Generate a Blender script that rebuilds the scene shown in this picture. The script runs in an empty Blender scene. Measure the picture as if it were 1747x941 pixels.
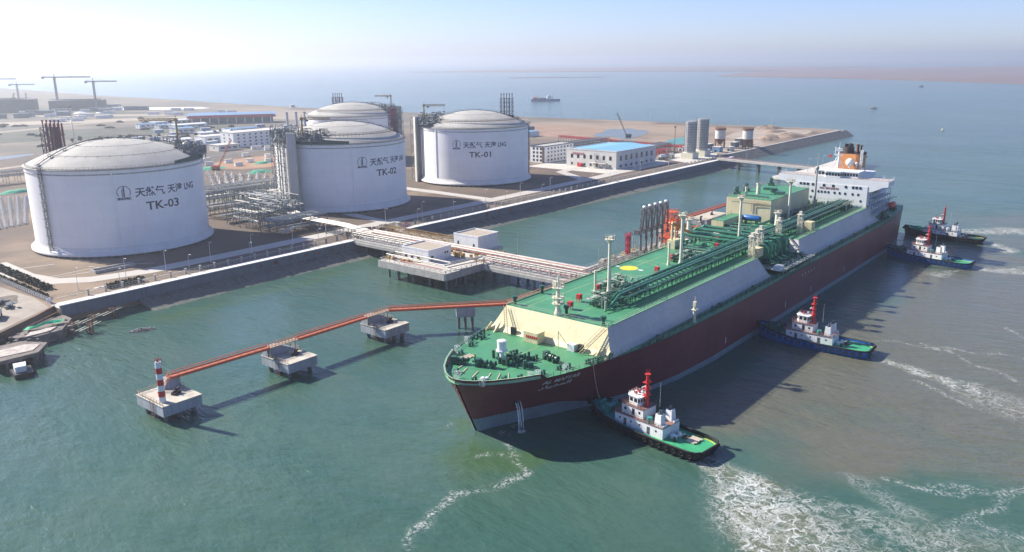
import bpy, math, random
from mathutils import Vector, Matrix
R = math.radians
random.seed(7)
sc = bpy.context.scene
COL = sc.collection
# ------------------------------------------------------------------ camera
cam_d = bpy.data.cameras.new('camera'); cam = bpy.data.objects.new('camera', cam_d); COL.objects.link(cam)
_th, _a, _roll = math.atan((470.5-101.7)/1391.27), 0.0, -0.00873
_a = math.atan((2051-873.5)*math.cos(_th)/1391.27)
_fw = Vector((math.cos(_a)*math.cos(_th), math.sin(_a)*math.cos(_th), -math.sin(_th)))
_r = Vector((math.sin(_a), -math.cos(_a), 0)); _u = _r.cross(_fw)
_c, _s = math.cos(_roll), math.sin(_roll)
_r, _u = _r*_c+_u*_s, _u*_c-_r*_s
M3 = Matrix((_r, _u, -_fw)).transposed()
cam.matrix_world = Matrix.Translation((0, 0, 95.44)) @ M3.to_4x4()
cam_d.sensor_width = 36; cam_d.lens = 1391.27/1747*36
cam_d.clip_start = 1; cam_d.clip_end = 60000
sc.camera = cam
# ------------------------------------------------------------------ light
SUN_AZ, SUN_EL = 105.0, 35.0          # azimuth counter-clockwise from +X
world = bpy.data.worlds.new('World'); sc.world = world; world.use_nodes = True
wn = world.node_tree.nodes; wl = world.node_tree.links
bg = wn['Background']; sky = wn.new('ShaderNodeTexSky'); sky.sky_type = 'NISHITA'; sky.sun_disc = False
sky.sun_elevation = R(SUN_EL); sky.sun_rotation = R(90-SUN_AZ)
sky.air_density = 0.8; sky.dust_density = 0.5; sky.ozone_density = 2.5; sky.altitude = 50
tint = wn.new('ShaderNodeMix'); tint.data_type = 'RGBA'; tint.blend_type = 'MULTIPLY'; tint.inputs[0].default_value = 1; tint.inputs[7].default_value = (.90, .92, 1.22, 1)
wl.new(sky.outputs[0], tint.inputs[6]); wl.new(tint.outputs[2], bg.inputs[0]); bg.inputs[1].default_value = 0.08
sd = bpy.data.lights.new('sun', 'SUN'); so = bpy.data.objects.new('sun', sd); COL.objects.link(so)
sd.energy = 5.0; sd.angle = R(0.6); sd.color = (1.0, 0.93, 0.82)
_d = Vector((math.cos(R(SUN_AZ))*math.cos(R(SUN_EL)), math.sin(R(SUN_AZ))*math.cos(R(SUN_EL)), math.sin(R(SUN_EL))))
so.rotation_euler = _d.to_track_quat('Z', 'Y').to_euler(); so.location = _d*3000
sc.view_settings.view_transform = 'Standard'; sc.view_settings.look = 'None'
sc.view_settings.exposure = 0.95; sc.view_settings.gamma = 1; sc.view_settings.use_curve_mapping = False
sc.cycles.volume_bounces = 0; sc.cycles.max_bounces = 5; sc.cycles.diffuse_bounces = 2
sc.cycles.glossy_bounces = 3; sc.cycles.caustics_reflective = False; sc.cycles.caustics_refractive = False
try: sc.cycles.use_denoising = True
except Exception: pass

# ------------------------------------------------------------------ materials
MATS = {}
def mat(name, col, rough=0.6, var=0.12, scale=0.5, metal=0.0, streak=0.0, col2=None, sx=1, sy=1, sz=1, bump=0.0, spec=0.5, plates=None):
    """paint / concrete / soil: base colour with two scales of noise and optional vertical streaks"""
    if name in MATS: return MATS[name]
    m = bpy.data.materials.new(name); m.use_nodes = True; MATS[name] = m
    nt = m.node_tree; n = nt.nodes; l = nt.links; b = n['Principled BSDF']
    b.inputs['Roughness'].default_value = rough; b.inputs['Metallic'].default_value = metal
    b.inputs['Specular IOR Level'].default_value = spec
    tc = n.new('ShaderNodeTexCoord'); mp = n.new('ShaderNodeMapping'); l.new(tc.outputs['Object'], mp.inputs[0])
    mp.inputs['Scale'].default_value = (sx, sy, sz)
    nz = n.new('ShaderNodeTexNoise'); nz.inputs['Scale'].default_value = scale; nz.inputs['Detail'].default_value = 8
    nz.inputs['Roughness'].default_value = 0.65; l.new(mp.outputs[0], nz.inputs['Vector'])
    rp = n.new('ShaderNodeMapRange'); rp.inputs[1].default_value = 0.3; rp.inputs[2].default_value = 0.7
    l.new(nz.outputs['Fac'], rp.inputs[0])
    mx = n.new('ShaderNodeMix'); mx.data_type = 'RGBA'
    c2 = col2 or tuple(c*(1-2*var) for c in col)
    c1 = col if col2 else tuple(min(1, c*(1+var)) for c in col)
    mx.inputs[6].default_value = (*c2, 1); mx.inputs[7].default_value = (*c1, 1)
    l.new(rp.outputs[0], mx.inputs[0]); out = mx.outputs[2]
    if streak:
        m2 = n.new('ShaderNodeMapping'); l.new(tc.outputs['Object'], m2.inputs[0]); m2.inputs['Scale'].default_value = (1.2, 1.2, 0.05)
        n2 = n.new('ShaderNodeTexNoise'); n2.inputs['Scale'].default_value = 1.0; n2.inputs['Detail'].default_value = 5
        l.new(m2.outputs[0], n2.inputs['Vector'])
        r2 = n.new('ShaderNodeMapRange'); r2.inputs[1].default_value = 0.5; r2.inputs[2].default_value = 0.75; r2.inputs[4].default_value = streak
        l.new(n2.outputs['Fac'], r2.inputs[0])
        x2 = n.new('ShaderNodeMix'); x2.data_type = 'RGBA'; l.new(r2.outputs[0], x2.inputs[0]); l.new(out, x2.inputs[6])
        x2.inputs[7].default_value = (*[c*q for c, q in zip(col, (0.5, 0.4, 0.32))], 1); out = x2.outputs[2]
    if plates:                                       # welded plates / pour panels: slight tone steps and dirty seams
        ax, pw, ph, amt = plates; sp = n.new('ShaderNodeSeparateXYZ'); l.new(tc.outputs['Object'], sp.inputs[0]); cb = n.new('ShaderNodeCombineXYZ')
        if ax == 'cyl':
            at = n.new('ShaderNodeMath'); at.operation = 'ARCTAN2'; l.new(sp.outputs[1], at.inputs[0]); l.new(sp.outputs[0], at.inputs[1])
            mu = n.new('ShaderNodeMath'); mu.operation = 'MULTIPLY'; mu.inputs[1].default_value = 41.3; l.new(at.outputs[0], mu.inputs[0]); l.new(mu.outputs[0], cb.inputs[0]); l.new(sp.outputs[2], cb.inputs[1])
        else: l.new(sp.outputs[0], cb.inputs[0]); l.new(sp.outputs[2 if ax == 'xz' else 1], cb.inputs[1])
        bt = n.new('ShaderNodeTexBrick'); l.new(cb.outputs[0], bt.inputs['Vector']); bt.inputs['Scale'].default_value = 1; bt.inputs['Brick Width'].default_value = pw; bt.inputs['Row Height'].default_value = ph
        bt.inputs['Mortar Size'].default_value = .06; bt.inputs['Mortar Smooth'].default_value = .6; bt.inputs['Color1'].default_value = (1-amt,)*3+(1,); bt.inputs['Color2'].default_value = (1+amt*.5,)*3+(1,); bt.inputs['Mortar'].default_value = (1-3*amt,)*3+(1,)
        ml = n.new('ShaderNodeMix'); ml.data_type = 'RGBA'; ml.blend_type = 'MULTIPLY'; ml.inputs[0].default_value = 1; l.new(out, ml.inputs[6]); l.new(bt.outputs['Color'], ml.inputs[7]); out = ml.outputs[2]
    l.new(out, b.inputs['Base Color'])
    if bump:
        bp = n.new('ShaderNodeBump'); bp.inputs['Strength'].default_value = bump; bp.inputs['Distance'].default_value = 0.3
        l.new(nz.outputs['Fac'], bp.inputs['Height']); l.new(bp.outputs[0], b.inputs['Normal'])
    return m
WHITE = mat('white_paint', (.78, .79, .78), .45, .05, .8, streak=.25)
TANKW = mat('tank_white_paint', (.83, .83, .82), .55, .04, .05, streak=.10, bump=.05, plates=('cyl', 21.6, 4.0, .03))
DOME = mat('dome_concrete', (.45, .44, .40), .85, .12, .12, col2=(.34, .33, .295))
CONC = mat('concrete', (.42, .41, .38), .85, .14, .4, streak=.3)
CONCL = mat('pale_concrete', (.56, .53, .47), .85, .1, .25)
CONCD = mat('dark_wet_concrete', (.16, .17, .16), .7, .2, .6, streak=.4)
ROAD = mat('concrete_road', (.50, .47, .42), .85, .08, .06, col2=(.42, .39, .35))
STEEL = mat('galvanised_steel', (.42, .44, .45), .45, .15, .8, metal=.3)
DSTEEL = mat('dark_steel', (.10, .12, .13), .5, .25, .8)
BSTEEL = mat('blue_grey_steel', (.10, .145, .18), .5, .25, .5)
PIPEW = mat('silver_pipe_cladding', (.50, .48, .43), .5, .2, .4, metal=.2, streak=.3)
DECKG = mat('green_deck_paint', (.078, .29, .14), .48, .12, .12, col2=(.050, .215, .10), plates=('xy', 9, 3.2, .06))
MACHG = mat('dark_green_machinery_paint', (.028, .105, .072), .4, .25, .7)
PIPEG = mat('green_pipe_paint', (.02, .15, .095), .38, .2, .5)
RAILG = mat('pale_green_rail', (.30, .45, .30), .5, .1, .8)
CREAM = mat('cream_paint', (.68, .60, .36), .5, .06, .15, streak=.35)
CREAMP = mat('pale_cream_post', (.70, .67, .52), .5, .06, .5, streak=.3)
TRUNKG = mat('grey_trunk_paint', (.55, .53, .49), .5, .08, .06, streak=.3, plates=('xz', 9, 1.9, .04))
HULLR = mat('maroon_hull_paint', (.165, .036, .046), .45, .15, .08, streak=.4, plates=('xz', 12, 2.6, .07))
BOOT = mat('blue_grey_boot_paint', (.20, .26, .29), .5, .12, .15, streak=.3)
RED = mat('red_paint', (.55, .03, .025), .45, .1, .8)
REDD = mat('faded_red_paint', (.38, .05, .05), .55, .15, .6)
ORANGE = mat('orange_red_bridge_paint', (.58, .12, .05), .5, .1, .4, streak=.2)
FUNNEL = mat('orange_funnel_paint', (.72, .30, .10), .45, .08, .3, streak=.25)
BLACK = mat('black_paint', (.018, .018, .02), .5, .2, .8)
RUBBER = mat('black_rubber', (.012, .012, .012), .85, .2, 1)
BLUE = mat('blue_tank_paint', (.02, .13, .38), .35, .08, .6)
HBLUE = mat('blue_tug_paint', (.02, .15, .46), .4, .1, .4, streak=.15)
ROOFB = mat('blue_sheet_roof', (.20, .44, .62), .5, .05, .2, sy=8)
GLASS = mat('dark_window_glass', (.02, .025, .03), .1, .1, 1)
YELLOW = mat('yellow_paint', (.75, .60, .04), .5, .08, .5)
CRANEY = mat('weathered_yellow_crane_paint', (.34, .22, .05), .6, .2, .8)
RUST = mat('rusty_brown_paint', (.20, .085, .05), .75, .2, .6)
NET = mat('green_dust_netting', (.06, .38, .24), .9, .15, .4)
INK = mat('dark_blue_lettering', (.01, .035, .10), .6, .1, 1)
BINK = mat('black_lettering', (.02, .022, .03), .6, .1, 1)
SINK = mat('white_ship_lettering', (.6, .6, .58), .6, .1, 1)
SOIL2 = mat('orange_bare_soil', (.38, .22, .12), .95, .15, .03, col2=(.24, .145, .09), bump=.3)
SAND = mat('pale_sand', (.40, .34, .27), .95, .1, .05, col2=(.26, .21, .165), bump=.3)
SCRUB = mat('scrub_leaves', (.055, .06, .03), .9, .4, .8)
PLY = mat('pale_plank', (.55, .48, .38), .8, .2, .8)
TEAL = mat('teal_deck_machinery', (.05, .28, .25), .45, .15, .8)
TUGG = mat('bright_green_tug_deck', (.05, .36, .16), .5, .12, .5)
POND = mat('shallow_pond_water', (.15, .17, .155), .3, .1, .05)
CLOUDY = mat('white_foam', (.75, .77, .76), .9, .05, 1)
WALLP = mat('building_wall_paint', (.62, .61, .57), .7, .06, .2, streak=.15)

# ------------------------------------------------------------------ helpers
class MB:
    def __init__(s): s.v = []; s.f = []; s.m = []; s.sm = []
    def add(s, vs, fs, m=0, smooth=False):
        o = len(s.v); s.v.extend(vs); s.f.extend([tuple(i+o for i in f) for f in fs]); s.m.extend([m]*len(fs)); s.sm.extend([smooth]*len(fs)); return s
    def box(s, x0, y0, z0, x1, y1, z1, m=0):
        v = [(x0,y0,z0),(x1,y0,z0),(x1,y1,z0),(x0,y1,z0),(x0,y0,z1),(x1,y0,z1),(x1,y1,z1),(x0,y1,z1)]
        return s.add(v, [(0,3,2,1),(4,5,6,7),(0,1,5,4),(1,2,6,5),(2,3,7,6),(3,0,4,7)], m)
    def ob(s, cx, cy, z0, sx, sy, h, a=0, m=0, t=1.0):
        c, q = math.cos(a), math.sin(a); v = []
        for z, k in ((z0, 1), (z0+h, t)):
            for dx, dy in ((-sx/2,-sy/2),(sx/2,-sy/2),(sx/2,sy/2),(-sx/2,sy/2)):
                v.append((cx+(dx*c-dy*q)*k, cy+(dx*q+dy*c)*k, z))
        return s.add(v, [(0,3,2,1),(4,5,6,7),(0,1,5,4),(1,2,6,5),(2,3,7,6),(3,0,4,7)], m)
    def bar(s, p, q, r, n=4, m=0, r2=None, smooth=None):
        p, q = Vector(p), Vector(q); d = q-p
        if d.length < 1e-6: return s
        d.normalize(); a = Vector((0,0,1)) if abs(d.z) < .9 else Vector((1,0,0))
        u = d.cross(a).normalized(); w = d.cross(u); r2 = r if r2 is None else r2; v = []
        for c, rr in ((p, r), (q, r2)):
            for i in range(n):
                t = 2*math.pi*(i+.5)/n; v.append(tuple(c+u*(math.cos(t)*rr)+w*(math.sin(t)*rr)))
        fs = [(i, (i+1) % n, n+(i+1) % n, n+i) for i in range(n)]
        fs = [tuple(reversed(f)) for f in fs]
        o = len(s.f); s.add(v, fs, m, n > 5 if smooth is None else smooth)
        return s.add(v, [tuple(range(n)), tuple(range(2*n-1, n-1, -1))], m)
    def path(s, pts, r, n=6, m=0):
        for a, b in zip(pts, pts[1:]): s.bar(a, b, r, n, m)
        return s
    def cyl(s, cx, cy, z0, z1, r0, r1=None, n=16, m=0):
        return s.bar((cx,cy,z0), (cx,cy,z1), r0, n, m, r0 if r1 is None else r1)
    def prism(s, poly, z0, z1, m=0, mt=None, top=None):
        n = len(poly); tp = top or poly
        v = [(x,y,z0) for x, y in poly]+[(x,y,z1) for x, y in tp]
        ar = sum(poly[i][0]*poly[(i+1)%n][1]-poly[(i+1)%n][0]*poly[i][1] for i in range(n))
        sd_ = [(i, (i+1) % n, n+(i+1) % n, n+i) for i in range(n)]; b = [tuple(range(n-1, -1, -1))]; t = [tuple(range(n, 2*n))]
        if ar < 0: sd_ = [tuple(reversed(f)) for f in sd_]; b = [tuple(range(n))]; t = [tuple(range(2*n-1, n-1, -1))]
        s.add(v, sd_+b, m); s.add(v, t, m if mt is None else mt); return s
    def lathe(s, prof, n=32, cx=0, cy=0, m=0, smooth=True, a0=0, a1=2*math.pi):
        full = abs(a1-a0-2*math.pi) < 1e-6; k = n if full else n+1; v = []
        for r, z in prof:
            for i in range(k):
                t = a0+(a1-a0)*i/n; v.append((cx+r*math.cos(t), cy+r*math.sin(t), z))
        fs = []
        for j in range(len(prof)-1):
            for i in range(n):
                i2 = (i+1) % k; fs.append((j*k+i, j*k+i2, (j+1)*k+i2, (j+1)*k+i))
        return s.add(v, fs, m, smooth)
    def ball(s, c, r, n=12, m=0, zs=1.0):
        pr = [(max(1e-3, r*math.cos(R(a))), c[2]+r*zs*math.sin(R(a))) for a in range(-90, 91, 18)]
        return s.lathe(pr, n, c[0], c[1], m)
    def rail(s, pts, h=1.1, step=2.0, r=.05, m=0, rows=2):
        for a, b in zip(pts, pts[1:]):
            a, b = Vector(a), Vector(b); L = (b-a).length; k = max(1, round(L/step))
            for i in range(k+1):
                p = a.lerp(b, i/k); s.bar(p, p+Vector((0,0,h)), r, 4, m)
            for j in range(rows):
                z = Vector((0,0,h*(j+1)/rows)); s.bar(a+z, b+z, r*.8, 4, m)
        return s
    def truss(s, p, q, w, h, bay, r, m=0):
        """box lattice from p to q, section w wide (horizontal) by h tall (or square if vertical)"""
        p, q = Vector(p), Vector(q); d = (q-p); L = d.length; d.normalize()
        a = Vector((0,0,1)) if abs(d.z) < .9 else Vector((1,0,0))
        u = d.cross(a).normalized()*w/2; v = u.cross(d).normalized()*h/2
        cs = [u+v, u-v, -u-v, -u+v]
        for c in cs: s.bar(p+c, q+c, r*1.3, 4, m)
        k = max(1, round(L/bay))
        for i in range(k+1):
            a_ = p.lerp(q, i/k)
            for j in range(4): s.bar(a_+cs[j], a_+cs[(j+1) % 4], r, 4, m)
            if i < k:
                b_ = p.lerp(q, (i+1)/k)
                for j in range(4):
                    if (i+j) % 2: s.bar(a_+cs[j], b_+cs[(j+1) % 4], r, 4, m)
                    else: s.bar(a_+cs[(j+1) % 4], b_+cs[j], r, 4, m)
        return s
    def build(s, name, mats, parent=None, loc=None, rz=None):
        me = bpy.data.meshes.new(name); me.from_pydata(s.v, [], s.f)
        mats = mats if isinstance(mats, (list, tuple)) else [mats]
        for x in mats: me.materials.append(x)
        me.polygons.foreach_set('material_index', s.m); me.polygons.foreach_set('use_smooth', s.sm); me.update()
        o = bpy.data.objects.new(name, me); COL.objects.link(o)
        if parent is not None: o.parent = parent
        if loc: o.location = loc
        if rz is not None: o.rotation_euler = (0, 0, rz)
        return o
def tag(o, label=None, cat=None, group=None, kind=None):
    if label: o['label'] = label
    if cat: o['category'] = cat
    if group: o['group'] = group
    if kind: o['kind'] = kind
    return o
def thing(name, label, cat, loc=(0,0,0), rz=0, group=None):
    o = bpy.data.objects.new(name, None); COL.objects.link(o); o.location = loc; o.rotation_euler = (0,0,rz)
    o.empty_display_size = 2
    return tag(o, label, cat, group)
def copy_tree(root, loc, rz=None, label=None):
    kids = {}
    for o in bpy.data.objects:
        if o.parent: kids.setdefault(o.parent.name, []).append(o)
    def rec(o, par):
        c = o.copy(); COL.objects.link(c)
        if par is not None: c.parent = par
        for ch in kids.get(o.name, []): rec(ch, c)
        return c
    r = rec(root, None); r.location = loc
    if rz is not None: r.rotation_euler = (0,0,rz)
    if label: r['label'] = label
    return r
def structure(name, mb, m): return tag(mb.build(name, m), kind='structure')
def sheet(name, pts, z, m, label=None, kind='structure'):
    b = MB(); n = len(pts); b.add([(x,y,z) for x, y in pts], [tuple(range(n)) if sum(pts[i][0]*pts[(i+1)%n][1]-pts[(i+1)%n][0]*pts[i][1] for i in range(n)) > 0 else tuple(range(n-1,-1,-1))])
    return tag(b.build(name, m), label=label, kind=kind)
def blob(cx, cy, rx, ry, a=0, n=40, j=.18, seed=1):
    rd = random.Random(seed); ph = [(rd.uniform(0, 6.28), rd.uniform(.3, 1)/k, k) for k in range(2, 8)]; out = []
    for i in range(n):
        t = 2*math.pi*i/n; q = 1+j*sum(w*math.sin(k*t+p) for p, w, k in ph)
        x, y = rx*q*math.cos(t), ry*q*math.sin(t); out.append((cx+x*math.cos(a)-y*math.sin(a), cy+x*math.sin(a)+y*math.cos(a)))
    return out
def strip(pts, w):
    """outline of a road along a centre line"""
    L, Q = [], []
    for i, p in enumerate(pts):
        a = Vector(pts[max(0, i-1)]); b = Vector(pts[min(len(pts)-1, i+1)]); d = (b-a).normalized(); n = Vector((-d.y, d.x))*w/2
        L.append(tuple(Vector(p)+n)); Q.append(tuple(Vector(p)-n))
    b = MB(); n = len(pts)
    return L, Q
def road(name, pts, w, z, m):
    L, Q = strip(pts, w); b = MB(); n = len(pts)
    b.add([(x,y,z) for x, y in L]+[(x,y,z) for x, y in Q], [(n+i, n+i+1, i+1, i) for i in range(n-1)])
    return tag(b.build(name, m), kind='structure')
def text_mesh(body, size, extr=.03, bold=0.0):
    cu = bpy.data.curves.new('lettering', 'FONT'); cu.body = body; cu.size = size; cu.extrude = extr; cu.offset = bold
    cu.align_x = 'CENTER'; cu.align_y = 'CENTER'; cu.resolution_u = 2
    o = bpy.data.objects.new('lettering', cu); me = bpy.data.meshes.new_from_object(o)
    bpy.data.objects.remove(o); bpy.data.curves.remove(cu)
    return me

# ------------------------------------------------------------------ water
def water_material():
    m = bpy.data.materials.new('harbour_water'); m.use_nodes = True; nt = m.node_tree; n = nt.nodes; l = nt.links
    b = n['Principled BSDF']
    geo = n.new('ShaderNodeNewGeometry'); P = geo.outputs['Position']
    def math_(op, a, c=None, d=None, clamp=False):
        x = n.new('ShaderNodeMath'); x.operation = op; x.use_clamp = clamp
        for i, q in enumerate((a, c, d)):
            if q is None: continue
            if isinstance(q, (int, float)): x.inputs[i].default_value = q
            else: l.new(q, x.inputs[i])
        return x.outputs[0]
    def vmath(op, a, c=None):
        x = n.new('ShaderNodeVectorMath'); x.operation = op
        for i, q in enumerate((a, c)):
            if q is None: continue
            if isinstance(q, (tuple, list)): x.inputs[i].default_value = q
            else: l.new(q, x.inputs[i])
        return x
    def noise(scale, detail=6, rough=.6, vec=None, sc_=(1,1,1), rot=0, dist=0.0, typ='FBM'):
        mp = n.new('ShaderNodeMapping'); l.new(vec or P, mp.inputs[0]); mp.inputs['Scale'].default_value = sc_; mp.inputs['Rotation'].default_value = (0,0,rot)
        x = n.new('ShaderNodeTexNoise'); x.noise_type = typ; x.inputs['Scale'].default_value = scale; x.inputs['Detail'].default_value = detail
        x.inputs['Roughness'].default_value = rough; x.inputs['Distortion'].default_value = dist; l.new(mp.outputs[0], x.inputs['Vector']); return x
    def remap(v, a, c, d=0.0, e=1.0):
        x = n.new('ShaderNodeMapRange'); x.interpolation_type = 'SMOOTHSTEP'; l.new(v, x.inputs[0])
        for i, q in enumerate((a, c, d, e)): x.inputs[i+1].default_value = q
        return x.outputs[0]
    def warp(scale, amt, vec=None):
        nz = noise(scale, 4, .6, vec); s_ = vmath('SUBTRACT', nz.outputs['Color'], (.5,.5,.5))
        k = n.new('ShaderNodeVectorMath'); k.operation = 'SCALE'; l.new(s_.outputs[0], k.inputs[0]); k.inputs['Scale'].default_value = amt
        k2 = vmath('MULTIPLY', k.outputs[0], (1,1,0)); return vmath('ADD', vec or P, k2.outputs[0]).outputs[0]
    def attr(name):
        x = n.new('ShaderNodeAttribute'); x.attribute_name = name; return x.outputs['Fac']
    def mixc(f, a, c):
        x = n.new('ShaderNodeMix'); x.data_type = 'RGBA'; l.new(f, x.inputs[0])
        for i, q in ((6, a), (7, c)):
            if isinstance(q, tuple): x.inputs[i].default_value = (*q, 1)
            else: l.new(q, x.inputs[i])
        return x.outputs[2]
    def mx(a, c): return math_('MAXIMUM', a, c)
    big = noise(.006, 5, .6); col = mixc(remap(big.outputs['Fac'], .35, .65), (.046, .098, .073), (.064, .122, .088))
    pat = noise(.045, 5, .6, sc_=(1, .45, 1), rot=.6); col = mixc(math_('MULTIPLY', remap(pat.outputs['Fac'], .42, .62), .35), col, (.020, .085, .066))
    bn = noise(.05, 6, .65, sc_=(1, .5, 1), rot=-.4)
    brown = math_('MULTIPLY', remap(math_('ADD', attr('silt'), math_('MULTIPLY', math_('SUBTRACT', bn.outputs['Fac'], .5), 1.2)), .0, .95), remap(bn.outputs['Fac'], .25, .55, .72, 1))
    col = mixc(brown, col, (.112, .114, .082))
    col = mixc(attr('shoal'), col, (.06, .11, .04))
    # foam: lacy cells and ridges, dense near the propellers and thinning outwards
    wv = warp(.20, 4.5)
    vo = n.new('ShaderNodeTexVoronoi'); vo.feature = 'DISTANCE_TO_EDGE'; vo.inputs['Scale'].default_value = .34; l.new(wv, vo.inputs['Vector'])
    r1 = noise(.42, 9, .72, wv, dist=.8)
    rid = math_('MULTIPLY', math_('SUBTRACT', 1.0, math_('MULTIPLY', math_('ABSOLUTE', math_('SUBTRACT', r1.outputs['Fac'], .5)), 22), clamp=True), remap(noise(.11, 5, .6).outputs['Fac'], .36, .6))
    fine = noise(1.6, 8, .75)
    dens = attr('foam')
    r3 = noise(.62, 7, .62, wv, dist=1.0)
    rid2 = math_('MULTIPLY', math_('SUBTRACT', 1.0, math_('MULTIPLY', math_('ABSOLUTE', math_('SUBTRACT', r3.outputs['Fac'], .5)), 20), clamp=True), remap(r1.outputs['Fac'], .42, .58))
    lace = mx(math_('MULTIPLY', math_('MULTIPLY', remap(vo.outputs['Distance'], .085, 0.0), .8), remap(r1.outputs['Fac'], .38, .56)), mx(rid, math_('MULTIPLY', rid2, .6)))
    lace = math_('MULTIPLY', lace, remap(fine.outputs['Fac'], .30, .52, .25, 1))
    foam = math_('MULTIPLY', dens, lace)
    foam = mx(foam, math_('MULTIPLY', remap(dens, .9, 2.0), remap(noise(.35, 9, .75, dist=1.5).outputs['Fac'], .53, .68)))
    foam = math_('MULTIPLY', foam, remap(noise(.09, 5, .65).outputs['Fac'], .32, .56, .35, 1))
    foam = mx(foam, math_('MULTIPLY', math_('MULTIPLY', math_('MULTIPLY', attr('foam_line'), .75), remap(noise(.5, 8, .7, dist=1.5).outputs['Fac'], .44, .60)), remap(fine.outputs['Fac'], .40, .56)))
    foam = math_('MINIMUM', foam, .95)
    col = mixc(math_('MULTIPLY', remap(dens, .25, 1.3), remap(noise(.06, 5, .65, dist=1.0).outputs['Fac'], .38, .62, .15, .8)), col, (.135, .14, .085))
    col = mixc(math_('MULTIPLY', remap(dens, .7, 1.7), remap(noise(.2, 8, .7, dist=1.2).outputs['Fac'], .48, .66, 0, .5)), col, (.27, .30, .22))
    col = mixc(foam, col, (.58, .60, .58)); l.new(col, b.inputs['Base Color'])
    b.inputs['IOR'].default_value = 1.33; b.inputs['Specular IOR Level'].default_value = .5
    l.new(math_('MULTIPLY_ADD', foam, .5, .17), b.inputs['Roughness'])
    # --- waves: wind ripples on a longer chop
    w1 = noise(.9, 4, .6, sc_=(1, .5, 1), rot=.45); w2 = noise(.28, 4, .55, sc_=(1, .42, 1), rot=.75); w3 = noise(.06, 3, .5, sc_=(1, .5, 1), rot=.3)
    hgt = math_('ADD', math_('MULTIPLY', w1.outputs['Fac'], .34), math_('ADD', math_('MULTIPLY', w2.outputs['Fac'], 1.15), math_('MULTIPLY', w3.outputs['Fac'], 1.6)))
    hgt = math_('ADD', hgt, math_('MULTIPLY', foam, .25))
    wind = remap(noise(.012, 4, .6, sc_=(1, .35, 1), rot=.9).outputs['Fac'], .35, .65, .45, 1)
    bp = n.new('ShaderNodeBump'); l.new(math_('MULTIPLY', wind, .8), bp.inputs['Strength']); bp.inputs['Distance'].default_value = 1.0
    l.new(hgt, bp.inputs['Height']); l.new(bp.outputs[0], b.inputs['Normal'])
    return m
WATER = water_material()
import numpy as np
def water_mesh():
    """one sheet: fine grid where tugs churn the water, coarse beyond; foam and silt densities kept as point attributes"""
    S = 22000
    xs = np.concatenate([[-S, -3000, -500, 0], np.arange(90, 350, 1.0), np.arange(350, 600, 2.0), [620, 1000, 3000, 8000, S]])
    ys = np.concatenate([[-S, -3000, -400, -60], np.arange(-12, 150, 1.0), np.arange(150, 340, 4.0), [400, 1000, 3000, 8000, S]])
    X, Y = np.meshgrid(xs, ys, indexing='ij'); nx, ny = X.shape
    rng = np.random.RandomState(5)
    def wob(X, Y, lam, amp, seed):
        r = np.random.RandomState(seed); o = np.zeros_like(X)
        for k in range(9):
            L = lam*(.35+r.rand()*1.3); a = r.rand()*6.28; o += np.sin(2*np.pi*(X*np.cos(a)+Y*np.sin(a))/L+r.rand()*6.28)*L/lam
        return o*amp/3
    def seg(p0, p1, w0, w1, soft, wl, wa, seed=1):
        x = X+wob(X, Y, wl, wa, seed); y = Y+wob(X, Y, wl, wa, seed+7)
        dx, dy = p1[0]-p0[0], p1[1]-p0[1]; t = np.clip(((x-p0[0])*dx+(y-p0[1])*dy)/(dx*dx+dy*dy), 0, 1)
        q = np.hypot(x-p0[0]-t*dx, y-p0[1]-t*dy)/(w0+(w1-w0)*t); u = np.clip((1-q)/soft, 0, 1); return u*u*(3-2*u)
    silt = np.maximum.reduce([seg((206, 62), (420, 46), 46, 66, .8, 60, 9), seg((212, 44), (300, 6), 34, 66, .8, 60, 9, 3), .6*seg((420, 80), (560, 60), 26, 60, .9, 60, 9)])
    shoal = np.maximum.reduce([.6*seg((138, 122), (142, 116), 15, 10, .6, 25, 3), .8*seg((145.5, 136), (150, 140), 2.5, 4.5, .9, 9, .5), .55*seg((150, 293), (235, 297), 9, 7, .9, 30, 2)])
    WK = [((172.5, 80), (163, 66), 5.5, 10, 2.2), ((270.3, 70), (266, 54), 4, 6, 1.9), ((172, 79), (149, 48), 5.5, 21, 1.5), ((149, 48), (128, 22), 21, 30, 1.35), ((162, 58), (170, 14), 7, 15, .75), ((185, 44), (158, 10), 6, 12, .5), ((271, 68), (262, 38), 3, 7, 1.5), ((262, 38), (244, 14), 7, 11, .75),
          ((418, 68), (430, 40), 4.5, 12, 1.9), ((482, 73), (470, 58), 3.5, 7, 1.8), ((510, 90), (528, 60), 8, 17, 1.8), ((408, 72), (396, 76), 2, 6, .9), ((430, 40), (400, 10), 12, 20, .5)]
    foam = np.maximum.reduce([k*seg(a, c, w0, w1, .9, 26, 2.2, 11) for a, c, w0, w1, k in WK])
    LN = [((99, 108), (108, 113), 1.6), ((108, 113), (121.4, 116), 1.5), ((121.4, 116), (131, 110.2), 1.4), ((131, 110.2), (139, 110), 1.9), ((139, 110), (147, 122), 1.2),
          ((137, 124), (144, 117), 1.2), ((188, 41), (190, 27), 1.6), ((190, 27), (203, 15), 1.7), ((192, 32), (201, 12), 1.5), ((150, 30), (196, 18), 1.6),
          ((288, 71), (299, 30), 1.2), ((295, 58), (271, 22), 1.4), ((256, 52), (244, 30), 1.5), ((300, 12), (330, 40), 1.2), ((181, 22), (176, 2), 1.8)]
    line = np.maximum.reduce([seg(a, c, w, w*1.2, .95, 11, .9, 21) for a, c, w in LN]+[.95*seg(c, (c[0]+1, c[1]+.6), r, r, .9, 6, .3) for c, r in (((151.8, 126.8), 2.6), ((146, 141.5), 1.6), ((135.3, 109.6), 1.8), ((156, 127.5), 1.6))])
    me = bpy.data.meshes.new('water'); idx = np.arange(nx*ny).reshape(nx, ny)
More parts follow.
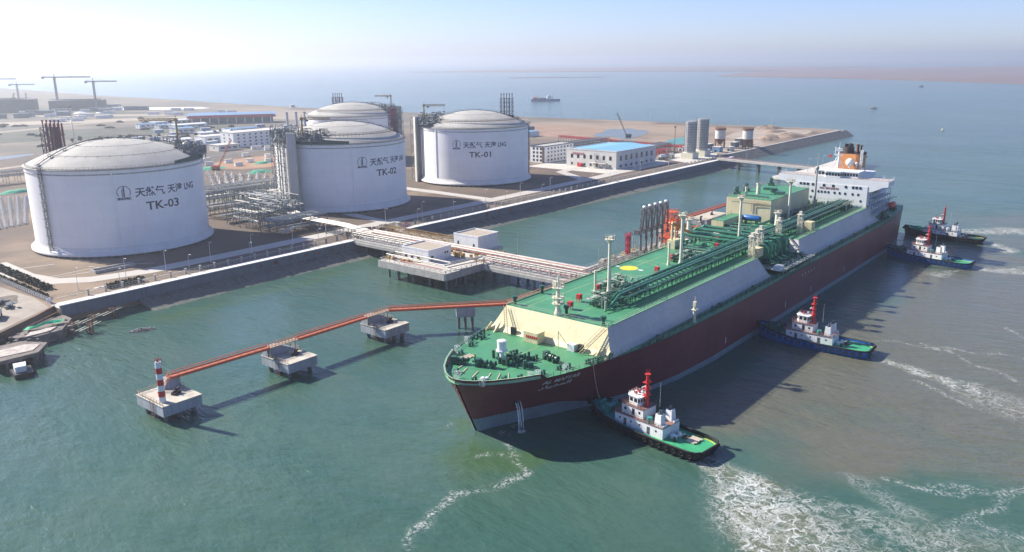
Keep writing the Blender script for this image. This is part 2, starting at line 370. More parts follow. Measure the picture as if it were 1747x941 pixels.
    faces = np.stack([idx[:-1,:-1], idx[1:,:-1], idx[1:,1:], idx[:-1,1:]], -1).reshape(-1, 4)
    me.from_pydata(np.stack([X.ravel(), Y.ravel(), np.zeros(nx*ny)], 1).tolist(), [], faces.tolist())
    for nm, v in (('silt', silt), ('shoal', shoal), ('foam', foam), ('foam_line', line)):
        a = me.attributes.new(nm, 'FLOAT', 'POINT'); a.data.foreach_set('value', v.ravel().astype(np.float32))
    me.materials.append(WATER); o = bpy.data.objects.new('water', me); COL.objects.link(o)
    return tag(o, label='green harbour water around the moored gas carrier', kind='structure')
water_mesh()

# ------------------------------------------------------------------ haze
hz = MB(); hz.box(-23000, -23000, -1, 23000, 23000, 150)
hm = bpy.data.materials.new('haze'); hm.use_nodes = True; hn = hm.node_tree.nodes; hn.remove(hn['Principled BSDF'])
pv = hn.new('ShaderNodeVolumePrincipled'); pv.inputs['Color'].default_value = (.88, .94, 1.0, 1); pv.inputs['Density'].default_value = .00016; pv.inputs['Anisotropy'].default_value = .5
hm.node_tree.links.new(pv.outputs[0], hn['Material Output'].inputs['Volume'])
tag(hz.build('haze', hm), kind='stuff', label='pale blue haze over the whole harbour')

# ------------------------------------------------------------------ land
def ground_material():
    m = mat('ground_soil', (.145, .100, .070), .95, .2, .02, col2=(.085, .064, .048), bump=.4)
    nt = m.node_tree; n = nt.nodes; l = nt.links; b = n['Principled BSDF']
    src = b.inputs['Base Color'].links[0].from_socket
    geo = n.new('ShaderNodeNewGeometry')
    def nz(s, sc_, a, c, det=6):
        mp = n.new('ShaderNodeMapping'); l.new(geo.outputs['Position'], mp.inputs[0]); mp.inputs['Scale'].default_value = sc_
        x = n.new('ShaderNodeTexNoise'); x.inputs['Scale'].default_value = s; x.inputs['Detail'].default_value = det; l.new(mp.outputs[0], x.inputs['Vector'])
        r = n.new('ShaderNodeMapRange'); r.inputs[1].default_value = a; r.inputs[2].default_value = c; l.new(x.outputs['Fac'], r.inputs[0]); return r.outputs[0]
    def mix(f, a, c):
        x = n.new('ShaderNodeMix'); x.data_type = 'RGBA'; l.new(f, x.inputs[0]); l.new(a, x.inputs[6]); x.inputs[7].default_value = (*c, 1); return x.outputs[2]
    o = mix(nz(.01, (1, 1, 1), .5, .62), src, (.26, .19, .13))
    o = mix(nz(.006, (1.2, .5, 1), .52, .66), o, (.09, .085, .06))
    o = mix(nz(.12, (1, 1, 1), .6, .75), o, (.08, .085, .045))
    sp = n.new('ShaderNodeSeparateXYZ'); l.new(geo.outputs['Position'], sp.inputs[0])
    # the outer spit is drier, paler ground
    r = n.new('ShaderNodeMapRange'); r.inputs[1].default_value = 700; r.inputs[2].default_value = 830; l.new(sp.outputs['X'], r.inputs[0])
    x = n.new('ShaderNodeMath'); x.operation = 'MULTIPLY'; l.new(r.outputs[0], x.inputs[0]); l.new(nz(.012, (1, .6, 1), .35, .6), x.inputs[1])
    o = mix(x.outputs[0], o, (.28, .21, .15))
    r = n.new('ShaderNodeMapRange'); r.inputs[1].default_value = 640; r.inputs[2].default_value = 900; r.inputs[4].default_value = .72; l.new(sp.outputs['Y'], r.inputs[0])
    r9 = n.new('ShaderNodeMath'); r9.operation = 'MULTIPLY'; l.new(r.outputs[0], r9.inputs[0]); l.new(nz(.004, (1, .45, 1), .30, .52), r9.inputs[1])
    o = mix(r9.outputs[0], o, (.105, .105, .085))
    l.new(o, b.inputs['Base Color']); return m
GROUND = ground_material()
land = MB()
shore = [(-700, 200), (60, 285), (95.3, 307.3), (120.6, 325.5), (120.6, 321), (715, 321), (722, 336), (1059, 331), (1083, 337), (1088, 400), (1075, 528), (1078, 620), (1070, 730), (1062, 825), (1040, 1100), (1033, 1306), (1054, 1662), (1094, 1985), (1118, 2450), (1275, 3630), (-700, 3900)]
land.prism(shore, -1, 5.5)
structure('ground', land, GROUND)
# far tidal coast across the bay
b = MB(); b.prism([(3340, -600), (3346, 454), (3700, 900), (3994, 1373), (4200, 2000), (5200, 2300), (6800, 2500), (9000, 1500), (9500, -900)], -1, 3)
tag(b.build('far_coast', mat('mudflat', (.20, .13, .12), .9, .15, .002, col2=(.14, .10, .10))), label='low reddish tidal coast on the horizon', kind='structure')
b = MB(); b.prism([(5900, 2450), (5300, 4000), (5000, 5200), (9000, 5600), (9500, 2500)], -1, 3)
tag(b.build('far_shoal', MATS['mudflat']), label='faint far shore on the horizon beyond the bay', kind='structure')
b = MB(); b.prism(blob(3700, 2700, 260, 60, 2.3, seed=4), -1, 2)
tag(b.build('sandbank', MATS['mudflat']), kind='structure', label='thin sandbank in the far bay')

Z = 5.5
# roads (each sheet a few centimetres above the last)
road('quay_road', [(133, 420), (132, 385), (136, 366), (148, 355.5), (170, 350), (210, 349), (300, 349.5), (395, 350), (470, 351), (545, 353), (640, 362)], 10, Z+.05, ROAD)
road('side_road', [(132, 428), (136, 470), (150, 520), (175, 545)], 9, Z+.06, ROAD)
road('tank_cross_road', [(408, 352), (409, 400), (409, 440), (412, 520), (420, 560)], 9, Z+.07, ROAD)
road('pipe_alley_road', [(313, 352), (318, 400), (330, 500)], 7, Z+.07, ROAD)
road('yard_road', [(520, 352), (548, 395), (600, 400), (640, 380)], 9, Z+.08, ROAD)
road('rear_road', [(120, 560), (240, 590), (330, 660), (430, 745), (560, 760), (700, 800)], 14, Z+.05, mat('asphalt', (.12, .12, .12), .9, .15, .1))
road('rear_track', [(60, 760), (240, 800), (480, 880), (820, 900), (1020, 800)], 10, Z+.05, SAND)
road('far_track', [(300, 1200), (600, 1330), (900, 1350)], 14, Z+.06, SAND)
road('dike_road', [(740, 338), (900, 336), (1070, 338)], 9, Z+.05, ROAD)
sheet('lower_yard', [(60, 290), (95, 309), (119, 326), (121, 345), (119, 372), (112, 420), (60, 440)], Z+.04, mat('dusty_yard', (.40,.36,.30), .95, .1, .12, col2=(.25,.21,.17)))
sheet('yard_dirt', blob(106, 348, 12, 9, .5, seed=31, j=.3), Z+.08, mat('dark_yard_dirt', (.16,.13,.10), .95, .3, .3))
sheet('rear_apron', [(120, 470), (150, 480), (160, 540), (110, 540)], Z+.05, ROAD)
sheet('warehouse_yard', [(560, 350), (655, 350), (680, 385), (672, 440), (560, 440)], Z+.04, CONCL)
sheet('silo_yard', [(660, 335), (720, 338), (745, 350), (740, 385), (680, 380)], Z+.045, CONCL)
sheet('batching_yard', [(745, 345), (850, 345), (900, 372), (860, 400), (760, 400)], Z+.05, SAND)
sheet('bare_earth', blob(450, 665, 60, 40, .2, seed=3), Z+.04, SOIL2)
sheet('dry_earth', blob(870, 660, 110, 75, 1.2, seed=8), Z+.035, mat('dry_reed_ground', (.34, .215, .145), .95, .12, .03, col2=(.22, .145, .10)))
sheet('sandy_spit', blob(980, 395, 85, 40, .1, seed=5), Z+.03, SAND)
sheet('pond', blob(888, 545, 80, 26, .45, seed=6, n=90, j=.42), Z+.06, POND)
sheet('green_pond', blob(842, 440, 45, 14, .3, seed=12), Z+.065, mat('green_pond_water', (.07, .26, .20), .3, .1, .1))
sheet('rear_pond', blob(300, 905, 45, 14, .3, seed=9), Z+.06, POND)
sheet('salt_flat', blob(850, 1640, 120, 45, -.8, seed=10), Z+.05, mat('salt_crust', (.72, .70, .66), .9, .05, .02))
sheet('far_salt_strip', blob(690, 1500, 150, 25, -.9, seed=11), Z+.05, SAND)
sheet('pale_strip', blob(500, 1420, 260, 45, -.4, seed=13), Z+.045, mat('pale_dry_grass', (.34, .29, .22), .95, .12, .01))
sheet('dark_scrub', blob(420, 1150, 260, 90, -.25, seed=14), Z+.05, mat('dark_scrub_ground', (.07, .075, .05), .95, .3, .03))
sheet('dark_flat', blob(640, 1700, 240, 70, -.9, seed=19), Z+.055, MATS['dark_scrub_ground'])
sheet('brown_flat', blob(900, 1200, 100, 200, .1, seed=15), Z+.03, mat('brown_flat_ground', (.28, .23, .18), .95, .2, .008))
sheet('gravel_bed', [(90, 470), (128, 480), (128, 640), (60, 640)], Z+.03, mat('dark_gravel', (.16, .15, .14), .95, .2, .1))

# ------------------------------------------------------------------ sea wall
sw = thing('sea_wall', 'long pale concrete sea wall with stone slope below the tank yard', 'sea wall', (0,0,0))
b = MB(); x0, x1 = 120.6, 715
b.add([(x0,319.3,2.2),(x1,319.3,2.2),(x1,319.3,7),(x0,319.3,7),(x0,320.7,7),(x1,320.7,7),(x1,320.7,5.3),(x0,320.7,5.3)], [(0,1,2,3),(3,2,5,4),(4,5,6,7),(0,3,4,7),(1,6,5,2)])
b.build('wall', mat('shaded_sea_wall_concrete', (.125,.155,.185), .85, .12, .2, streak=.45), sw)  # shade of the seaward face is put into this dark blue-grey
b = MB(); b.box(x0-.3, 318.9, 6.95, x1, 321.9, 7.25); b.build('coping', mat('white_coping_concrete', (.74,.73,.70), .8, .06, .3), sw)
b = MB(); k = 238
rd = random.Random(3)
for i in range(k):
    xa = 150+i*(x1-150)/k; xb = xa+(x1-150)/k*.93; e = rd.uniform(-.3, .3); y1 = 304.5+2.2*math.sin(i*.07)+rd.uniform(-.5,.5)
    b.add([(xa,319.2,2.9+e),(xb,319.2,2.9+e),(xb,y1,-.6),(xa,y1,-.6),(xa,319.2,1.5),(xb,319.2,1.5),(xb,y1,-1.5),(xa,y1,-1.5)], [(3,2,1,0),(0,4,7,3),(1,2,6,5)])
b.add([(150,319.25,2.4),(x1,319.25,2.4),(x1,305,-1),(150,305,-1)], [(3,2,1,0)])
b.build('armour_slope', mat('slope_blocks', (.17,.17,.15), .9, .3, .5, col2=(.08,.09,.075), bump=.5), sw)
b = MB(); b.box(x0, 320.9, 5.2, x1, 329.6, 5.62); b.build('walkway', CONCL, sw)
b = MB()
for i in range(22):                                   # faint red painted characters
    cx = 208+i*8.2 if i < 10 else 345+(i-10)*11
    for q in range(5): b.box(cx+rd.uniform(-1.2,1), 319.2, 4+rd.uniform(0,1.6), cx+rd.uniform(1,1.5), 319.3, 4.25+rd.uniform(0,2))
b.build('painted_marks', mat('worn_red_lettering', (.30,.08,.10), .8, .3, 1.5), sw)
# stepped kink of the far end of the wall
b = MB(); b.box(560, 318.0, -1, 715, 319.2, 6.9); b.build('return_face', MATS['shaded_sea_wall_concrete'], sw)

bw = thing('breakwater', 'long grey breakwater with stone slope running out to the spit tip', 'breakwater', (0,0,0))
b = MB()
b.add([(722,334,6.5),(1062,329.5,6.5),(1062,316,-1),(722,320,-1)], [(3,2,1,0)])
b.add([(1062,329.5,6.5),(1090,337,5.5),(1104,334,-1),(1062,316,-1)], [(3,2,1,0)])
b.build('armour_slope', mat('dark_rubble', (.15,.15,.14), .95, .35, .35, bump=.6), bw)
b = MB(); b.box(722, 334, 5, 1062, 336.5, 6.8); b.build('parapet', CONC, bw)

fn = thing('quay_fence', 'grey post and rail fence along the top of the sea wall', 'fence', (0,0,0))
b = MB(); X = 136.0; seg_mats = []
posts = []
while X < 714:
    posts.append(X); X += 7.0
for X in posts:
    p = MB(); p.box(-.35, -.35, 0, .35, .35, 2.4); p.box(-.48, -.48, 2.4, .48, .48, 2.65)
    p.build('post', CONC if X < 250 or X > 330 else BSTEEL, fn, (X, 331, Z)) if len([c for c in posts if c <= X]) <= 96 else b.box(X-.35, 330.65, Z, X+.35, 331.35, Z+2.5)
b.build('far_posts', CONC, fn)
b = MB()
for a, c in zip(posts, posts[1:]):
    if 270 < a < 293: continue
    for z in (.35, 1.1, 1.9): b.bar((a, 331, Z+z), (c, 331, Z+z), .06)
    for i in range(1, 5): b.bar((a+i*1.4, 331, Z+.3), (a+i*1.4, 331, Z+1.95), .04)
b.build('railing', STEEL, fn)
pb = thing('red_banner', 'red lettered board on the quay fence beside the pipe trestle', 'banner', (309, 330.2, Z))
b = MB(); b.box(-4.5, -.08, .5, 4.5, .08, 2.0); b.build('board', mat('red_white_board', (.55,.12,.12), .6, .1, 1), pb)
b = MB()
for i in range(5): b.box(-3.8+i*1.7, -.14, .8, -2.8+i*1.7, -.09, 1.7)
b.build('lettering', SINK, pb)

# ------------------------------------------------------------------ street lamps
def make_lamp(x, y, z, h, label, grp, m=STEEL):
    t = thing('street_lamp', label, 'street lamp', (x, y, z), 0, grp)
    b = MB(); b.cyl(0, 0, 0, h, .14, .07, 6); b.cyl(0, 0, 0, .5, .25, .2, 6); b.build('pole', m, t)
    b = MB(); b.bar((0,0,h), (0,-1.4,h+.25), .05); b.ob(0, -1.7, h+.18, .35, .9, .14); b.build('lamp_head', WHITE, t)
    return t
lampdesc = ['grey lamp post on the brown verge by the tight road bend', 'lamp post beside the sunken culvert in front of tank three', 'lamp post right of the culvert before tank three', 'lamp post in the shadow of tank three beside the quay road', 'lamp post in the deep shade between tank three and the pipe racks', 'lamp post in front of the pipe rack yard', 'lamp post left of the pipe trestle landing', 'lamp post just right of the pipe trestle by the sunny road patch', 'lamp post before the middle of tank two', 'lamp post below the right edge of tank two', 'lamp post before the road gap between tanks two and one', 'lamp post below the left part of tank one', 'lamp post below the right part of tank one', 'lamp post in the shadow edge of tank one', 'lamp post on the open ground left of the blue roofed warehouse', 'lamp post before the blue roofed warehouse corner', 'lamp post between the warehouse and the tall silos']
lx = [137, 157, 175, 197, 219, 243, 264, 306, 335, 362, 392, 428, 462, 498, 540, 586, 634]
for i, (x, d) in enumerate(zip(lx, lampdesc)):
    make_lamp(x, 342.3, Z, 9.5, d, 'street lamps along the quay road', WHITE)
fd = ['thin lamp post on the sea wall walkway by the hedge corner', 'thin lamp post on the walkway in front of tank three centre', 'thin lamp post on the walkway in the shade of tank three', 'thin lamp post on the walkway left of the trestle', 'thin lamp post on the walkway right of the trestle', 'thin lamp post on the walkway below tank two', 'thin lamp post on the walkway by the culvert gate', 'thin lamp post on the walkway below tank one', 'thin lamp post on the walkway at the shade edge', 'thin lamp post on the walkway before the warehouse', 'thin lamp post on the walkway past the warehouse']
for x, d in zip([150, 181, 212, 252, 322, 352, 401, 440, 500, 560, 625], fd):
    make_lamp(x, 333, Z, 8, d, 'thin lamps along the sea wall walkway')
shore_poles = [(1075,838),(1104,790),(1098,745),(1085,700),(1079,658),(1079,612),(1071,563),(1073,515),(1067,470),(1073,425),(1060,1010),(1050,1100),(1040,1200),(1040,1306),(1050,1450),(1062,1600),(1080,1750),(1095,1900),(1105,2080),(1112,2300)]
up = None
for i, (x, y) in enumerate(shore_poles):
    d = 'power pole %s from the spit tip along the outer shore' % (['ten','nine','eight','seven','six','five','four','three','two','one'][i] if i < 10 else ['eleven','twelve','thirteen','fourteen','fifteen','sixteen','seventeen','eighteen','nineteen','twenty'][i-10])
    t = thing('power_pole', d, 'power pole', (x-8, y, Z), 0, 'power poles along the outer shoreline')
    b = MB(); b.cyl(0,0,0,16,.3,.18,6); b.build('pole', CONC, t)
    b = MB(); b.bar((-1,-.8,15),(1,.8,15),.12); b.bar((-.7,-.6,13.6),(.7,.6,13.6),.1); b.build('crossarm', DSTEEL, t)

# ------------------------------------------------------------------ LNG storage tanks
def wrap_text(me, az, zc, Rr):
    """bend flat lettering round the tank wall, centred at azimuth az and height zc"""
    for v in me.vertices:
        a = az+v.co.x/Rr; r = Rr+.06+v.co.z
        x, y = r*math.cos(a), r*math.sin(a); v.co = (x, y, zc+v.co.y)
    return me
def sky_pt(az, r, z): return (r*math.cos(R(az)), r*math.sin(R(az)), z)
def dome_z(r): return 47.3+10.8*(1-(r/42.0)**2) if r < 42 else 47.3
def clutter(b, az0, az1, r0, r1, n, seed, hmax=4.5, z0=None, m=0):
    rd = random.Random(seed)
    for i in range(n):
        az = rd.uniform(az0, az1); r = rd.uniform(r0, r1); z = (dome_z(r) if z0 is None else z0); p = sky_pt(az, r, z); h = rd.uniform(.8, hmax)
        k = rd.random()
        if k < .35: b.bar(p, (p[0], p[1], z+h), rd.uniform(.12, .3), 6, m)
        elif k < .6: b.ob(p[0], p[1], z, rd.uniform(.6, 2.2), rd.uniform(.6, 2.2), h*.6, R(az), m)
        elif k < .8:
            q = sky_pt(az+rd.uniform(4, 12), r, z); b.bar((p[0], p[1], z+h), (q[0], q[1], z+h), rd.uniform(.12, .3), 6, m); b.bar(p, (p[0], p[1], z+h), .12, 4, m)
        else: b.cyl(p[0], p[1], z, z+h*.5, rd.uniform(.3, .8), None, 8, m)
    return b
def arc_rail(b, az0, az1, r, z, h=1.3, step=2.0, t=.05):
    n = max(2, int(abs(az1-az0)*r*math.pi/180/step)); P = [sky_pt(az0+(az1-az0)*i/n, r, z) for i in range(n+1)]
    for p, q in zip(P, P[1:]):
        b.bar(p, (p[0], p[1], z+h), t, 4)
        for k in (.5, 1): b.bar((p[0], p[1], z+h*k), (q[0], q[1], z+h*k), t, 4)
    return b
def make_tank(name, cx, cy, title, A, tk, ladder_az, pil_az, panel_az, stack, crane, plat, walk, skirt, cranewhere):
    t = thing('storage_tank', title, 'storage tank', (cx, cy, 0)); logo_az = A+4.4; txt_az = (A+21, A+39.0, A+52); tk_az = A+29.2
    b = MB(); b.lathe([(41.3, 7.0), (41.3, 47.0)], 160); b.build('wall', TANKW, t)
    b = MB(); b.lathe([(41.35, 44.8), (41.6, 44.9), (41.6, 45.3), (41.35, 45.4)], 160); b.lathe([(41.35, 46.9), (42.0, 47.0), (42.0, 47.5), (41.0, 47.5), (40.7, 47.2)], 160); b.build('rim', CONC, t)
    b = MB(); b.lathe([(43.5, 6.6), (43.5, 7.4), (42.6, 8.0), (41.8, 9.0), (41.34, 10.4)], 160); b.lathe([(41, 6.6), (43.5, 6.6)], 160)
    b.build('base_ring', mat('tank_base_concrete', (.70,.69,.65), .6, .06, .1, streak=.2), t)
    b = MB(); b.lathe([(r, dome_z(r)) for r in (41.2, 40, 37, 33, 28, 23, 18, 13, 8, 4, .05)], 96); b.build('dome', DOME, t)
    b = MB()                                                      # panel joints of the dome
    for rr in (18, 30): b.lathe([(rr-.12, dome_z(rr-.12)+.05), (rr+.12, dome_z(rr+.12)+.05)], 96)
    for i in range(36):
        a = i*10; b.bar(sky_pt(a, 41, dome_z(41)+.02), sky_pt(a, 30, dome_z(30)+.02), .07); b.bar(sky_pt(a, 30, dome_z(30)+.02), sky_pt(a, 18, dome_z(18)+.02), .07)
        if i % 2 == 0: b.bar(sky_pt(a, 18, dome_z(18)+.02), sky_pt(a, 5, dome_z(5)+.02), .07)
    b.build('dome_seams', mat('seam_grey', (.17,.16,.15), .9, .1, .3), t)
    b = MB(); b.ob(0, 0, 0, 1.3, 1.3, 1.2); p0 = b.build('foundation_pile', CONCD, t, sky_pt(0, 42.2, 5.4))
    for i in range(1, 72):
        if Vector((math.cos(R(i*5)), math.sin(R(i*5)))).dot(Vector((-cx, -cy)).normalized()) < -.1: continue
        q = p0.copy(); COL.objects.link(q); q.parent = t; q.location = sky_pt(i*5, 42.2, 5.4); q.rotation_euler = (0, 0, R(i*5))
    b = MB(); b.lathe([(36, 5.45), (36, 6.65)], 96); b.build('foundation_core', CONCD, t)
    b = MB(); arc_rail(b, 0, 360, 40.9, 47.4); b.build('rim_railing', BSTEEL, t)
    b = MB()                                                      # buttress strip on the wall
    for a in pil_az:
        w = 1.1; P = []
        for z in (11, 46.8):
            for r, da in ((41.2, -w), (41.75, -w*.7), (41.75, w*.7), (41.2, w)): P.append(sky_pt(a+da/41*57.3*.35, r, z))
        b.add(P, [(0,1,5,4),(1,2,6,5),(2,3,7,6)])
    b.build('wall_pilaster', TANKW, t)
    if ladder_az is not None:                                     # ladder and risers down the wall
        b = MB(); pts = [sky_pt(ladder_az, 42.3, z) for z in (8, 48.5)]
        b.truss(pts[0], pts[1], 1.3, 1.3, 2.2, .07); b.bar(sky_pt(ladder_az-1.4, 42.0, 8), sky_pt(ladder_az-1.4, 42.0, 47.8), .16, 6)
        for i in range(9): z = 12+i*4; b.ob(*sky_pt(ladder_az, 42.6, z)[:2], z, 1.6, 2.2, .12, R(ladder_az)); b.bar(sky_pt(ladder_az, 41.3, z), sky_pt(ladder_az, 43.2, z), .09)
        b.ob(*sky_pt(ladder_az, 42.8, 48.4)[:2], 48.4, 2.6, 4.2, .25, R(ladder_az)); b.build('ladder', DSTEEL, t)
    # roof walkway: dark stepped truss running over the dome
    b = MB(); az, n = walk, 20; P = []
    for i in range(n+1):
        s_ = -39+i*78/n; P.append(Vector((s_*math.cos(R(az))-walk_off*math.sin(R(az)), s_*math.sin(R(az))+walk_off*math.cos(R(az)), dome_z(math.hypot(s_, walk_off))+.9)))
    for p, q in zip(P, P[1:]):
        b.bar(p, q, .28); b.bar(p+Vector((0,0,1.1)), q+Vector((0,0,1.1)), .07); b.bar(p, p+Vector((0,0,1.1)), .07)
    for p in P[::2]: b.bar(p, p-Vector((0,0,1.2)), .16); b.ob(p.x, p.y, p.z-.1, 2.2, 2.2, .2)
    b.build('roof_walkway', DSTEEL, t)
    if tk != 'TK-03':
        b = MB(); n = 44; Q = [sky_pt(165+180*i/n, 34, dome_z(34)+1.2) for i in range(n+1)]
        for p, q in zip(Q, Q[1:]): b.bar(p, q, .3)
        for p in Q: b.bar(p, (p[0], p[1], p[2]+1.1), .07); b.bar(p, (p[0], p[1], p[2]-1.4), .1)
        for p, q in zip(Q, Q[1:]): b.bar((p[0], p[1], p[2]+1.1), (q[0], q[1], q[2]+1.1), .07)
        b.build('ring_walkway', mat('brown_walkway_steel', (.16,.12,.11), .7, .2, .8), t)
    if skirt:
        b = MB(); n = 24
        for i in range(n):
            a, c = skirt[0]+(skirt[1]-skirt[0])*i/n, skirt[0]+(skirt[1]-skirt[0])*(i+1)/n; e = 2.9*(1-abs(i/n-.5)*.9)
            b.add([sky_pt(a,41.9,47.5), sky_pt(c,41.9,47.5), sky_pt(c,42.1,47.5+e), sky_pt(a,42.1,47.5+e), sky_pt(a,41.7,47.5), sky_pt(c,41.7,47.5), sky_pt(c,41.9,47.5+e), sky_pt(a,41.9,47.5+e)], [(0,1,2,3),(7,6,5,4)])
        b.build('rail_shadow_band', mat('dark_green_mesh_shade', (.07,.11,.10), .9, .3, .6), t)  # dark band stands in for the railing mesh and its shadow
    # logo: ring with uprights and short lettering under it
    b = MB(); zc = 36.3; k = 40
    for i in range(k):
        a0, a1 = 2*math.pi*i/k, 2*math.pi*(i+1)/k
        if math.sin((a0+a1)/2) < -.55: continue
        V = []
        for a, r in ((a0, 2.75), (a1, 2.75), (a1, 3.05), (a0, 3.05)): V.append(sky_pt(R(0)+logo_az+r*math.cos(a)/41.3*57.3, 41.37, zc+r*math.sin(a)))
        b.add(V, [(0,1,2,3)])
    for x, w, h in ((-.95, .22, 3.6), (-.55, .22, 4.5), (-.12, .5, 4.9)):
        V = [sky_pt(logo_az+(x+dx)/41.3*57.3, 41.37, z) for dx, z in ((0, zc-2.3), (w, zc-2.3), (w, zc-2.3+h), (0, zc-2.3+h))]; b.add(V, [(0,1,2,3)])
    b.build('logo', INK, t)
    for body, az, zc, size, m in (('SINOPEC', logo_az, 33.2, 1.5, INK), ('天然气', txt_az[0], 35.4, 4.75, INK), ('天津', txt_az[1], 35.5, 4.4, INK), ('LNG', txt_az[2], 35.5, 4.5, INK), (tk, tk_az, 28.6, 5.6, BINK)):
        me = text_mesh(body, size, .02, .09)
        if body == tk:
            for v in me.vertices: v.co.x *= 1.2
        elif body == 'LNG':
            for v in me.vertices: v.co.x *= .8
        wrap_text(me, R(az), zc, 41.3); me.materials.append(m)
        o = bpy.data.objects.new('lettering', me); COL.objects.link(o); o.parent = t
    # tall concrete panel and pipe risers
    if panel_az is not None:
        b = MB(); p = sky_pt(panel_az, 46.2, 5.3); b.ob(p[0], p[1], 5.3, 1.0, 5.0, 49, R(panel_az+6)); q = sky_pt(panel_az-4.2, 44.2, 5.3); b.ob(q[0], q[1], 5.3, 5.5, .8, 49, R(panel_az))
        b.build('stair_tower_panel', mat('tower_panel_concrete', (.50,.49,.45), .8, .08, .1, streak=.25), t)
        b = MB()
        for i in range(4):
            a = panel_az-8-i*4.2; b.bar(sky_pt(a, 44.6, 5.5), sky_pt(a, 44.6, 49+(i % 3)), .18+.16*(i % 3), 6)
        b.build('riser_pipes', PIPEW, t)
        b = MB(); a = panel_az-15; b.truss(sky_pt(a, 46, 5.3), sky_pt(a, 46, 53), 6.5, 3.4, 4.2, .11); b.truss(sky_pt(a-10, 45, 5.3), sky_pt(a-10, 45, 49), 3, 3, 4, .09); b.build('riser_frame', DSTEEL, t)
    # relief valve stack
    saz, sr, sh, sm, sa = stack; z0 = dome_z(sr)-.3; p = sky_pt(saz, sr, z0)
    sk = MB()
    for x0_ in (-5.2, -1.75, 1.75): sk.truss((x0_+1.75, 0, 0), (x0_+1.75, 0, sh-3), 3.5, 3.2, 3.2, .14)
    sk.ob(0, 0, -1, 11, 4.5, 1.3); sk.build('stack_frame', mat('stack_frame_steel', (.10,.07,.10), .6, .2, .8), t, p, R(sa))
    b = MB()
    for i in range(5):
        x = -4.2+i*2.1; b.cyl(x, 0, 0, sh-.2*(i % 2), .3, None, 8); b.cyl(x, 0, sh-.4, sh+.7, .5, .5, 8)
        if tk == 'TK-03': b.cyl(x+.9, 1, 0, sh-1, .42, None, 8)
    b.cyl(1, 0, sh, sh+4.5, .06, .03, 4); b.build('vent_pipes', sm, t, p, R(sa))
    # pump platform
    a0, a1, r0 = plat; b = MB()
    for i in range(12):
        a = a0+(a1-a0)*i/12; c = a0+(a1-a0)*(i+1)/12; P = [sky_pt(a, r0, 49.6), sky_pt(a, 44, 49.6), sky_pt(c, 44, 49.6), sky_pt(c, r0, 49.6)]
        b.add(P+[(x,y,z-.4) for x, y, z in P], [(0,1,2,3),(7,6,5,4),(1,5,6,2),(0,3,7,4)])
        for r in (r0, 43.5): q = sky_pt(a, r, 49); b.bar(q, (q[0], q[1], dome_z(r)-.5), .18)
    arc_rail(b, a0, a1, 44, 49.6); arc_rail(b, a0, a1, r0, 49.6)
    b.build('roof_platform', BSTEEL, t)
    b = MB(); clutter(b, a0, a1, r0+.5, 43.5, 480, int(cx), 7, 49.6); b.build('pump_piping', mat('pump_gear', (.06,.085,.10), .5, .4, .6, col2=(.16,.18,.19)), t)
    b = MB(); clutter(b, a0, a1, r0+1, 43, 34, int(cx)+9, 3.4, 49.6); b.build('valve_cladding', PIPEW, t)
    # hoist crane on the roof edge
    caz, jib, L, hh = crane; p = Vector(sky_pt(caz, 38.5, 49.6)); c = thing('roof_crane', 'yellow lattice jib crane '+cranewhere, 'crane', (cx+p.x, cy+p.y, 49.6), R(jib))
    b = MB(); b.cyl(0, 0, 0, hh, .62, .5, 8); b.ob(0, 0, hh*.55, 1.7, 2.2, .25); b.ob(0, 0, hh, 1.6, 1.6, 1.5); b.build('mast', CRANEY, c)
    b = MB(); b.truss((.3, 0, hh+.8), (L, 0, hh+.8), 1.2, 1.3, 1.4, .11); b.bar((.5, 0, hh+3), (L*.5, 0, hh+1.5), .06); b.bar((0,0,hh+1.4), (0,0,hh+3), .16); b.build('jib', CRANEY, c)
    b = MB(); b.ob(3.2, 0, hh-.9, 1.6, 1.1, 1.0); b.bar((3.2,0,hh-.9), (3.2,0,hh-3), .05); b.build('hoist', DSTEEL, c)
    return t
walk_off = 8
make_tank('t3', 197, 423, 'huge white domed tank lettered TK-03, nearest and leftmost of the tanks', 242.5, 'TK-03', 193.5, (241,), None, (112, 39, 18, mat('purple_red_pipe', (.22,.04,.07), .6, .2, .8), -51), (9, 129, 20, 15), (-48, 84, 29), 18, (283, 330), 'on the right roof edge of the nearest tank')
walk_off = 14
make_tank('t2', 342.4, 422.6, 'huge white domed tank lettered TK-02 with a tall concrete panel at its left edge', 243.9, 'TK-02', None, (240,), 193, (343, 38, 15, MATS['purple_red_pipe'], 30), (196, -51, 17, 12), (118, 216, 26), -51, (192, 238), 'behind the tall pale panel of the middle tank')
walk_off = 14
make_tank('t1', 476.4, 425.8, 'huge white domed tank lettered TK-01 with one sunlit side, rightmost of the tanks', 198.6, 'TK-01', 318, (178,), 144, (312, 25, 16, mat('brown_pipe', (.14,.09,.10), .6, .2, .8), -51), (132, -51, 16, 12), (84, 168, 27), -51, None, 'on the left roof edge of the rightmost tank')
walk_off = 14
make_tank('t4', 509, 610, 'huge white domed tank half hidden behind tank TK-02', 205, 'TK-04', None, (200,), 318, (70, 36, 15, MATS['brown_pipe'], -51), (330, 129, 15, 13), (-70, 30, 26), -51, None, 'on the tank farthest back')
# large silver drum on the roof of tank three
b = MB(); b.lathe([(0.05,-4),(1.6,-3.8),(2.2,-3),(2.2,3),(1.6,3.8),(.05,4)], 20)
dr = thing('silver_drum', 'big silver horizontal drum on the right roof platform of tank TK-03', 'drum', (197+34, 423-9, 49.7), R(60))
o = b.build('shell', PIPEW, dr, (0, 0, 2.6)); o.rotation_euler = (0, R(90), 0)
b = MB(); b.box(-2.6,-1.6,0,-2,1.6,1.6); b.box(2,-1.6,0,2.6,1.6,1.6); b.build('saddle', STEEL, dr)

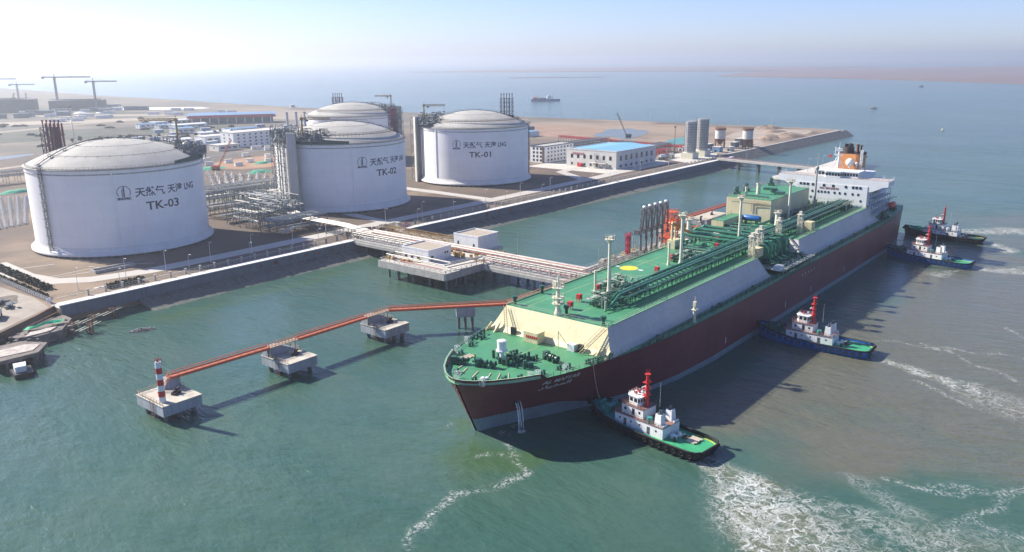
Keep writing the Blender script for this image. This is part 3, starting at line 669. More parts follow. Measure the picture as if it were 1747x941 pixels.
# ------------------------------------------------------------------ gas carrier (local x runs aft from the bow, y to starboard, z up)
SHIP = thing('gas_carrier_ship', 'giant maroon and grey gas carrier with green decks moored at the jetty', 'ship', (140, 134, 0))
BD = [(0,.3),(.6,2.6),(2,5.0),(5,8.4),(10,12.2),(16,15.6),(22,17.9),(28,19.6),(40,22.3),(52,24.2),(66,25.7),(85,26.6),(110,26.9),(150,26.9),(200,26.9),(250,26.9),(290,26.7),(310,25.6),(326,23.4),(338,20.6)]
SW = [8.2,8.3,9.2,11.5,15.5,20,25,30,41,53,67,86,110,150,200,250,289.5,309.3,325,336.5]
def interp(T, x):
    if x <= T[0][0]: return T[0][1]
    for (a, p), (c, q) in zip(T, T[1:]):
        if x <= c: return p+(q-p)*(x-a)/(c-a)
    return T[-1][1]
BWT = [(8,.15),(8.5,.9),(11,1.7),(14,2.8),(20,5.4),(26,8.3),(39,14),(50,19),(59,22.4),(72,25),(92,26.6),(288,26.6),(300,26.3),(312,25),(325,22.6),(336,19.0)]
def deck_z(s_): return 17.4 if s_ < 17.5 else 16.0+(.5 if s_ > 300 else 0)
def boot_z(s_): return interp([(8,4.2),(26,4.6),(30,4.3),(42,1.2),(60,1.6),(90,2.0),(320,2.0)], s_)
def hull_pt(i, t, side):
    (sd_, bd), sw_ = BD[i], SW[i]; bw = interp(BWT, sw_); k = t**1.25
    return (sw_+(sd_-sw_)*t, side*(bw+(bd-bw)*k), deck_z(sd_)*t)
def refine():
    BD2, SW2 = [], []
    for i in range(len(BD)-1):
        for j in range(3):
            u = j/3; BD2.append((BD[i][0]+(BD[i+1][0]-BD[i][0])*u, BD[i][1]+(BD[i+1][1]-BD[i][1])*u)); SW2.append(SW[i]+(SW[i+1]-SW[i])*u)
    BD2.append(BD[-1]); SW2.append(SW[-1]); return BD2, SW2
BD, SW = refine(); NB = len(BD)
rows = 8; b = MB()
for side in (-1, 1):
    V = []
    for i in range(NB):
        tb = boot_z(SW[i])/deck_z(BD[i][0])
        p = hull_pt(i, 0, side); V.append((p[0], p[1]*.97, -1.5))
        for j in range(rows+1):
            t = 0 if j == 0 else tb+(1-tb)*(j-1)/(rows-1); V.append(hull_pt(i, t, side))
    w = rows+2; F0, F1 = [], []
    for i in range(NB-1):
        for j in range(rows+1):
            q = (i*w+j, (i+1)*w+j, (i+1)*w+j+1, i*w+j+1); q = q if side < 0 else tuple(reversed(q)); (F0 if j < 2 else F1).append(q)
    o = len(b.v); b.add(V, F0, 1, True); b.f.extend([tuple(k+o for k in f) for f in F1]); b.m.extend([0]*len(F1)); b.sm.extend([True]*len(F1))
tp = [hull_pt(NB-1, k/6, -1) for k in range(7)]; ts = [hull_pt(NB-1, k/6, 1) for k in range(7)]
b.add(tp+ts, [(k, 7+k, 8+k, k+1) for k in range(6)], 0); b.build('hull', [HULLR, BOOT], SHIP)
b = MB()                                                           # green bulwark lining at the bow
for side in (-1, 1):
    P = [hull_pt(i, 1, side) for i in range(NB) if BD[i][0] < 17.4]
    for p, q in zip(P, P[1:]):
        g = lambda v, z: (v[0]+.35, v[1]-side*.3, z)
        f = [(0,1,2,3)] if side < 0 else [(3,2,1,0)]
        b.add([g(p,15.9), g(q,15.9), g(q,17.35), g(p,17.35)], [(3,2,1,0),(0,1,2,3)][:1] if side < 0 else [(0,1,2,3)])
        b.add([p, q, g(q,17.35), g(p,17.35)], [(0,1,2,3)] if side > 0 else [(3,2,1,0)])
        b.bar((p[0]+.4,p[1]-side*.3,16),(p[0]+1.4,p[1]-side*1.2,16),.1); b.bar((p[0]+1.4,p[1]-side*1.2,16),(p[0]+.4,p[1]-side*.3,17.2),.1)
b.build('bulwark', RAILG, SHIP)
b = MB()                                                            # weather deck
L = [hull_pt(i, 1, -1) for i in range(NB)]
for a in range(NB-1):
    p, q = hull_pt(a, 1, -1), hull_pt(a+1, 1, -1); za, zb = (16.0+(.5 if v[0] > 300 else 0) for v in (p, q))
    b.add([(p[0]+.1, p[1]+.15, za), (q[0]+.1, q[1]+.15, zb), (q[0]+.1, -q[1]-.15, zb), (p[0]+.1, -p[1]-.15, za)], [(0,1,2,3)])
b.build('weather_deck', DECKG, SHIP)
b = MB()
for side in (-1, 1):
    P = [Vector(hull_pt(i, 1, side)) for i in range(NB) if BD[i][0] >= 18]
    P = [Vector((p.x, p.y-side*.35, p.z)) for p in P]; b.rail(P, 1.2, 2.6, .06)
b.build('deck_railing', RAILG, SHIP)
# trunk: two long blocks with the manifold recess between them
def trunk(name, s0, s1, f0, f1, front=False, aft=False):
    b = MB(); n = 2
    def sec(s_, lean):
        return [(s_-lean, -22.0, 16.02), (s_-lean*.7, -21.0, 17.4), (s_, -18.2, 23.2), (s_, 18.2, 23.2), (s_-lean*.7, 21.0, 17.4), (s_-lean, 22.0, 16.02)]
    A, B = sec(s0, f0), sec(s1, -f1); k = 6
    b.add(A+B, [(0,6,7,1)[::-1] if 0 else (1,7,6,0)[::-1], (1,7,8,2), (3,9,10,4), (4,10,11,5)], 0)
    b.f[0] = (0,6,7,1)
    b.add(A+B, [(2,8,9,3)], 1); b.add(A+B, [(5,4,3,2,1,0)], 2 if front else 0); b.add(A+B, [(6,7,8,9,10,11)], 0)
    # fix windings for outward faces
    return b.build(name, [TRUNKG, DECKG, CREAM], SHIP)
trunk('forward_trunk', 43.3, 146, 4.2, 5, front=True)
trunk('aft_trunk', 187, 281.5, 5, 7)
b = MB(); b.box(141.5, -13, 16.02, 192, 13, 23.17); b.build('manifold_trunk', [DECKG], SHIP)
b = MB()                                                            # edge kerbs of the trunk deck
for y in (-18.2, 18.2):
    for a, c in ((43.3, 146), (187, 281.5)): b.box(a, y-.12, 23.2, c, y+.12, 23.55)
b.build('deck_kerb', RAILG, SHIP)
b = MB()
for y in (-18.0, 18.0):
    for a, c in ((43.6, 145.7), (187.3, 281)): b.rail([(a, y, 23.4), (c, y, 23.4)], 1.15, 2.4, .06)
b.rail([(43.6,-18,23.3),(43.6,18,23.3)], 1.1, 2.4, .05); b.build('trunk_railing', mat('cream_green_rail', (.48,.56,.36), .5, .1, .8), SHIP)
# cream buttresses and stairs on the trunk front
b = MB()
for y in (21.4, 18.2, -18.2, -21.4):
    P = [(39.3, 16.05), (36.6, 16.05), (38.2, 17.1), (39.9, 18.2)] if abs(y) > 20 else [(39.3, 16.05), (37.0, 16.05), (39.0, 17.8), (40.4, 19.0)]
    n = len(P); V = [(x, y-.12, z) for x, z in P]+[(x, y+.12, z) for x, z in P]; b.add(V, [tuple(range(n)), tuple(range(2*n-1, n-1, -1))]+[(i, (i+1)%n, n+(i+1)%n, n+i) for i in range(n)])
b.build('front_buttress', CREAM, SHIP)
for y0, y1 in ((19.5, 13.5), (-19.5, -13.5)):
    b = MB(); p, q = Vector((42.4, y0*.93, 23.3)), Vector((37.2, y1*.98, 16.3))
    for k in (-.5, .5): b.bar(p+Vector((0,k,0)), q+Vector((0,k,0)), .12); b.bar(p+Vector((0,k,1)), q+Vector((0,k,1)), .05)
    for i in range(1, 16): c = p.lerp(q, i/16); b.bar(c+Vector((0,-.5,0)), c+Vector((0,.5,0)), .07)
    b.build('stairway', mat('weathered_cream_steel', (.42,.36,.22), .6, .2, 1), SHIP)
b = MB(); b.ob(38.0, 3.6, 16.05, 3.4, 5.2, 3.2); b.build('deck_store', CREAM, SHIP)
b = MB()
for i in range(6): b.box(36.18, 5.2-i*.75, 17.5, 36.28, 4.75-i*.75, 18.3)
b.build('warning_lettering', RED, SHIP)
b = MB(); b.ob(38.6, -9.6, 16.05, 1.8, 2.4, 2.0); b.build('vent_box', WHITE, SHIP)
b = MB(); b.cyl(37.6, -5.4, 16, 21.2, .14); b.bar((37.6,-5.4,21),(37.4,-9.2,17.4),.1); b.build('hose_davit', CREAM, SHIP)
b = MB(); b.box(39.0, 11.6, 16.05, 39.7, 13.2, 18.2); b.box(38.6, -13.0, 16.05, 39.5, -11.4, 18.2); b.build('trunk_doorway', BLACK, SHIP)
# name on the port bow and on the house front
def hull_text(body, size, s0, s1, top, rows_t):
    me = text_mesh(body, size, .02, .03); xs = [v.co.x for v in me.vertices]; xa, xb = min(xs), max(xs)
    for v in me.vertices:
        u = (v.co.x-xa)/(xb-xa); sx = s0+(s1-s0)*u; t = (rows_t+v.co.y)/16.0
        # hull surface at this deck station
        i = min(range(NB-1), key=lambda k: abs(BD[k][0]-sx) if BD[k][0] <= sx else 1e9); f = (sx-BD[i][0])/(BD[i+1][0]-BD[i][0])
        p, q = Vector(hull_pt(i, t, -1)), Vector(hull_pt(i+1, t, -1)); c = p.lerp(q, f); v.co = (c.x-.05, c.y-.09-v.co.z, c.z)
    me.materials.append(SINK); o = bpy.data.objects.new('ship_name', me); COL.objects.link(o); o.parent = SHIP
hull_text('AL MAFYAR', 1.9, 17.8, 29.5, 15, 13.9)
hull_text('ﺭﺎﻴﻔﻤﻟﺍ', 1.7, 17.6, 27.6, 13, 12.0)
b = MB()
for i in range(6): p = hull_pt(6+i*5, .55, -1)
b.ball((15.2, -6.3, 9.6), 1.5, 14); b.build('anchor_pocket', mat('dull_purple_paint', (.13,.06,.08), .6, .2, .3), SHIP)
b = MB(); b.bar((14.6,-7.6,9.2),(14.9,-8.3,7.4),.25); b.bar((14.0,-8.3,7.4),(16,-8.5,7.5),.3); b.build('anchor', BLACK, SHIP)
# helipad marks
b = MB(); c = (104.8, 12.3)
def ring(b, cx, cy, r0, r1, z, n=64, ymax=17.6):
    for i in range(n):
        a0, a1 = 2*math.pi*i/n, 2*math.pi*(i+1)/n
        if cy+r1*math.sin((a0+a1)/2) > ymax: continue
        b.add([(cx+r*math.cos(a), cy+r*math.sin(a), z) for a, r in ((a0,r0),(a0,r1),(a1,r1),(a1,r0))], [(0,1,2,3)])
    return b
b.prism([(c[0]+3.25*math.cos(i*math.pi/16), c[1]+3.25*math.sin(i*math.pi/16)) for i in range(32)], 23.2, 23.225)
b.build('landing_spot', YELLOW, SHIP)
LY = mat('pale_yellow_line', (.45,.48,.20), .6, .2, .5)
b = MB(); ring(b, c[0], c[1], 10.7, 10.95, 23.206); b.box(46, 11.9, 23.2, 101.3, 12.1, 23.208); b.box(108.3, 11.9, 23.2, 128, 12.1, 23.208)
b.box(44, -4, 23.2, 64, -3.85, 23.208); b.box(60, 2, 23.2, 60.2, 17, 23.209); b.box(45,14.6,23.2,60,14.75,23.208); b.box(118,4,23.2,118.2,17,23.209)
b.build('deck_lines', LY, SHIP)
b = MB(); b.box(104.2, 16.2, 23.2, 105.4, 18, 23.215); b.box(104.2, 6.6, 23.2, 105.4, 8.4, 23.215); b.build('landing_marks', WHITE, SHIP)
b = MB(); b.box(22, -.15, 16, 36, 0, 16.012); b.box(26, -8, 16, 26.12, 9, 16.014); b.build('forecastle_lines', LY, SHIP)
# forecastle machinery
def winch(s_, y, a, L=6.5):
    w = MB(); ca, sa = math.cos(a), math.sin(a)
    P = lambda u, v=0, z=0: (s_+u*ca-v*sa, y+u*sa+v*ca, 16+z)
    for u0, u1, r in ((-L/2, -L/2+.2, .85), (-L/2+.2, -L/2+1.4, .5), (-L/2+1.4, -L/2+1.6, .85), (-.8, -.6, .9), (-.6, .7, .55), (.7, .9, .9), (L/2-1.0, L/2-.8, .7), (L/2-.8, L/2, .35)):
        w.bar(P(u0,0,1.25), P(u1,0,1.25), r, 12)
    w.bar(P(-L/2-.4,0,1.25), P(L/2+.3,0,1.25), .25, 8)
    for u in (-L/2+1.0, 0, L/2-1.4): w.ob(*P(u)[:2], 16.02, .5, 2.2, 1.1, a)
    w.ob(*P(1.8)[:2], 16.02, 1.3, 1.6, 2.2, a); return w.build('mooring_winch', MACHG, SHIP)
winch(13.8, 1.6, 1.9, 6.5); winch(28.6, -9.4, 1.35, 6); winch(11.5, 8.2, 2.1, 4.4)
b = MB(); rd = random.Random(11)
for i in range(46):
    s_, y = rd.gauss(21.5, 2.6), rd.gauss(-2.6, 2.6); h = rd.uniform(.6, 2.6)
    k = rd.random()
    if k < .45: b.cyl(s_, y, 16, 16+h, rd.uniform(.15, .5), None, 8)
    elif k < .8: b.ob(s_, y, 16, rd.uniform(.5, 1.6), rd.uniform(.5, 1.6), h*.7, rd.uniform(0, 3))
    else: b.bar((s_, y, 16+h), (s_+rd.uniform(-2,2), y+rd.uniform(-2,2), 16+h), .14, 6)
b.build('windlass', MACHG, SHIP)
for i, (s_, y) in enumerate([(4.5,-3),(6,4.5),(9.5,-8.8),(13,-11.2),(19,-14),(27,-16.5),(12,10.5),(17,13.2),(24,15.6),(31,17.2),(33,-18.6),(36.5,-19.3),(24.6,-15.2),(25.6,1.5),(26.8,-5.6),(22.4,3.4)]):
    b = MB()
    for d in (-.6, .6): b.cyl(s_+d, y, 16, 17.05, .32, .32, 8); b.cyl(s_+d, y, 17.0, 17.15, .45, .45, 8)
    b.box(s_-1.1, y-.4, 16, s_+1.1, y+.4, 16.15); b.build('bollard', MACHG, SHIP)
for s_, y in ((33.5,-19.6),(35.5,-20.4),(37.5,-20.9),(39.8,-21.6),(29.5,18.6),(31.5,19.2),(26.5,17.9),(34,19.8)):
    b = MB(); a = math.atan2(1, 4)*(-1 if y < 0 else 1)
    b.ob(s_, y, 16, 1.6, .5, .3, a); b.ob(s_-.7, y, 16, .25, .5, 1.4, a); b.ob(s_+.7, y, 16, .25, .5, 1.4, a); b.ob(s_, y, 17.3, 1.7, .5, .2, a); b.build('roller_fairlead', MACHG, SHIP)
for s_, y in ((3.5,-6.6),(3.6,2.0),(16.6,-14.2),(14.6,-13.3),(24.5,-17.4),(17.8,15.2),(25,18.1)):
    b = MB(); b.truss((s_, y, 16.05), (s_, y, 17.9), 1.3, .8, 1.8, .045); b.build('rail_gate', WHITE, SHIP)
b = MB()
for p, q in (((7,-5),(11,-3)),((8.5,-7.2),(12.5,-5)),((6,-1),(10,.5)),((5,2.5),(10,4.5)),((7.6,6),(12,7)),((10.5,-9.5),(14,-6.6))): b.bar((*p,16.12),(*q,16.12),.1); b.bar((p[0]+.25,p[1]+.25,16.12),(q[0]+.25,q[1]+.25,16.12),.08)
b.build('mooring_rope', PLY, SHIP)
b = MB(); b.ball((6.6,-4.2,16.5), .7, 10, zs=.6); b.ball((7.4,-4.9,16.5), .55, 10, zs=.6); b.build('rope_coil', WHITE, SHIP)
b = MB(); b.cyl(19.2,0,16,20.0,.65,.5,16); b.cyl(19.2,0,19.4,19.7,1.6,1.6,16); b.cyl(19.2,0,19.7,22.3,1.25,1.25,20); b.bar((19.2,0,22.3),(19.2,0,22.5),1.35,20,r2=.9); b.bar((19.2,.4,19.4),(21.5,3,16),.1); b.build('bow_vent_post', WHITE, SHIP)
b = MB()
for i in range(5): b.box(13.6+rd.uniform(-.6,.6), 9+i*.5, 16.02, 18.8+rd.uniform(-.6,.6), 9.3+i*.5, 16.25)
b.build('plank_stack', PLY, SHIP)
w = thing('person', 'deck worker in a bright yellow-green vest standing among the bow winches', 'person', (140+16.2, 134+7.2, 16))
b = MB(); b.lathe([(.13,0),(.15,.4),(.17,.85)], 8, 0, -.12); b.lathe([(.13,0),(.15,.4),(.17,.85)], 8, 0, .12); b.lathe([(.05,.8),(.22,.85),(.24,1.2),(.23,1.42),(.08,1.5),(.1,1.55),(.13,1.65),(.1,1.78),(.02,1.82)], 10)
b.bar((0,.25,1.4),(.1,.42,.85),.06,6); b.bar((0,-.25,1.4),(.1,-.42,.85),.06,6); b.build('body', mat('dark_workwear', (.03,.05,.12), .8, .1, 1), w)
b = MB(); b.lathe([(.25,.85),(.27,1.2),(.25,1.44)], 10); b.build('safety_vest', mat('fluorescent_vest', (.45,.75,.05), .7, .05, 1), w)
b = MB(); b.lathe([(.15,1.7),(.14,1.82),(.02,1.88)], 10); b.build('hard_hat', YELLOW, w)
# masts and posts on the trunk deck
def post(s_, y, z0, z1, r0, r1, top=True, m=CREAMP, nm='deck_mast'):
    b = MB(); b.cyl(s_, y, z0, z0+1.6, r0*1.7, r0*1.1, 12); b.cyl(s_, y, z0+1.5, z1, r0, r1, 12)
    if top:
        b.cyl(s_, y, z1-.1, z1+.1, 1.7, 1.7, 12); b.cyl(s_, y, z1-1.2, z1, .7, 1.1, 12)
        P = [(s_+1.65*math.cos(i*math.pi/5), y+1.65*math.sin(i*math.pi/5), z1) for i in range(11)]; b.rail(P, 1.1, 2, .06); b.ob(s_+.4, y, z1+.1, .9, 1.2, .8)
    return b.build(nm, m, SHIP)
post(72.4, 0, 23.2, 41.0, .62, .5); post(120.3, 0, 23.2, 41.4, .62, .5); post(170, 0, 23.2, 41.2, .6, .45); post(223, 0, 23.2, 41.4, .6, .45)
post(69.6, 3.4, 23.2, 31, .42, .4, False, nm='vent_post'); post(117.5, 3.4, 23.2, 31.5, .42, .4, False, nm='vent_post')
post(44.9, 0, 23.2, 31, .75, .5, False); post(161.5, 18.2, 23.2, 31.5, 1.1, .9, nm='vent_mast'); post(197, -5, 23.2, 31.5, 1.15, .95, nm='vent_mast')
b = MB(); b.cyl(45, 0, 31, 35.2, .35, .2, 8)
for z in (26.6, 28.4, 31.4): b.cyl(45, 0, z, z+.15, 1.9, 1.9, 12); b.rail([(45+1.8*math.cos(i*math.pi/5), 1.8*math.sin(i*math.pi/5), z) for i in range(11)], .9, 2, .05)
b.ob(45, 1.2, 31.6, .8, 1.4, 1.6); b.bar((45,-1.6,33),(45,1.6,33),.08); b.build('bow_mast_platform', CREAMP, SHIP)
b = MB(); b.cyl(256, 0, 23.2, 43, .62, .4, 10); b.ball((256,0,44), 1.0, 12); b.cyl(256,0,44,51,.16,.08,6); b.bar((256,-1.6,48.5),(256,1.6,48.5),.07); b.bar((256,-1.8,42),(256,1.8,42),.1); b.build('foremast', mat('grey_mast_paint', (.40,.40,.34), .5, .1, .8), SHIP)
for s_, y in ((146,-15.6),(152.5,-14.5),(160.5,-12.8),(199.6,-13.9),(181,-12)):
    b = MB(); b.truss((s_, y, 23.2), (s_, y, 31.5), 1.7, 1.7, 1.7, .13); b.ob(s_, y, 31.3, 2.6, 2.6, .2); b.ob(s_, y, 31.5, 1.1, 1.1, 1.2); b.build('lattice_post', CREAMP, SHIP)
for s_, y, h in ((149.6,-16.2,3.2),(209.3,-14.6,3.6)):
    b = MB(); b.ob(s_, y, 23.25, 4.4, 3.2, h); b.ob(s_-.4, y, 23.25+h, 3.0, 3.3, .15); b.build('equipment_locker', CREAM, SHIP)
for s_, y in ((47.0,-1.5),(44.8,-15.8),(45.4,16.6),(60,18.8-1.5)):
    b = MB(); b.cyl(s_, y, 23.2, 25.2, .5, .5, 12); b.cyl(s_, y, 25.0, 25.8, .85, .85, 12); b.build('mushroom_vent', MACHG, SHIP)
for s_, y in ((51.5,.3),(59.7,2.7),(71.9,4.4),(104.3,.7),(123.2,5.4),(151,.6),(203.3,15),(163.5,6)):
    b = MB(); b.box(s_-.75, y-.65, 24.1, s_+.75, y+.65, 25.4); b.box(s_-.8, y-.7, 25.4, s_+.8, y+.7, 25.55)
    for dx in (-.6,.6):
        for dy in (-.5,.5): b.bar((s_+dx,y+dy,23.2),(s_+dx,y+dy,24.1),.09)
    b.build('fire_hose_box', RED, SHIP)
# liquid dome clusters: dense small pipework on deck
def cluster(s0, s1, y0, y1, n, seed, h=2.6, m=MACHG, z=23.2, nm='tank_dome_piping'):
    rd = random.Random(seed); b = MB()
    for i in range(n):
        s_, y = rd.uniform(s0, s1), rd.uniform(y0, y1); k = rd.random(); hh = rd.uniform(.6, h)
        if k < .3: b.cyl(s_, y, z, z+hh, rd.uniform(.12, .4), None, 8)
        elif k < .55: q = rd.choice([(1, 0), (0, 1)]); l_ = rd.uniform(1.5, 4.5); b.bar((s_, y, z+hh), (s_+q[0]*l_, y+q[1]*l_, z+hh), rd.uniform(.12, .28), 6); b.bar((s_,y,z),(s_,y,z+hh),.1)
        elif k < .75: b.ob(s_, y, z, rd.uniform(.4, 1.4), rd.uniform(.4, 1.4), hh*.7)
        elif k < .9: b.cyl(s_, y, z+hh*.6, z+hh, .5, .5, 10); b.cyl(s_, y, z, z+hh, .12, None, 6)
        else: b.bar((s_,y,z),(s_,y,z+hh+1),.07)
    return b.build(nm, m, SHIP)
WPIPE = mat('pale_valve_paint', (.42,.46,.38), .5, .3, .8)
for i, (s0, s1, y0, y1, n) in enumerate([(74, 86, -6, 5, 150), (57, 68, -9, -2, 45), (122, 136, -4, 5, 130), (172, 184, -6, 8, 110), (226, 240, -6, 5, 110), (262, 277, -12, 12, 150), (206, 222, -10, -2, 60)]):
    cluster(s0, s1, y0, y1, n, i+5); cluster(s0, s1, y0, y1, n//3, i+50, 3.2, WPIPE, nm='valve_group')
    b = MB(); b.rail([(s0,y1+.6,23.2+2.2),(s1,y1+.6,23.2+2.2),(s1,y0,23.2+2.2)], 1.1, 1.8, .06); b.box(s0, y1-.6, 25.2, s1, y1+.8, 25.32)
    for k in range(5): b.bar((s0+(s1-s0)*k/4,y1+.6,23.2),(s0+(s1-s0)*k/4,y1+.6,25.3),.09)
    b.build('catwalk', WPIPE, SHIP)
# long green pipe trestles along the trunk
b = MB(); rd = random.Random(4)
for y, z, r, s0, s1 in ((-7.2,26.4,.34,66,277),(-8.2,26.4,.28,66,277),(-9.3,26.5,.38,64,150),(-6.2,26.9,.22,70,277),(-9.4,26.5,.36,192,277),(-4.4,25.6,.3,92,270),(-3.4,25.6,.22,92,270),(-10.4,24.6,.2,60,277),(2.4,25.2,.3,190,262),(3.6,25.2,.3,190,262),(-1.6,25.4,.25,140,262)):
    b.bar((s0,y,z),(s1,y,z),r,8)
    if s0 < 80: b.bar((s0,y,z),(s0-6,y,23.8),r,8)
b.build('cargo_pipes', PIPEG, SHIP)
b = MB()
for y, z, r, s0, s1 in ((-7.7,26.75,.09,66,277),(-5.6,27.4,.07,70,277),(-9.9,27.2,.07,64,277)): b.bar((s0,y,z),(s1,y,z),r,4)
b.build('pipe_sheen', mat('pale_green_sheen', (.22,.42,.36), .4, .1, .8), SHIP)  # pale bars paint a sheen along the cargo pipes
b = MB(); s_ = 62
while s_ < 278:
    for y in (-10.6, -5.2): b.bar((s_,y,23.2),(s_,y,26.1),.13)
    b.bar((s_,-10.8,26.0),(s_,-4.8,26.0),.14); b.bar((s_,-10.6,23.3),(s_+2.6,-10.6,26.0),.08); b.bar((s_,-5.2,23.3),(s_+2.6,-5.2,26.0),.08); s_ += 2.9
b.bar((62,-10.8,26),(277,-10.8,26),.13); b.bar((62,-5,26),(277,-5,26),.13)
b.build('pipe_trestle', MACHG, SHIP)
b = MB(); b.box(64,-12.0,26.1,277,-11.0,26.2); b.rail([(64,-12,26.2),(277,-12,26.2)], 1.05, 3, .045)
for k in range(60): b.bar((64+k*3.6,-11.5,23.2),(64+k*3.6,-11.5,26.1),.08)
b.build('trunk_catwalk', MACHG, SHIP)
# manifold crossovers at midship
for i, s_ in enumerate((160, 163.6, 167.2, 171.6, 175.2, 178.8)):
    b = MB(); z = 25.2+.5*(i % 2); r = .62
    b.bar((s_,-12,z),(s_,16.5,z),r,10); 
    for y, d in ((-12,-1),(16.5,1)):
        b.bar((s_,y,z),(s_,y+d*3,z+.3),r,10); b.bar((s_,y+d*3,z+.3),(s_,y+d*5,z-1.2),r,10); b.bar((s_,y+d*5,z-1.2),(s_,y+d*5.4,19.2),r,10); b.bar((s_,y+d*5.4,19.6),(s_,y+d*8.6,19.0),r*.9,10); b.bar((s_,y+d*8.5,19.0),(s_,y+d*8.9,19.0),r*1.5,10)
    b.build('manifold_pipe', PIPEG, SHIP)
b = MB()
for sy in (-1, 1):
    b.box(154, min(sy*15, sy*25.4), 17.6, 187, max(sy*15, sy*25.4), 17.85); b.rail([(154,sy*25.3,17.85),(187,sy*25.3,17.85)], 1.1, 2.2, .07)
    for k in range(12): b.bar((155+k*2.8,sy*25,16),(155+k*2.8,sy*25,17.7),.14)
b.build('manifold_platform', WPIPE, SHIP)
b = MB(); b.box(152.5,-24.6,17.9,156.5,-21.8,19.6); b.build('manifold_locker', WHITE, SHIP)
cluster(157, 184, -24, -14, 90, 31, 2.2, MACHG, 17.8, 'manifold_valves')
cluster(157, 184, 14, 24, 60, 32, 2.2, MACHG, 17.8, 'manifold_valves')
cluster(140, 190, -12, 12, 150, 33, 2.2, PIPEG, 23.2, 'crossover_pipes')
b = MB()
for x, y0, y1, z in ((142,-8,10,24.4),(145.5,-6,12,24.4),(186,-9,14,24.5),(189.5,-10,15,25),(193,-8,13,25.4)): b.bar((x,y0,z),(x,y1,z),.42,8); b.bar((x,y1,z),(x+2,y1+1.5,23.3),.42,8); b.bar((x,y0,z),(x,y0-.1,26.4),.4,8)
b.build('branch_pipes', PIPEG, SHIP)
# cargo machinery house, motor room, blue drum
b = MB(); b.box(212.6, 4.4, 23.2, 260, 25.6, 33.4); b.build('machinery_house', [mat('cream_house_paint', (.66,.59,.38), .5, .06, .12, streak=.25)], SHIP)
b = MB(); b.box(212.8, 4.6, 33.4, 259.8, 25.4, 33.62); b.build('machinery_house_roof', DECKG, SHIP)
b = MB(); b.rail([(212.9,4.7,33.6),(212.9,25.3,33.6),(259.7,25.3,33.6),(259.7,4.7,33.6),(212.9,4.7,33.6)], 1.1, 2.2, .06); b.build('roof_railing', WPIPE, SHIP)
for s_, y, z1, r in ((228,17,38.6,1.0),(222,20.4,37.4,.55),(236,12.6,34.8,1.8)):
    b = MB(); b.cyl(s_, y, 33.5, z1, r, r*.9, 12); b.cyl(s_, y, z1-.6, z1, r*1.15, r*1.15, 12); b.build('roof_vent', CREAMP if r < 1.5 else MACHG, SHIP)
for s_, y in ((220,24),(256,22),(232,24.6)):
    b = MB(); b.ob(s_, y, 33.6, 2.6, 2.2, 1.4); b.ob(s_, y, 35, 1.2, 1.2, 2.4); b.bar((s_,y,35),(s_-2,y+.6,36.6),.25,6); b.build('deck_crane', MACHG, SHIP)
b = MB(); b.box(230,6,33.65,233,10,35); b.box(241,14,33.65,244,20,34.6); b.box(218,8,33.65,219,22,34.2); b.build('roof_duct', MACHG, SHIP)
b = MB()
for y in (10, 14.5, 19.5, 23): b.box(212.42, y-1.1, 23.3, 212.58, y+1.1, 24.3)
b.bar((212.3,12,30.5),(212.3,6,30.9),.14); b.bar((212.3,12,30.5),(212.3,12,27.5),.14); b.bar((212.3,13.4,31.6),(212.3,5.5,32),.14); b.bar((212.3,13.4,31.6),(212.3,13.4,27.5),.14); b.bar((212.2,24.6,32.6),(212.2,5.4,32.4),.08)
b.build('wall_piping', mat('rusty_cream', (.42,.27,.14), .7, .2, .8), SHIP)
o = MB(); o.lathe([(.02,-4.6),(.9,-4.4),(1.3,-3.8),(1.3,3.8),(.9,4.4),(.02,4.6)], 24)
o = o.build('nitrogen_drum', BLUE, SHIP, (208.5, 11.4, 25.6)); o.rotation_euler = (R(90), 0, 0)
b = MB(); b.box(207.6,8.6,23.2,209.4,9.2,24.6); b.box(207.6,13.6,23.2,209.4,14.2,24.6); b.build('drum_saddle', MACHG, SHIP)
b = MB(); b.box(187.6, 15.2, 23.2, 208, 20.8, 26.8); b.build('motor_room', CREAM, SHIP)
b = MB(); b.box(187.8, 15.4, 26.8, 207.8, 20.6, 26.95); b.build('motor_room_roof', DECKG, SHIP)
b = MB(); b.rail([(187.8,15.4,26.9),(187.8,20.6,26.9),(207.8,20.6,26.9)], 1.1, 2, .06); b.build('motor_room_railing', WPIPE, SHIP)
# starboard hose crane by the manifold
b = MB(); b.cyl(142, 15.5, 23.2, 33.5, .5, .45, 10); b.cyl(144.6, 15.5, 23.2, 33.2, .3, .3, 8); b.bar((142,15.5,33.3),(144.6,15.5,33.3),.3); b.box(141,13.6,23.2,146.6,17,26.6); b.build('crane_pedestal', CREAM, SHIP)
b = MB(); b.bar((141,15.2,33.6),(150,11.6,28.6),.55); b.bar((141,16.4,33.6),(150,12.8,28.6),.4); b.build('crane_boom', mat('orange_boom_paint', (.75,.22,.04), .5, .1, .8), SHIP)
# lone signal post on the port side deck
b = MB(); b.cyl(82.4,-25.0,16,21.4,.55,.45,8); b.ob(82.4,-25.0,20.2,1.9,1.6,.15); b.ob(82.4,-25,21.4,1.0,1.0,1.4); b.cyl(82.4,-25,22.6,24.4,.1,.1,6); b.build('side_light_post', CREAMP, SHIP)
for s_ in (62, 98, 103, 130, 211, 226, 243, 262):
    b = MB(); b.ob(s_, -23.8, 16, 1.2, 1.0, 1.3); b.cyl(s_+.9, -23.8, 16, 17.2, .3, None, 8); b.build('side_bollard', MACHG, SHIP)
b = MB()
for k in range(60):
    s_ = 52+k*3.9; b.ob(s_, -24.6, 16.02, .25, .25, 1.4); 
b.bar((52,-24.6,17.2),(286,-24.6,17.2),.14); b.bar((52,-24.2,16.5),(286,-24.2,16.5),.18,6); b.build('side_pipe', MACHG, SHIP)
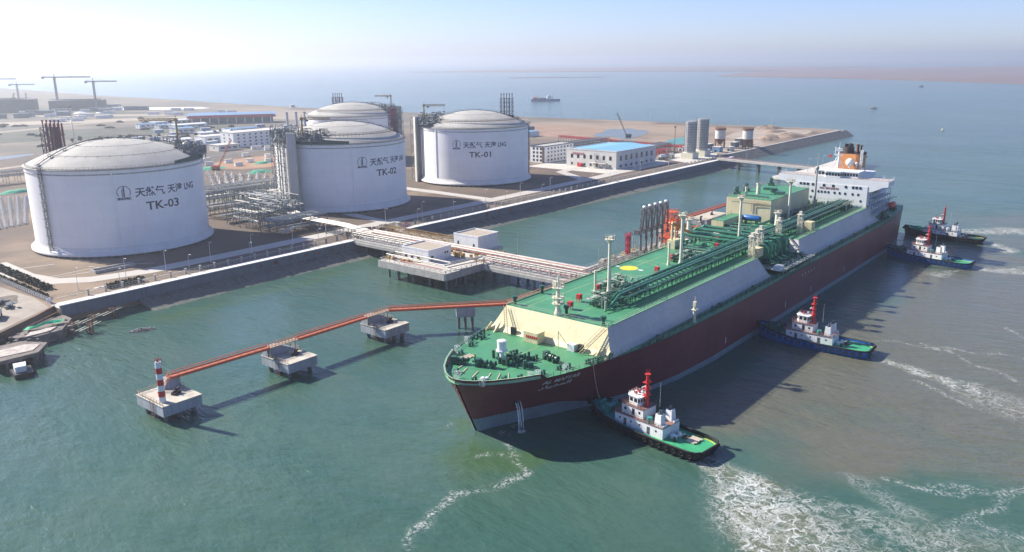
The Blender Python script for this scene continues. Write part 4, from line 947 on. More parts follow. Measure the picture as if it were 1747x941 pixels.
# accommodation
WH = mat('superstructure_white', (.80,.81,.80), .45, .04, .3, streak=.12)
b = MB(); b.box(278, -17.8, 16.1, 281.5, -16.0, 23.2); b.box(279, -17.8, 16.1, 302, 17.8, 33.8); b.box(278, -17.8, 23.0, 279.01, 17.8, 33.8); b.build('house', WH, SHIP)
b = MB()
for y0, y1 in ((-27.2,-17.8),(17.8,27.2)):
    e, w_ = (y0, y1) if y0 < 0 else (y1, y0)     # e: outer end, w_: inner end
    P = [(e, 34.3), (e, 36.9), (w_, 36.9), (w_, 31.0), (w_*1.12, 31.4), (w_*1.3, 33.0), (w_*1.38, 33.8)]
    for s0, s1 in ((278.2, 288.5),):
        n = len(P); V = [(s0, y, z) for y, z in P]+[(s1, y, z) for y, z in P]; f = [tuple(range(n)), tuple(range(2*n-1, n-1, -1))]+[(i, n+i, n+(i+1)%n, (i+1)%n) for i in range(n)]
        if e > 0: pass
        b.add(V, f)
b.box(278.2,-17.8,33.75,288.5,17.8,36.85); b.build('bridge_wings', WH, SHIP)
b = MB(); b.box(278.6,-26.8,36.9,288.2,26.8,37.0); b.box(279,-17.4,33.85,302,17.4,33.95); b.build('bridge_deck', mat('tan_deck_paint', (.42,.36,.32), .6, .12, .5), SHIP)
b = MB(); b.prism([(280.5,-12),(280.5,-5.2),(278.3,-4),(278.3,3.2),(280.5,4.4),(280.5,9.4),(290,9.4),(290,-12)], 36.95, 39.7); b.prism([(280.2,-12.4),(280.2,-5.2),(277.9,-4),(277.9,3.2),(280.2,4.6),(280.2,9.8),(290.4,9.8),(290.4,-12.4)], 39.7, 40.1); b.build('wheelhouse', WH, SHIP)
def win(y0, y1, z0, z1, s_=277.95, nm='window'):
    b = MB(); b.box(s_-.03, y0, z0, s_+.1, y1, z1); return b.build(nm, GLASS, SHIP)
pts = [(280.5,-12),(280.5,-5.2),(278.3,-4),(278.3,3.2),(280.5,4.4),(280.5,9.4)]
for (sa, ya), (sb, yb) in zip(pts, pts[1:]):
    L_ = math.hypot(sb-sa, yb-ya); n = max(1, round(L_/1.45))
    for i in range(n):
        u0, u1 = (i+.12)/n, (i+.88)/n; b = MB(); p = (sa+(sb-sa)*u0-.06, ya+(yb-ya)*u0); q = (sa+(sb-sa)*u1-.06, ya+(yb-ya)*u1)
        b.add([(*p,37.9),(*q,37.9),(*q,39.2),(*p,39.2),(p[0]+.15,p[1],37.9),(q[0]+.15,q[1],37.9),(q[0]+.15,q[1],39.2),(p[0]+.15,p[1],39.2)], [(0,3,2,1),(4,5,6,7),(0,1,5,4),(3,7,6,2)]); b.build('bridge_window', GLASS, SHIP)
for y in (15.2,13.4,11.6,9.0,3.4,-1.2,-7.4,-10.9,-12.6,-14.4): win(y-.55, y+.55, 32.2, 33.4, 277.9)
for y in (15.0,14.2,9.0,5.9,4.3,2.6,.9,-2.1,-4.6,-7.3,-10.9,-13.6): win(y-.42, y+.42, 28.9, 30.0, 277.9)
for y in (14.6,11.4,9.6,-15): win(y-.4, y+.4, 25.9, 26.9, 277.9)
me = text_mesh('NO SMOKING', 1.5, .02, .03)
for v in me.vertices: v.co = (277.93-v.co.z, .7-v.co.x, 31.4+v.co.y)
me.materials.append(mat('dull_red_lettering', (.30,.08,.07), .6, .1, 1)); o = bpy.data.objects.new('warning_sign', me); COL.objects.link(o); o.parent = SHIP
b = MB(); b.rail([(278.4,9.6,36.95),(278.4,27,36.95),(288.3,27,36.95)], 1.1, 1.8, .06); b.rail([(278.4,-12.2,36.95),(278.4,-27,36.95),(288.3,-27,36.95)], 1.1, 1.8, .06); b.rail([(279,9,40.1),(279,-11.6,40.1),(290,-11.6,40.1)], 1.1, 1.6, .05); b.rail([(278.2,-17.6,30.6),(278.2,17.6,30.6)], .05, 30, .03); b.build('bridge_railing', WHITE, SHIP)
# side galleries; the port side's shade is put into their blue-grey colour
SGREY = mat('shaded_white_paint', (.50,.55,.60), .5, .1, .3)
for z in (20.0, 23.6, 27.2, 30.6):
    b = MB(); b.box(281, -21.8, z, 306, -17.8, z+.22); b.box(281, 17.8, z, 306, 21.8, z+.22); b.rail([(281,-21.7,z+.2),(306,-21.7,z+.2)], 1.1, 2, .06)
    for k in range(6): b.bar((282+k*4.6,-21.6,z-3.5),(282+k*4.6,-21.6,z),.12)
    b.build('side_gallery', SGREY, SHIP)
for k in range(5):
    for z in (24.6, 28.2, 21.2):
        b = MB(); b.box(283.5+k*4, -17.9, z, 284.5+k*4, -17.78, z+1.1); b.build('side_window', GLASS, SHIP)
b = MB(); b.box(302, -12, 16.2, 334, 12, 27); b.box(302,-14,27,322,14,33); b.box(300,-9,33.9,322,9,36.2); b.build('engine_casing', WH, SHIP)
b = MB(); b.rail([(302,-13.8,33),(322,-13.8,33),(322,13.8,33)], 1.1, 2, .06); b.rail([(302,-12,27),(334,-12,27),(334,12,27)], 1.1, 2, .06); b.build('casing_railing', WHITE, SHIP)
P = [(300,-4),(301.3,-5.4),(312.5,-5.4),(314,-4),(314,4),(312.5,5.4),(301.3,5.4),(300,4)]
b = MB(); b.prism([(s_+1, y*1.02) for s_, y in P], 36, 46.6); b.build('funnel', FUNNEL, SHIP)
b = MB(); b.prism([(301.4+(s_-300)*.97,y*1.05) for s_, y in P], 45.6, 46.9); b.cyl(304.6,1.0,46.8,50,2.9,2.7,18); b.build('funnel_top', mat('sooty_brown_paint', (.05,.032,.026), .7, .3, .5), SHIP)
for s_, y, r, h in ((303.4,2.2,.55,51.6),(305.4,2.0,.5,51.4),(304,0,.6,51.8),(306,-.4,.45,51.2),(309.2,-2.2,.75,51),(311,-3.6,.6,50.4),(311.6,-1.5,.6,50.6),(309,2.6,.5,50.2)):
    b = MB(); b.cyl(s_, y, 46.7, h, r, r, 10); b.cyl(s_, y, h-.5, h, r*1.2, r*1.2, 10); b.build('exhaust_pipe', BLACK if r < .7 else RUST, SHIP)
b = MB(); b.cyl(293.5,2.2,40,50.6,.6,.38,8); b.bar((293.5,5,41),(293.5,2.6,47),.22,6); b.bar((293.5,-.6,40.4),(293.5,1.8,45),.22,6)
for z, w_ in ((46.4,3.0),(48.9,2.2)): b.box(293,2.2-w_/1.4,z,294.4,2.2+w_/1.4,z+.18); b.rail([(293,2.2-w_/1.4,z),(293,2.2+w_/1.4,z)], .9, 1, .06)
b.bar((293,.6,49.8),(293,4.4,50.2),.16); b.cyl(293.5,4.2,46.5,50.8,.14,.1,6); b.bar((293.5,2.2,50.6),(293.5,2.2,53.2),.1); b.build('radar_mast', WHITE, SHIP)
b = MB(); b.cyl(298.6,-2.0,40,41.2,.7,.7,12); b.ball((298.6,-2.0,42.6), 2.1, 20); b.build('radome', mat('radome_white', (.82,.80,.74), .4, .02, .5), SHIP)
b = MB(); b.cyl(298.5,-5.4,40,41.6,.3,.3,8); b.ball((298.5,-5.4,42.2), .8, 12); b.build('small_radome', WHITE, SHIP)
b = MB(); b.truss((300,-7.2,37),(300,-7.2,49),1.0,1.0,1.2,.09); b.cyl(300,-7.2,49,51.4,.08,.05,5); b.build('aft_mast', WHITE, SHIP)
b = MB(); b.box(290.5,-11,37,296,-7,39.4); b.build('bridge_locker', WH, SHIP)
b = MB(); b.box(291.6,5.4,45.6,291.75,6.8,46.7); b.bar((291.7,5.3,44.5),(291.7,5.3,46.9),.06); b.build('red_flag', RED, SHIP)
# free-fall/side lifeboat on the port quarter
b = MB(); b.lathe([(.05,-4.6),(.9,-4.0),(1.45,-2.5),(1.6,0),(1.45,2.5),(.9,4.0),(.05,4.6)], 16)
lb = b.build('lifeboat', mat('lifeboat_orange', (.62,.07,.03), .45, .06, .8), SHIP, (308.5, -22.2, 21.2)); lb.rotation_euler = (0, R(90), 0)
b = MB()
for s_ in (305,312): b.bar((s_,-18,17),(s_,-19.5,24.4),.28,6); b.bar((s_,-19.5,24.4),(s_,-23.2,24.8),.24,6); b.bar((s_,-22.6,24.7),(s_,-22.4,22.6),.06)
b.build('davit', WHITE, SHIP)
for s_, y in ((318,-20),(324,-18),(330,-16),(328,-6),(333,6)): 
    winch(s_, y, 1.4, 4.5).location.z = .5
b = MB(); b.prism([(296.5,-24.5),(302,-24.8),(302,-20.4),(296.5,-20.4)], 16.6, 17.4, top=[(297.5,-24.2),(301.5,-24.4),(301.5,-22),(297.5,-22)]); b.cyl(293,-22.6,16.5,20.2,1.7,1.7,16); b.build('aft_hawser_reel', MACHG, SHIP)
b = MB(); b.rail([(337.5,-20,16.5),(337.5,20,16.5)], 1.2, 2.2, .08); b.build('stern_railing', REDD, SHIP)
# marks on the hull side
b = MB()
for s_ in (102, 154, 181, 222): 
    b.box(s_, -26.98, 4.0, s_+.5, -26.92, 6.2)
for k in range(5): b.box(170+k*3.2, -26.98, 12.8, 170.5+k*3.2, -26.92, 13.5)
b.build('hull_marks', SINK, SHIP)
# overboard water from the hawse
b = MB(); rd = random.Random(2)
for k in range(15):
    u0 = -.9+(k % 3)*.9; y0 = -8.2-rd.uniform(0,.3); s0 = 15.4+u0+rd.uniform(-.15,.15); r = rd.uniform(.02,.05); p = Vector((s0, y0, 8.0)); z1 = rd.uniform(-.1, 3.5)
    for j in range(1, 12):
        t = j/11; q = Vector((s0-.8*t+rd.uniform(-.16,.16), y0-1.9*t, 8.0-(8.0-z1)*t*t))
        if rd.random() < .86: b.bar(p, q, r*(1+t*.8), 4)
        p = q
for k in range(60): a = rd.uniform(0,6.28); q = rd.uniform(.2,1.5); b.ball((14.9+q*math.cos(a), -10.2+q*.7*math.sin(a), rd.uniform(0,.5)), rd.uniform(.04,.12), 5)
b.build('discharge_water', mat('falling_water', (.75,.78,.78), .3, .05, 1), SHIP)

# ------------------------------------------------------------------ pipe trestle and pump platform
tr = thing('pipe_trestle', 'concrete pipe trestle on piles carrying pale pipelines from the sea wall out to the ship', 'trestle', (0, 0, 0))
b = MB(); b.box(263.5, 168, 6.6, 281, 233, 7.9); b.box(262.8, 168, 5.6, 264.6, 233, 7.0); b.build('trestle_deck', CONC, tr)
b = MB(); b.box(263.5, 274.6, 6.4, 294, 322, 7.7); b.box(262.8,274.6,5.4,264.6,322,6.8); b.build('trestle_deck', CONC, tr)
b = MB(); b.box(240.5, 233, 6.5, 264, 274.5, 8.0); b.box(264, 233, 6.5, 283, 274.5, 7.95); b.box(283, 248.5, 6.5, 297, 268, 7.95); b.build('platform_deck', CONCL, tr)
b = MB(); b.box(240.1, 232.6, 5.0, 264.3, 233.4, 8.1); b.box(239.9, 233.4, 5.0, 240.7, 274.8, 8.1); b.build('platform_fascia', CONC, tr)
for x in (244, 250, 256, 262):
    for y in (236, 246, 256, 266, 272):
        b = MB(); b.cyl(x, y, -1.5, 6.5, .55, .55, 10); b.build('pile', CONCD, tr)
for x in (270, 278, 286, 294):
    for y in (238, 250, 262): b = MB(); b.cyl(x, y, -1.5, 6.5, .55, .55, 10); b.build('pile', CONCD, tr)
for y in (176, 190, 205, 219, 283, 300, 312):
    b = MB(); b.box(263.2, y-1, 5.2, 281.5, y+1, 6.6); b.build('cap_beam', CONC, tr)
    for x in (265.5, 272, 279): b = MB(); b.cyl(x, y, -1.5, 5.3, .6, .6, 10); b.build('pile', CONCD, tr)
b = MB()
def pipe_rack(b, x0, x1, y0, y1, z, n, step, r, seed=1):
    pass
y = 170.0
while y < 322:
    if not (233 < y < 273):
        b = MB()
        for x in (264.2, 268.6): b.bar((x, y, 7.9), (x, y, 10.6), .22)
        b.bar((264.2, y, 10.4), (268.6, y, 10.4), .18); b.bar((264.2,y,9.0),(268.6,y,9.0),.14)
        for x in (274.5, 280.4): b.bar((x, y, 7.9), (x, y, 9.4), .2)
        b.bar((274.5, y, 9.3), (280.4, y, 9.3), .16); b.bar((268.6, y, 8.1), (274.5, y, 8.1), .1); b.build('rack_frame', CONCL, tr)
    y += 5.2
b = MB()
for x, z, r in ((264.9,10.9,.3),(267.6,10.9,.36),(266.3,9.35,.28)):
    b.bar((x,165,z),(x,233.5,z),r,8); b.bar((x,233.5,z),(x-23+(x-264),235+(x-264)*.6,z),r,8); b.bar((x-23+(x-264),235+(x-264)*.6,z),(x-23+(x-264),272,z),r,8); b.bar((x-23+(x-264),272,z),(x,274,z),r,8); b.bar((x,274,z),(x,322,z),r,8)
for x, z, r in ((275.4,9.8,.45),(277,9.8,.5),(278.8,9.8,.45),(280,9.75,.3)): b.bar((x,166,z),(x,322,z),r,8)
b.build('pipelines', PIPEW, tr)
b = MB()
for x, z in ((276.2, 10.4), (268.5, 11.2)): b.bar((x,166,z),(x,322,z),.16,6)
b.bar((264.4,166,9.9),(264.4,233,9.9),.17,6); b.bar((241.5,236,9.4),(241.5,262,9.4),.2,6); b.build('fire_pipes', mat('pink_red_pipe', (.45,.12,.12), .5, .15, .8), tr)
b = MB(); b.rail([(240.6,233.2,8),(240.6,274,8),(262,274.2,8)], 1.3, 3.2, .12); b.rail([(240.6,233.2,8),(263.6,233.2,8)], 1.3, 3.2, .12); b.rail([(281,233,8),(281,168,8)], 1.1, 3, .07); b.rail([(282,322,7.8),(282,275,7.8)], 1.2, 3, .08); b.build('trestle_railing', CONCL, tr)
b = MB(); b.box(283, 275, 7.7, 292, 322, 9.8) if 0 else b.truss((288,274,9.6),(288,322,9.6),4.5,2.0,4,.12); b.build('cable_bridge', mat('yellow_brown_steel', (.40,.24,.07), .6, .2, .6), tr)
b = MB(); rd = random.Random(8)
for i in range(60):
    x, y = rd.uniform(266, 292), rd.uniform(318, 331); b.ob(x, y, 7.6, rd.uniform(.5, 2), rd.uniform(.5, 2), rd.uniform(.5, 2.4))
b.build('landing_valves', mat('brown_grey_gear', (.24,.21,.18), .7, .4, .6), tr)
b = MB(); rd = random.Random(9)
for i in range(50):
    x, y = rd.uniform(244, 262), rd.uniform(257, 273); b.ob(x, y, 8, rd.uniform(.4, 1.5), rd.uniform(.4, 1.5), rd.uniform(.4, 1.6))
for i in range(60):
    x, y = rd.uniform(266, 284), rd.uniform(234, 273); b.ob(x, y, 8, rd.uniform(.4, 1.6), rd.uniform(.4, 1.6), rd.uniform(.4, 2))
b.build('platform_gear', MATS['yellow_brown_steel'], tr)
# landing gate at the wall
for x, y in ((291, 327), (298.5, 324)):
    g = thing('gate_pillar', 'pale square gate pillar at the landward end of the pipe trestle, %s' % ('beside the fence opening' if x < 295 else 'nearer the water edge'), 'gate pillar', (x, y, 5.6)); b = MB(); b.box(-1.2,-1,0,-.6,1,4.6); b.box(.6,-1,0,1.2,1,4.6); b.box(-1.3,-1.1,4.6,1.3,1.1,5.0); b.build('pillar', CONC, g)
def block_house(name, label, x0, y0, x1, y1, z0, h, openings, m=None):
    t = thing(name, label, 'building', ((x0+x1)/2, (y0+y1)/2, z0)); w, d = (x1-x0)/2, (y1-y0)/2; m = m or WALLP
    b = MB(); b.box(-w, -d, 0, w, d, h); b.build('wall', m, t)
    b = MB(); b.box(-w-.1, -d-.1, h, w+.1, -d+.3, h+.7); b.box(-w-.1, d-.3, h, w+.1, d+.1, h+.7); b.box(-w-.1, -d+.3, h, -w+.3, d-.3, h+.7); b.box(w-.3, -d+.3, h, w+.1, d-.3, h+.7); b.build('parapet', m, t)
    b = MB(); b.box(-w+.3, -d+.3, h, w-.3, d-.3, h+.15); b.build('roof', mat('roof_gravel', (.42,.36,.27), .9, .12, .4, col2=(.33,.28,.22)), t)
    for side, u, z, ww, hh, nm in openings:
        b = MB()
        if side == '-x': b.box(-w-.06, u-ww/2, z, -w+.1, u+ww/2, z+hh)
        else: b.box(u-ww/2, -d-.06, z, u+ww/2, -d+.1, z+hh)
        b.build(nm, GLASS, t)
    return t
block_house('pump_house', 'low white pump house with dark openings on the pipe platform near corner', 250.5, 253, 265, 270, 8, 5, [('-x', 6, .8, 1.6, 1.8, 'window'), ('-x', 2, .8, 1.6, 1.8, 'window'), ('-x', -2, .8, 1.6, 1.8, 'window'), ('-y', -5, .5, 1.6, 2.2, 'door'), ('-y', 3.5, 2.4, .9, .9, 'window'), ('-y', 5, 2.4, .9, .9, 'window')], WHITE)
block_house('switch_house', 'taller white switch house at the back of the pipe platform', 281, 250.4, 296, 266, 7.9, 6.4, [('-x', 5, 0, 1, 3.6, 'door'), ('-x', -5, 0, 1, 3.2, 'door')], WHITE)
for i, (x, y, z, d) in enumerate([(300,262,5,'slender lamp pole on the water side of the switch house'),(283,228,7.9,'slender lamp pole on the pipe trestle just past the platform'),(283,184,7.9,'slender lamp pole on the trestle by the red pipe frame')]):
    t = thing('lamp_pole', d, 'lamp pole', (x, y, z), 0, 'lamp poles on the pipe trestle'); b = MB(); b.cyl(0,0,0,10.5,.12,.06,6); b.build('pole', STEEL, t)
# ------------------------------------------------------------------ loading platform behind the ship
lp = thing('loading_platform', 'concrete loading platform on piles between the trestle end and the ship', 'jetty', (0,0,0))
b = MB(); b.box(262, 172.5, 6.6, 366, 192, 8.2); b.build('deck', CONC, lp)
for x in range(266, 366, 12):
    for y in (175, 189): b = MB(); b.cyl(x, y, -1.5, 6.7, .7, .7, 10); b.build('pile', CONCD, lp)
b = MB(); b.rail([(262,191.8,8.2),(366,191.8,8.2)], 1.2, 3, .08); b.rail([(262,172.8,8.2),(366,172.8,8.2)], 1.2, 3, .08); b.build('railing', STEEL, lp)
b = MB(); rd = random.Random(14)
for i in range(90): x, y = rd.uniform(284, 362), rd.uniform(176, 190); b.ob(x, y, 8.2, rd.uniform(.5, 2.5), rd.uniform(.5, 2.5), rd.uniform(.5, 2.4))
[b.bar((x, 188.5, 8.2),(x, 188.5, 8.2+rd.uniform(3,9)), .12, 5) for x in range(318, 344, 2)]; b.build('valve_skids', mat('cream_grey_skid', (.45,.42,.34), .6, .4, .5), lp)
b = MB()
for z in (9.4, 10.4): b.bar((264,183,z),(318,183,z),.35,8); b.bar((264,185,z),(318,185,z),.3,8)
b.build('header_pipes', PIPEW, lp)
for i, (x, y) in enumerate([(303, 189.5), (313.5, 190), (322, 190)]):
    t = thing('pump_skid', ['cream pump skid nearest the pipe trestle end', 'cream pump skid beside the red monitor tower', 'yellow-cream pump skid below the grey loading arms'][i], 'pump skid', (x, y, 8.2), .2, 'pump skids on the loading platform')
    b = MB(); b.ob(0, 0, 0, 4.6, 2.2, 1.1); b.ob(-.8, 0, 1.1, 2.4, 1.6, .9); b.build('housing', CREAM, t); b = MB(); b.bar((-2,0,2.1),(2.2,0,1.6),.35,8); b.cyl(1.8,0,1.1,2.4,.4,.3,8); b.build('pump', mat('pump_yellow', (.55,.42,.12), .5, .15, 1), t)
# marine loading arms
ARMG = mat('loading_arm_grey', (.20,.21,.22), .5, .3, .7, metal=.2)
def arm(x, y, label):
    t = thing('loading_crane', label, 'loading arm', (x, y, 8.2), R(-90), 'grey loading arms')
    b = MB(); b.cyl(0, 0, 0, 11.5, .62, .5, 12); b.cyl(0, 0, 0, .8, 1.0, 1.0, 12); b.ob(0,0,11.2,1.6,1.6,1.4); b.build('riser', ARMG, t)
    b = MB(); b.bar((.6, .3, 11.8), (1.6, .3, 21.6), .3, 10); b.bar((-.4,-.5,11.8),(.6,-.5,22.6),.2,6)
    for k in range(6): b.bar((.7+k*.16,.3,12.6+k*1.8),(-.2+k*.16,-.5,12.6+k*1.8),.1)
    b.truss((.3,-1.0,9.5),(1.2,-1.0,22),.8,.8,1.5,.07); b.bar((-1.2,.8,11),(1.5,.8,22.5),.06); b.bar((2.9,-.6,12),(1.8,-.6,22.6),.06)
    b.build('inboard_arm', ARMG, t)
    b = MB(); b.bar((1.9, .7, 21.4), (2.5, .7, 9.0), .27, 10); b.bar((2.6,.2,22.2),(3.2,.2,10.0),.16,6); b.cyl(2.5,.7,7.6,9.2,.7,.7,10); b.build('outboard_arm', ARMG, t)
    b = MB(); b.ob(-1.8, 0, 9.2, 2.6, 1.8, 2.2); b.bar((-1.8,0,10.5),(1.0,.2,13.5),.35,6); b.build('counterweight', DSTEEL, t)
    b = MB(); b.lathe([(.3,-.4),(1.3,-.4),(1.3,.4),(.3,.4)], 16); o = b.build('sheave', STEEL, t, (1.4,.4,21.7)); o.rotation_euler = (R(90),0,0)
    return t
for i, x in enumerate((320, 325, 330, 335, 340)):
    arm(x, 185.5, 'grey articulated loading arm, %s, folded upright beside the green deck' % ['nearest the red monitor tower', 'second from the red monitor tower', 'middle of the five', 'second from the orange lattice tower', 'next to the orange lattice tower'][i])
gt = thing('gangway_tower', 'orange-red lattice gangway tower beside the grey loading arms', 'tower', (345.5, 184.5, 8.2))
b = MB(); b.truss((0,0,0),(0,0,16.5),6.0,5.0,2.0,.22); b.build('lattice', mat('vivid_orange_red', (.75,.13,.03), .5, .1, .8), gt)
b = MB()
for z in (4, 8, 12, 16.3): b.ob(0,0,z,5.8,4.8,.2)
b.rail([(-3,-2.5,16.4),(3,-2.5,16.4),(3,2.5,16.4),(-3,2.5,16.4),(-3,-2.5,16.4)],1.1,1.5,.07); b.build('platforms', MATS['vivid_orange_red'], gt)
b = MB(); b.truss((0,-3,11),(2,-16,9.6),1.6,1.3,1.6,.12); b.build('gangway', mat('orange_gangway', (.72,.26,.06), .5, .1, .8), gt)
mt = thing('fire_monitor_tower', 'dark red slender fire monitor tower at the jetty edge', 'tower', (311.5, 187, 8.2))
b = MB(); b.truss((0,0,0),(0,0,10.4),1.5,1.5,1.5,.16); b.cyl(.2,.2,0,10.6,.3,.3,8); b.build('lattice', mat('dark_crimson', (.42,.02,.04), .5, .1, .8), mt)
b = MB(); b.ob(0,0,10.4,2.6,2.6,.2); b.rail([(-1.3,-1.3,10.6),(1.3,-1.3,10.6),(1.3,1.3,10.6),(-1.3,1.3,10.6)],1,1,.06); b.bar((0,0,10.7),(1.4,-.6,12),.22,6); b.build('monitor', MATS['dark_crimson'], mt)
# ------------------------------------------------------------------ mooring dolphins and orange footbridges
def dolphin(x0, y0, x1, y1, label, support=True, top=5.0):
    cx, cy = (x0+x1)/2, (y0+y1)/2; w, d = (x1-x0)/2, (y1-y0)/2
    t = thing('mooring_dolphin', label, 'mooring dolphin', (cx, cy, 0))
    b = MB(); b.box(-w, -d, top-2.9, w, d, top); b.build('concrete_block', mat('dolphin_concrete', (.36,.39,.42), .8, .12, .3, streak=.5), t)
    b = MB(); b.box(-w-.15, -d-.15, top, w+.15, d+.15, top+.22); b.build('top_slab', mat('dusty_top_concrete', (.50,.46,.38), .85, .15, .3), t)
    for px in (-w*.7, 0, w*.7):
        for py in (-d*.7, d*.7): b = MB(); b.cyl(px, py, -1.5, top-2.8, .7, .7, 10); b.build('pile', CONCD, t)
    b = MB(); b.rail([(-w+.2,-d*.1,top+.2),(-w+.2,d-.2,top+.2),(w-.2,d-.2,top+.2),(w-.2,d*.2,top+.2)], 1.1, 1.6, .07); b.rail([(-w+.2,-d+.2,top+.2),(-w+.2,-d*.1,top+.2)],1.1,1.6,.07)
    b.build('railing', mat('rusty_cream_rail', (.48,.36,.24), .7, .2, .8), t)
    b = MB(); b.ob(w*.25, -d*.2, top+.2, 2.6, 1.5, .7, .4); b.bar((w*.25-1,-d*.2,top+.9),(w*.25+1.3,-d*.2+.3,top+1.7),.35,8); b.cyl(w*.25,-d*.2,top+.7,top+2.1,.4,.25,8); b.build('mooring_hook', BLACK, t)
    b = MB()
    for k in range(6): b.bar((-w-.2,-d*.35,1+k*.7),(-w-.2,-d*.1,1+k*.7),.05)
    b.bar((-w-.2,-d*.35,.2),(-w-.2,-d*.35,6),.07); b.bar((-w-.2,-d*.1,.2),(-w-.2,-d*.1,6),.07); b.build('ladder', RUST, t)
    if support:
        b = MB(); b.add([(-w,d-3.6,top+.2),(w,d-3.6,top+.2),(w,d-.4,top+.2),(-w,d-.4,top+.2),(-w*1.0,d-3.2,8.2),(-w*.15,d-3.2,8.2),(-w*.15,d-.9,8.2),(-w*1.0,d-.9,8.2)], [(0,1,5,4),(1,2,6,5),(2,3,7,6),(3,0,4,7),(4,5,6,7)]) if support == 2 else b.add([(w*.1,d-3.6,top+.2),(w,d-3.6,top+.2),(w,d-.4,top+.2),(w*.1,d-.4,top+.2),(w*.35,d-3.2,8.2),(w,d-3.2,8.2),(w,d-.9,8.2),(w*.35,d-.9,8.2)], [(0,1,5,4),(1,2,6,5),(2,3,7,6),(3,0,4,7),(4,5,6,7)])
        b.build('bridge_pedestal', MATS['dolphin_concrete'], t)
    return t
def footbridge(p, q, label):
    t = thing('footbridge', label, 'footbridge', (0,0,0)); p, q = Vector(p), Vector(q); d = (q-p).normalized(); n = Vector((-d.y, d.x, 0))
    b = MB()
    for s_ in (-.95, .95):
        c = n*s_; v = [p+c, q+c]; b.bar(p+c-Vector((0,0,.45)), q+c-Vector((0,0,.45)), .55); b.bar(p+c+Vector((0,0,.75)), q+c+Vector((0,0,.75)), .11)
        L = (q-p).length; k = int(L/2.4)
        for i in range(k+1): a = p.lerp(q, i/k)+c; b.bar(a-Vector((0,0,.1)), a+Vector((0,0,.75)), .08)
    b.build('girders', ORANGE, t)
    b = MB(); v = [p+n*.85, p-n*.85, q-n*.85, q+n*.85]; b.add([tuple(x) for x in v]+[tuple(x-Vector((0,0,.15))) for x in v], [(0,1,2,3),(7,6,5,4),(0,4,5,1),(2,6,7,3)]); b.bar(p+n*.3+Vector((0,0,.16)), q+n*.3+Vector((0,0,.16)), .14, 6); b.build('walkway', mat('faded_orange_grating', (.50,.20,.12), .7, .15, .8), t)
    return t
dolphin(98.3, 203.2, 109.8, 217.6, 'square concrete mooring dolphin carrying the red and white beacon')
dolphin(138.8, 203, 149.8, 217, 'square concrete mooring dolphin between the first and second orange footbridge spans', 2)
dolphin(179.8, 204, 191, 217, 'square concrete mooring dolphin nearest the ship bow, under the bend of the footbridge', 2)
footbridge((106.5, 214.6, 8.9), (139, 213.4, 8.9), 'orange footbridge span between the beacon dolphin and the next dolphin')
footbridge((149.8, 213.2, 8.9), (178.6, 213.2, 8.9), 'orange footbridge span between the two unlit dolphins')
footbridge((190, 213, 8.9), (222, 184, 8.9), 'orange footbridge span running from the third dolphin toward the ship bow')
footbridge((222, 184, 8.9), (262, 182, 8.9), 'orange footbridge span mostly hidden behind the ship bow')
for (x0, x1) in ((138.6, 149.9), (178.9, 190)):
    t = thing('bridge_landing', 'pale steel footbridge landing on the %s' % ('middle dolphin' if x0 < 150 else 'dolphin nearest the bow'), 'walkway', (x0, 213.2, 8.4)); b = MB(); b.box(0,-1,0,x1-x0,1,.15); b.build('deck', MATS['rusty_cream_rail'], t)
    b = MB(); b.rail([(0,-1,.1),(x1-x0,-1,.1)],1.1,1.2,.08); b.rail([(0,1,.1),(x1-x0,1,.1)],1.1,1.2,.08); b.build('railing', MATS['faded_orange_grating'], t)
    b = MB(); b.bar((1,0,0),(1,0,-3.2),.35); b.bar((x1-x0-1,0,0),(x1-x0-1,0,-3.2),.35); b.bar((x1-x0-3,-1,0),(x1-x0-5,-2.6,-3.2),.12); b.build('support', CONC, t)
t = thing('stairway', 'rusty cream stairs from the beacon dolphin up to the first footbridge', 'stairs', (102.6, 213.4, 5.2), .15)
b = MB()
for k in (-.6, .6): b.bar((0,k,0),(4.2,k,3.5),.12); b.bar((0,k,1),(4.2,k,4.5),.07)
for i in range(10): b.bar((i*.42,-.6,i*.35),(i*.42,.6,i*.35),.07)
b.build('flight', MATS['faded_orange_grating'], t)
pr = thing('bridge_pier', 'small grey pile pier carrying the bend of the footbridge near the ship', 'pier', (210.5, 194.4, 0), R(-42))
b = MB(); b.box(-3.4,-1.6,4.6,3.4,1.6,8.2); b.build('cap', MATS['dolphin_concrete'], pr)
for x in (-2.6, -.2, 2.4): b = MB(); b.cyl(x,0,-1.5,4.7,.55,.55,8); b.build('pile', CONCD, pr)
bc = thing('beacon', 'red and white banded cylindrical beacon on the outermost dolphin', 'beacon', (100.2, 206.6, 5.2))
for i in range(7):
    b = MB(); r = .95-.02*i; b.cyl(0,0,i*1.68,(i+1)*1.68,r,r-.02,20); b.build('band', [WHITE if i % 2 == 0 else RED][0], bc)
b = MB(); b.rail([(.9*math.cos(i*math.pi/4),.9*math.sin(i*math.pi/4),11.7) for i in range(9)],.9,1,.05); b.cyl(0,0,11.7,12.6,.25,.2,8); b.build('lantern', REDD, bc)
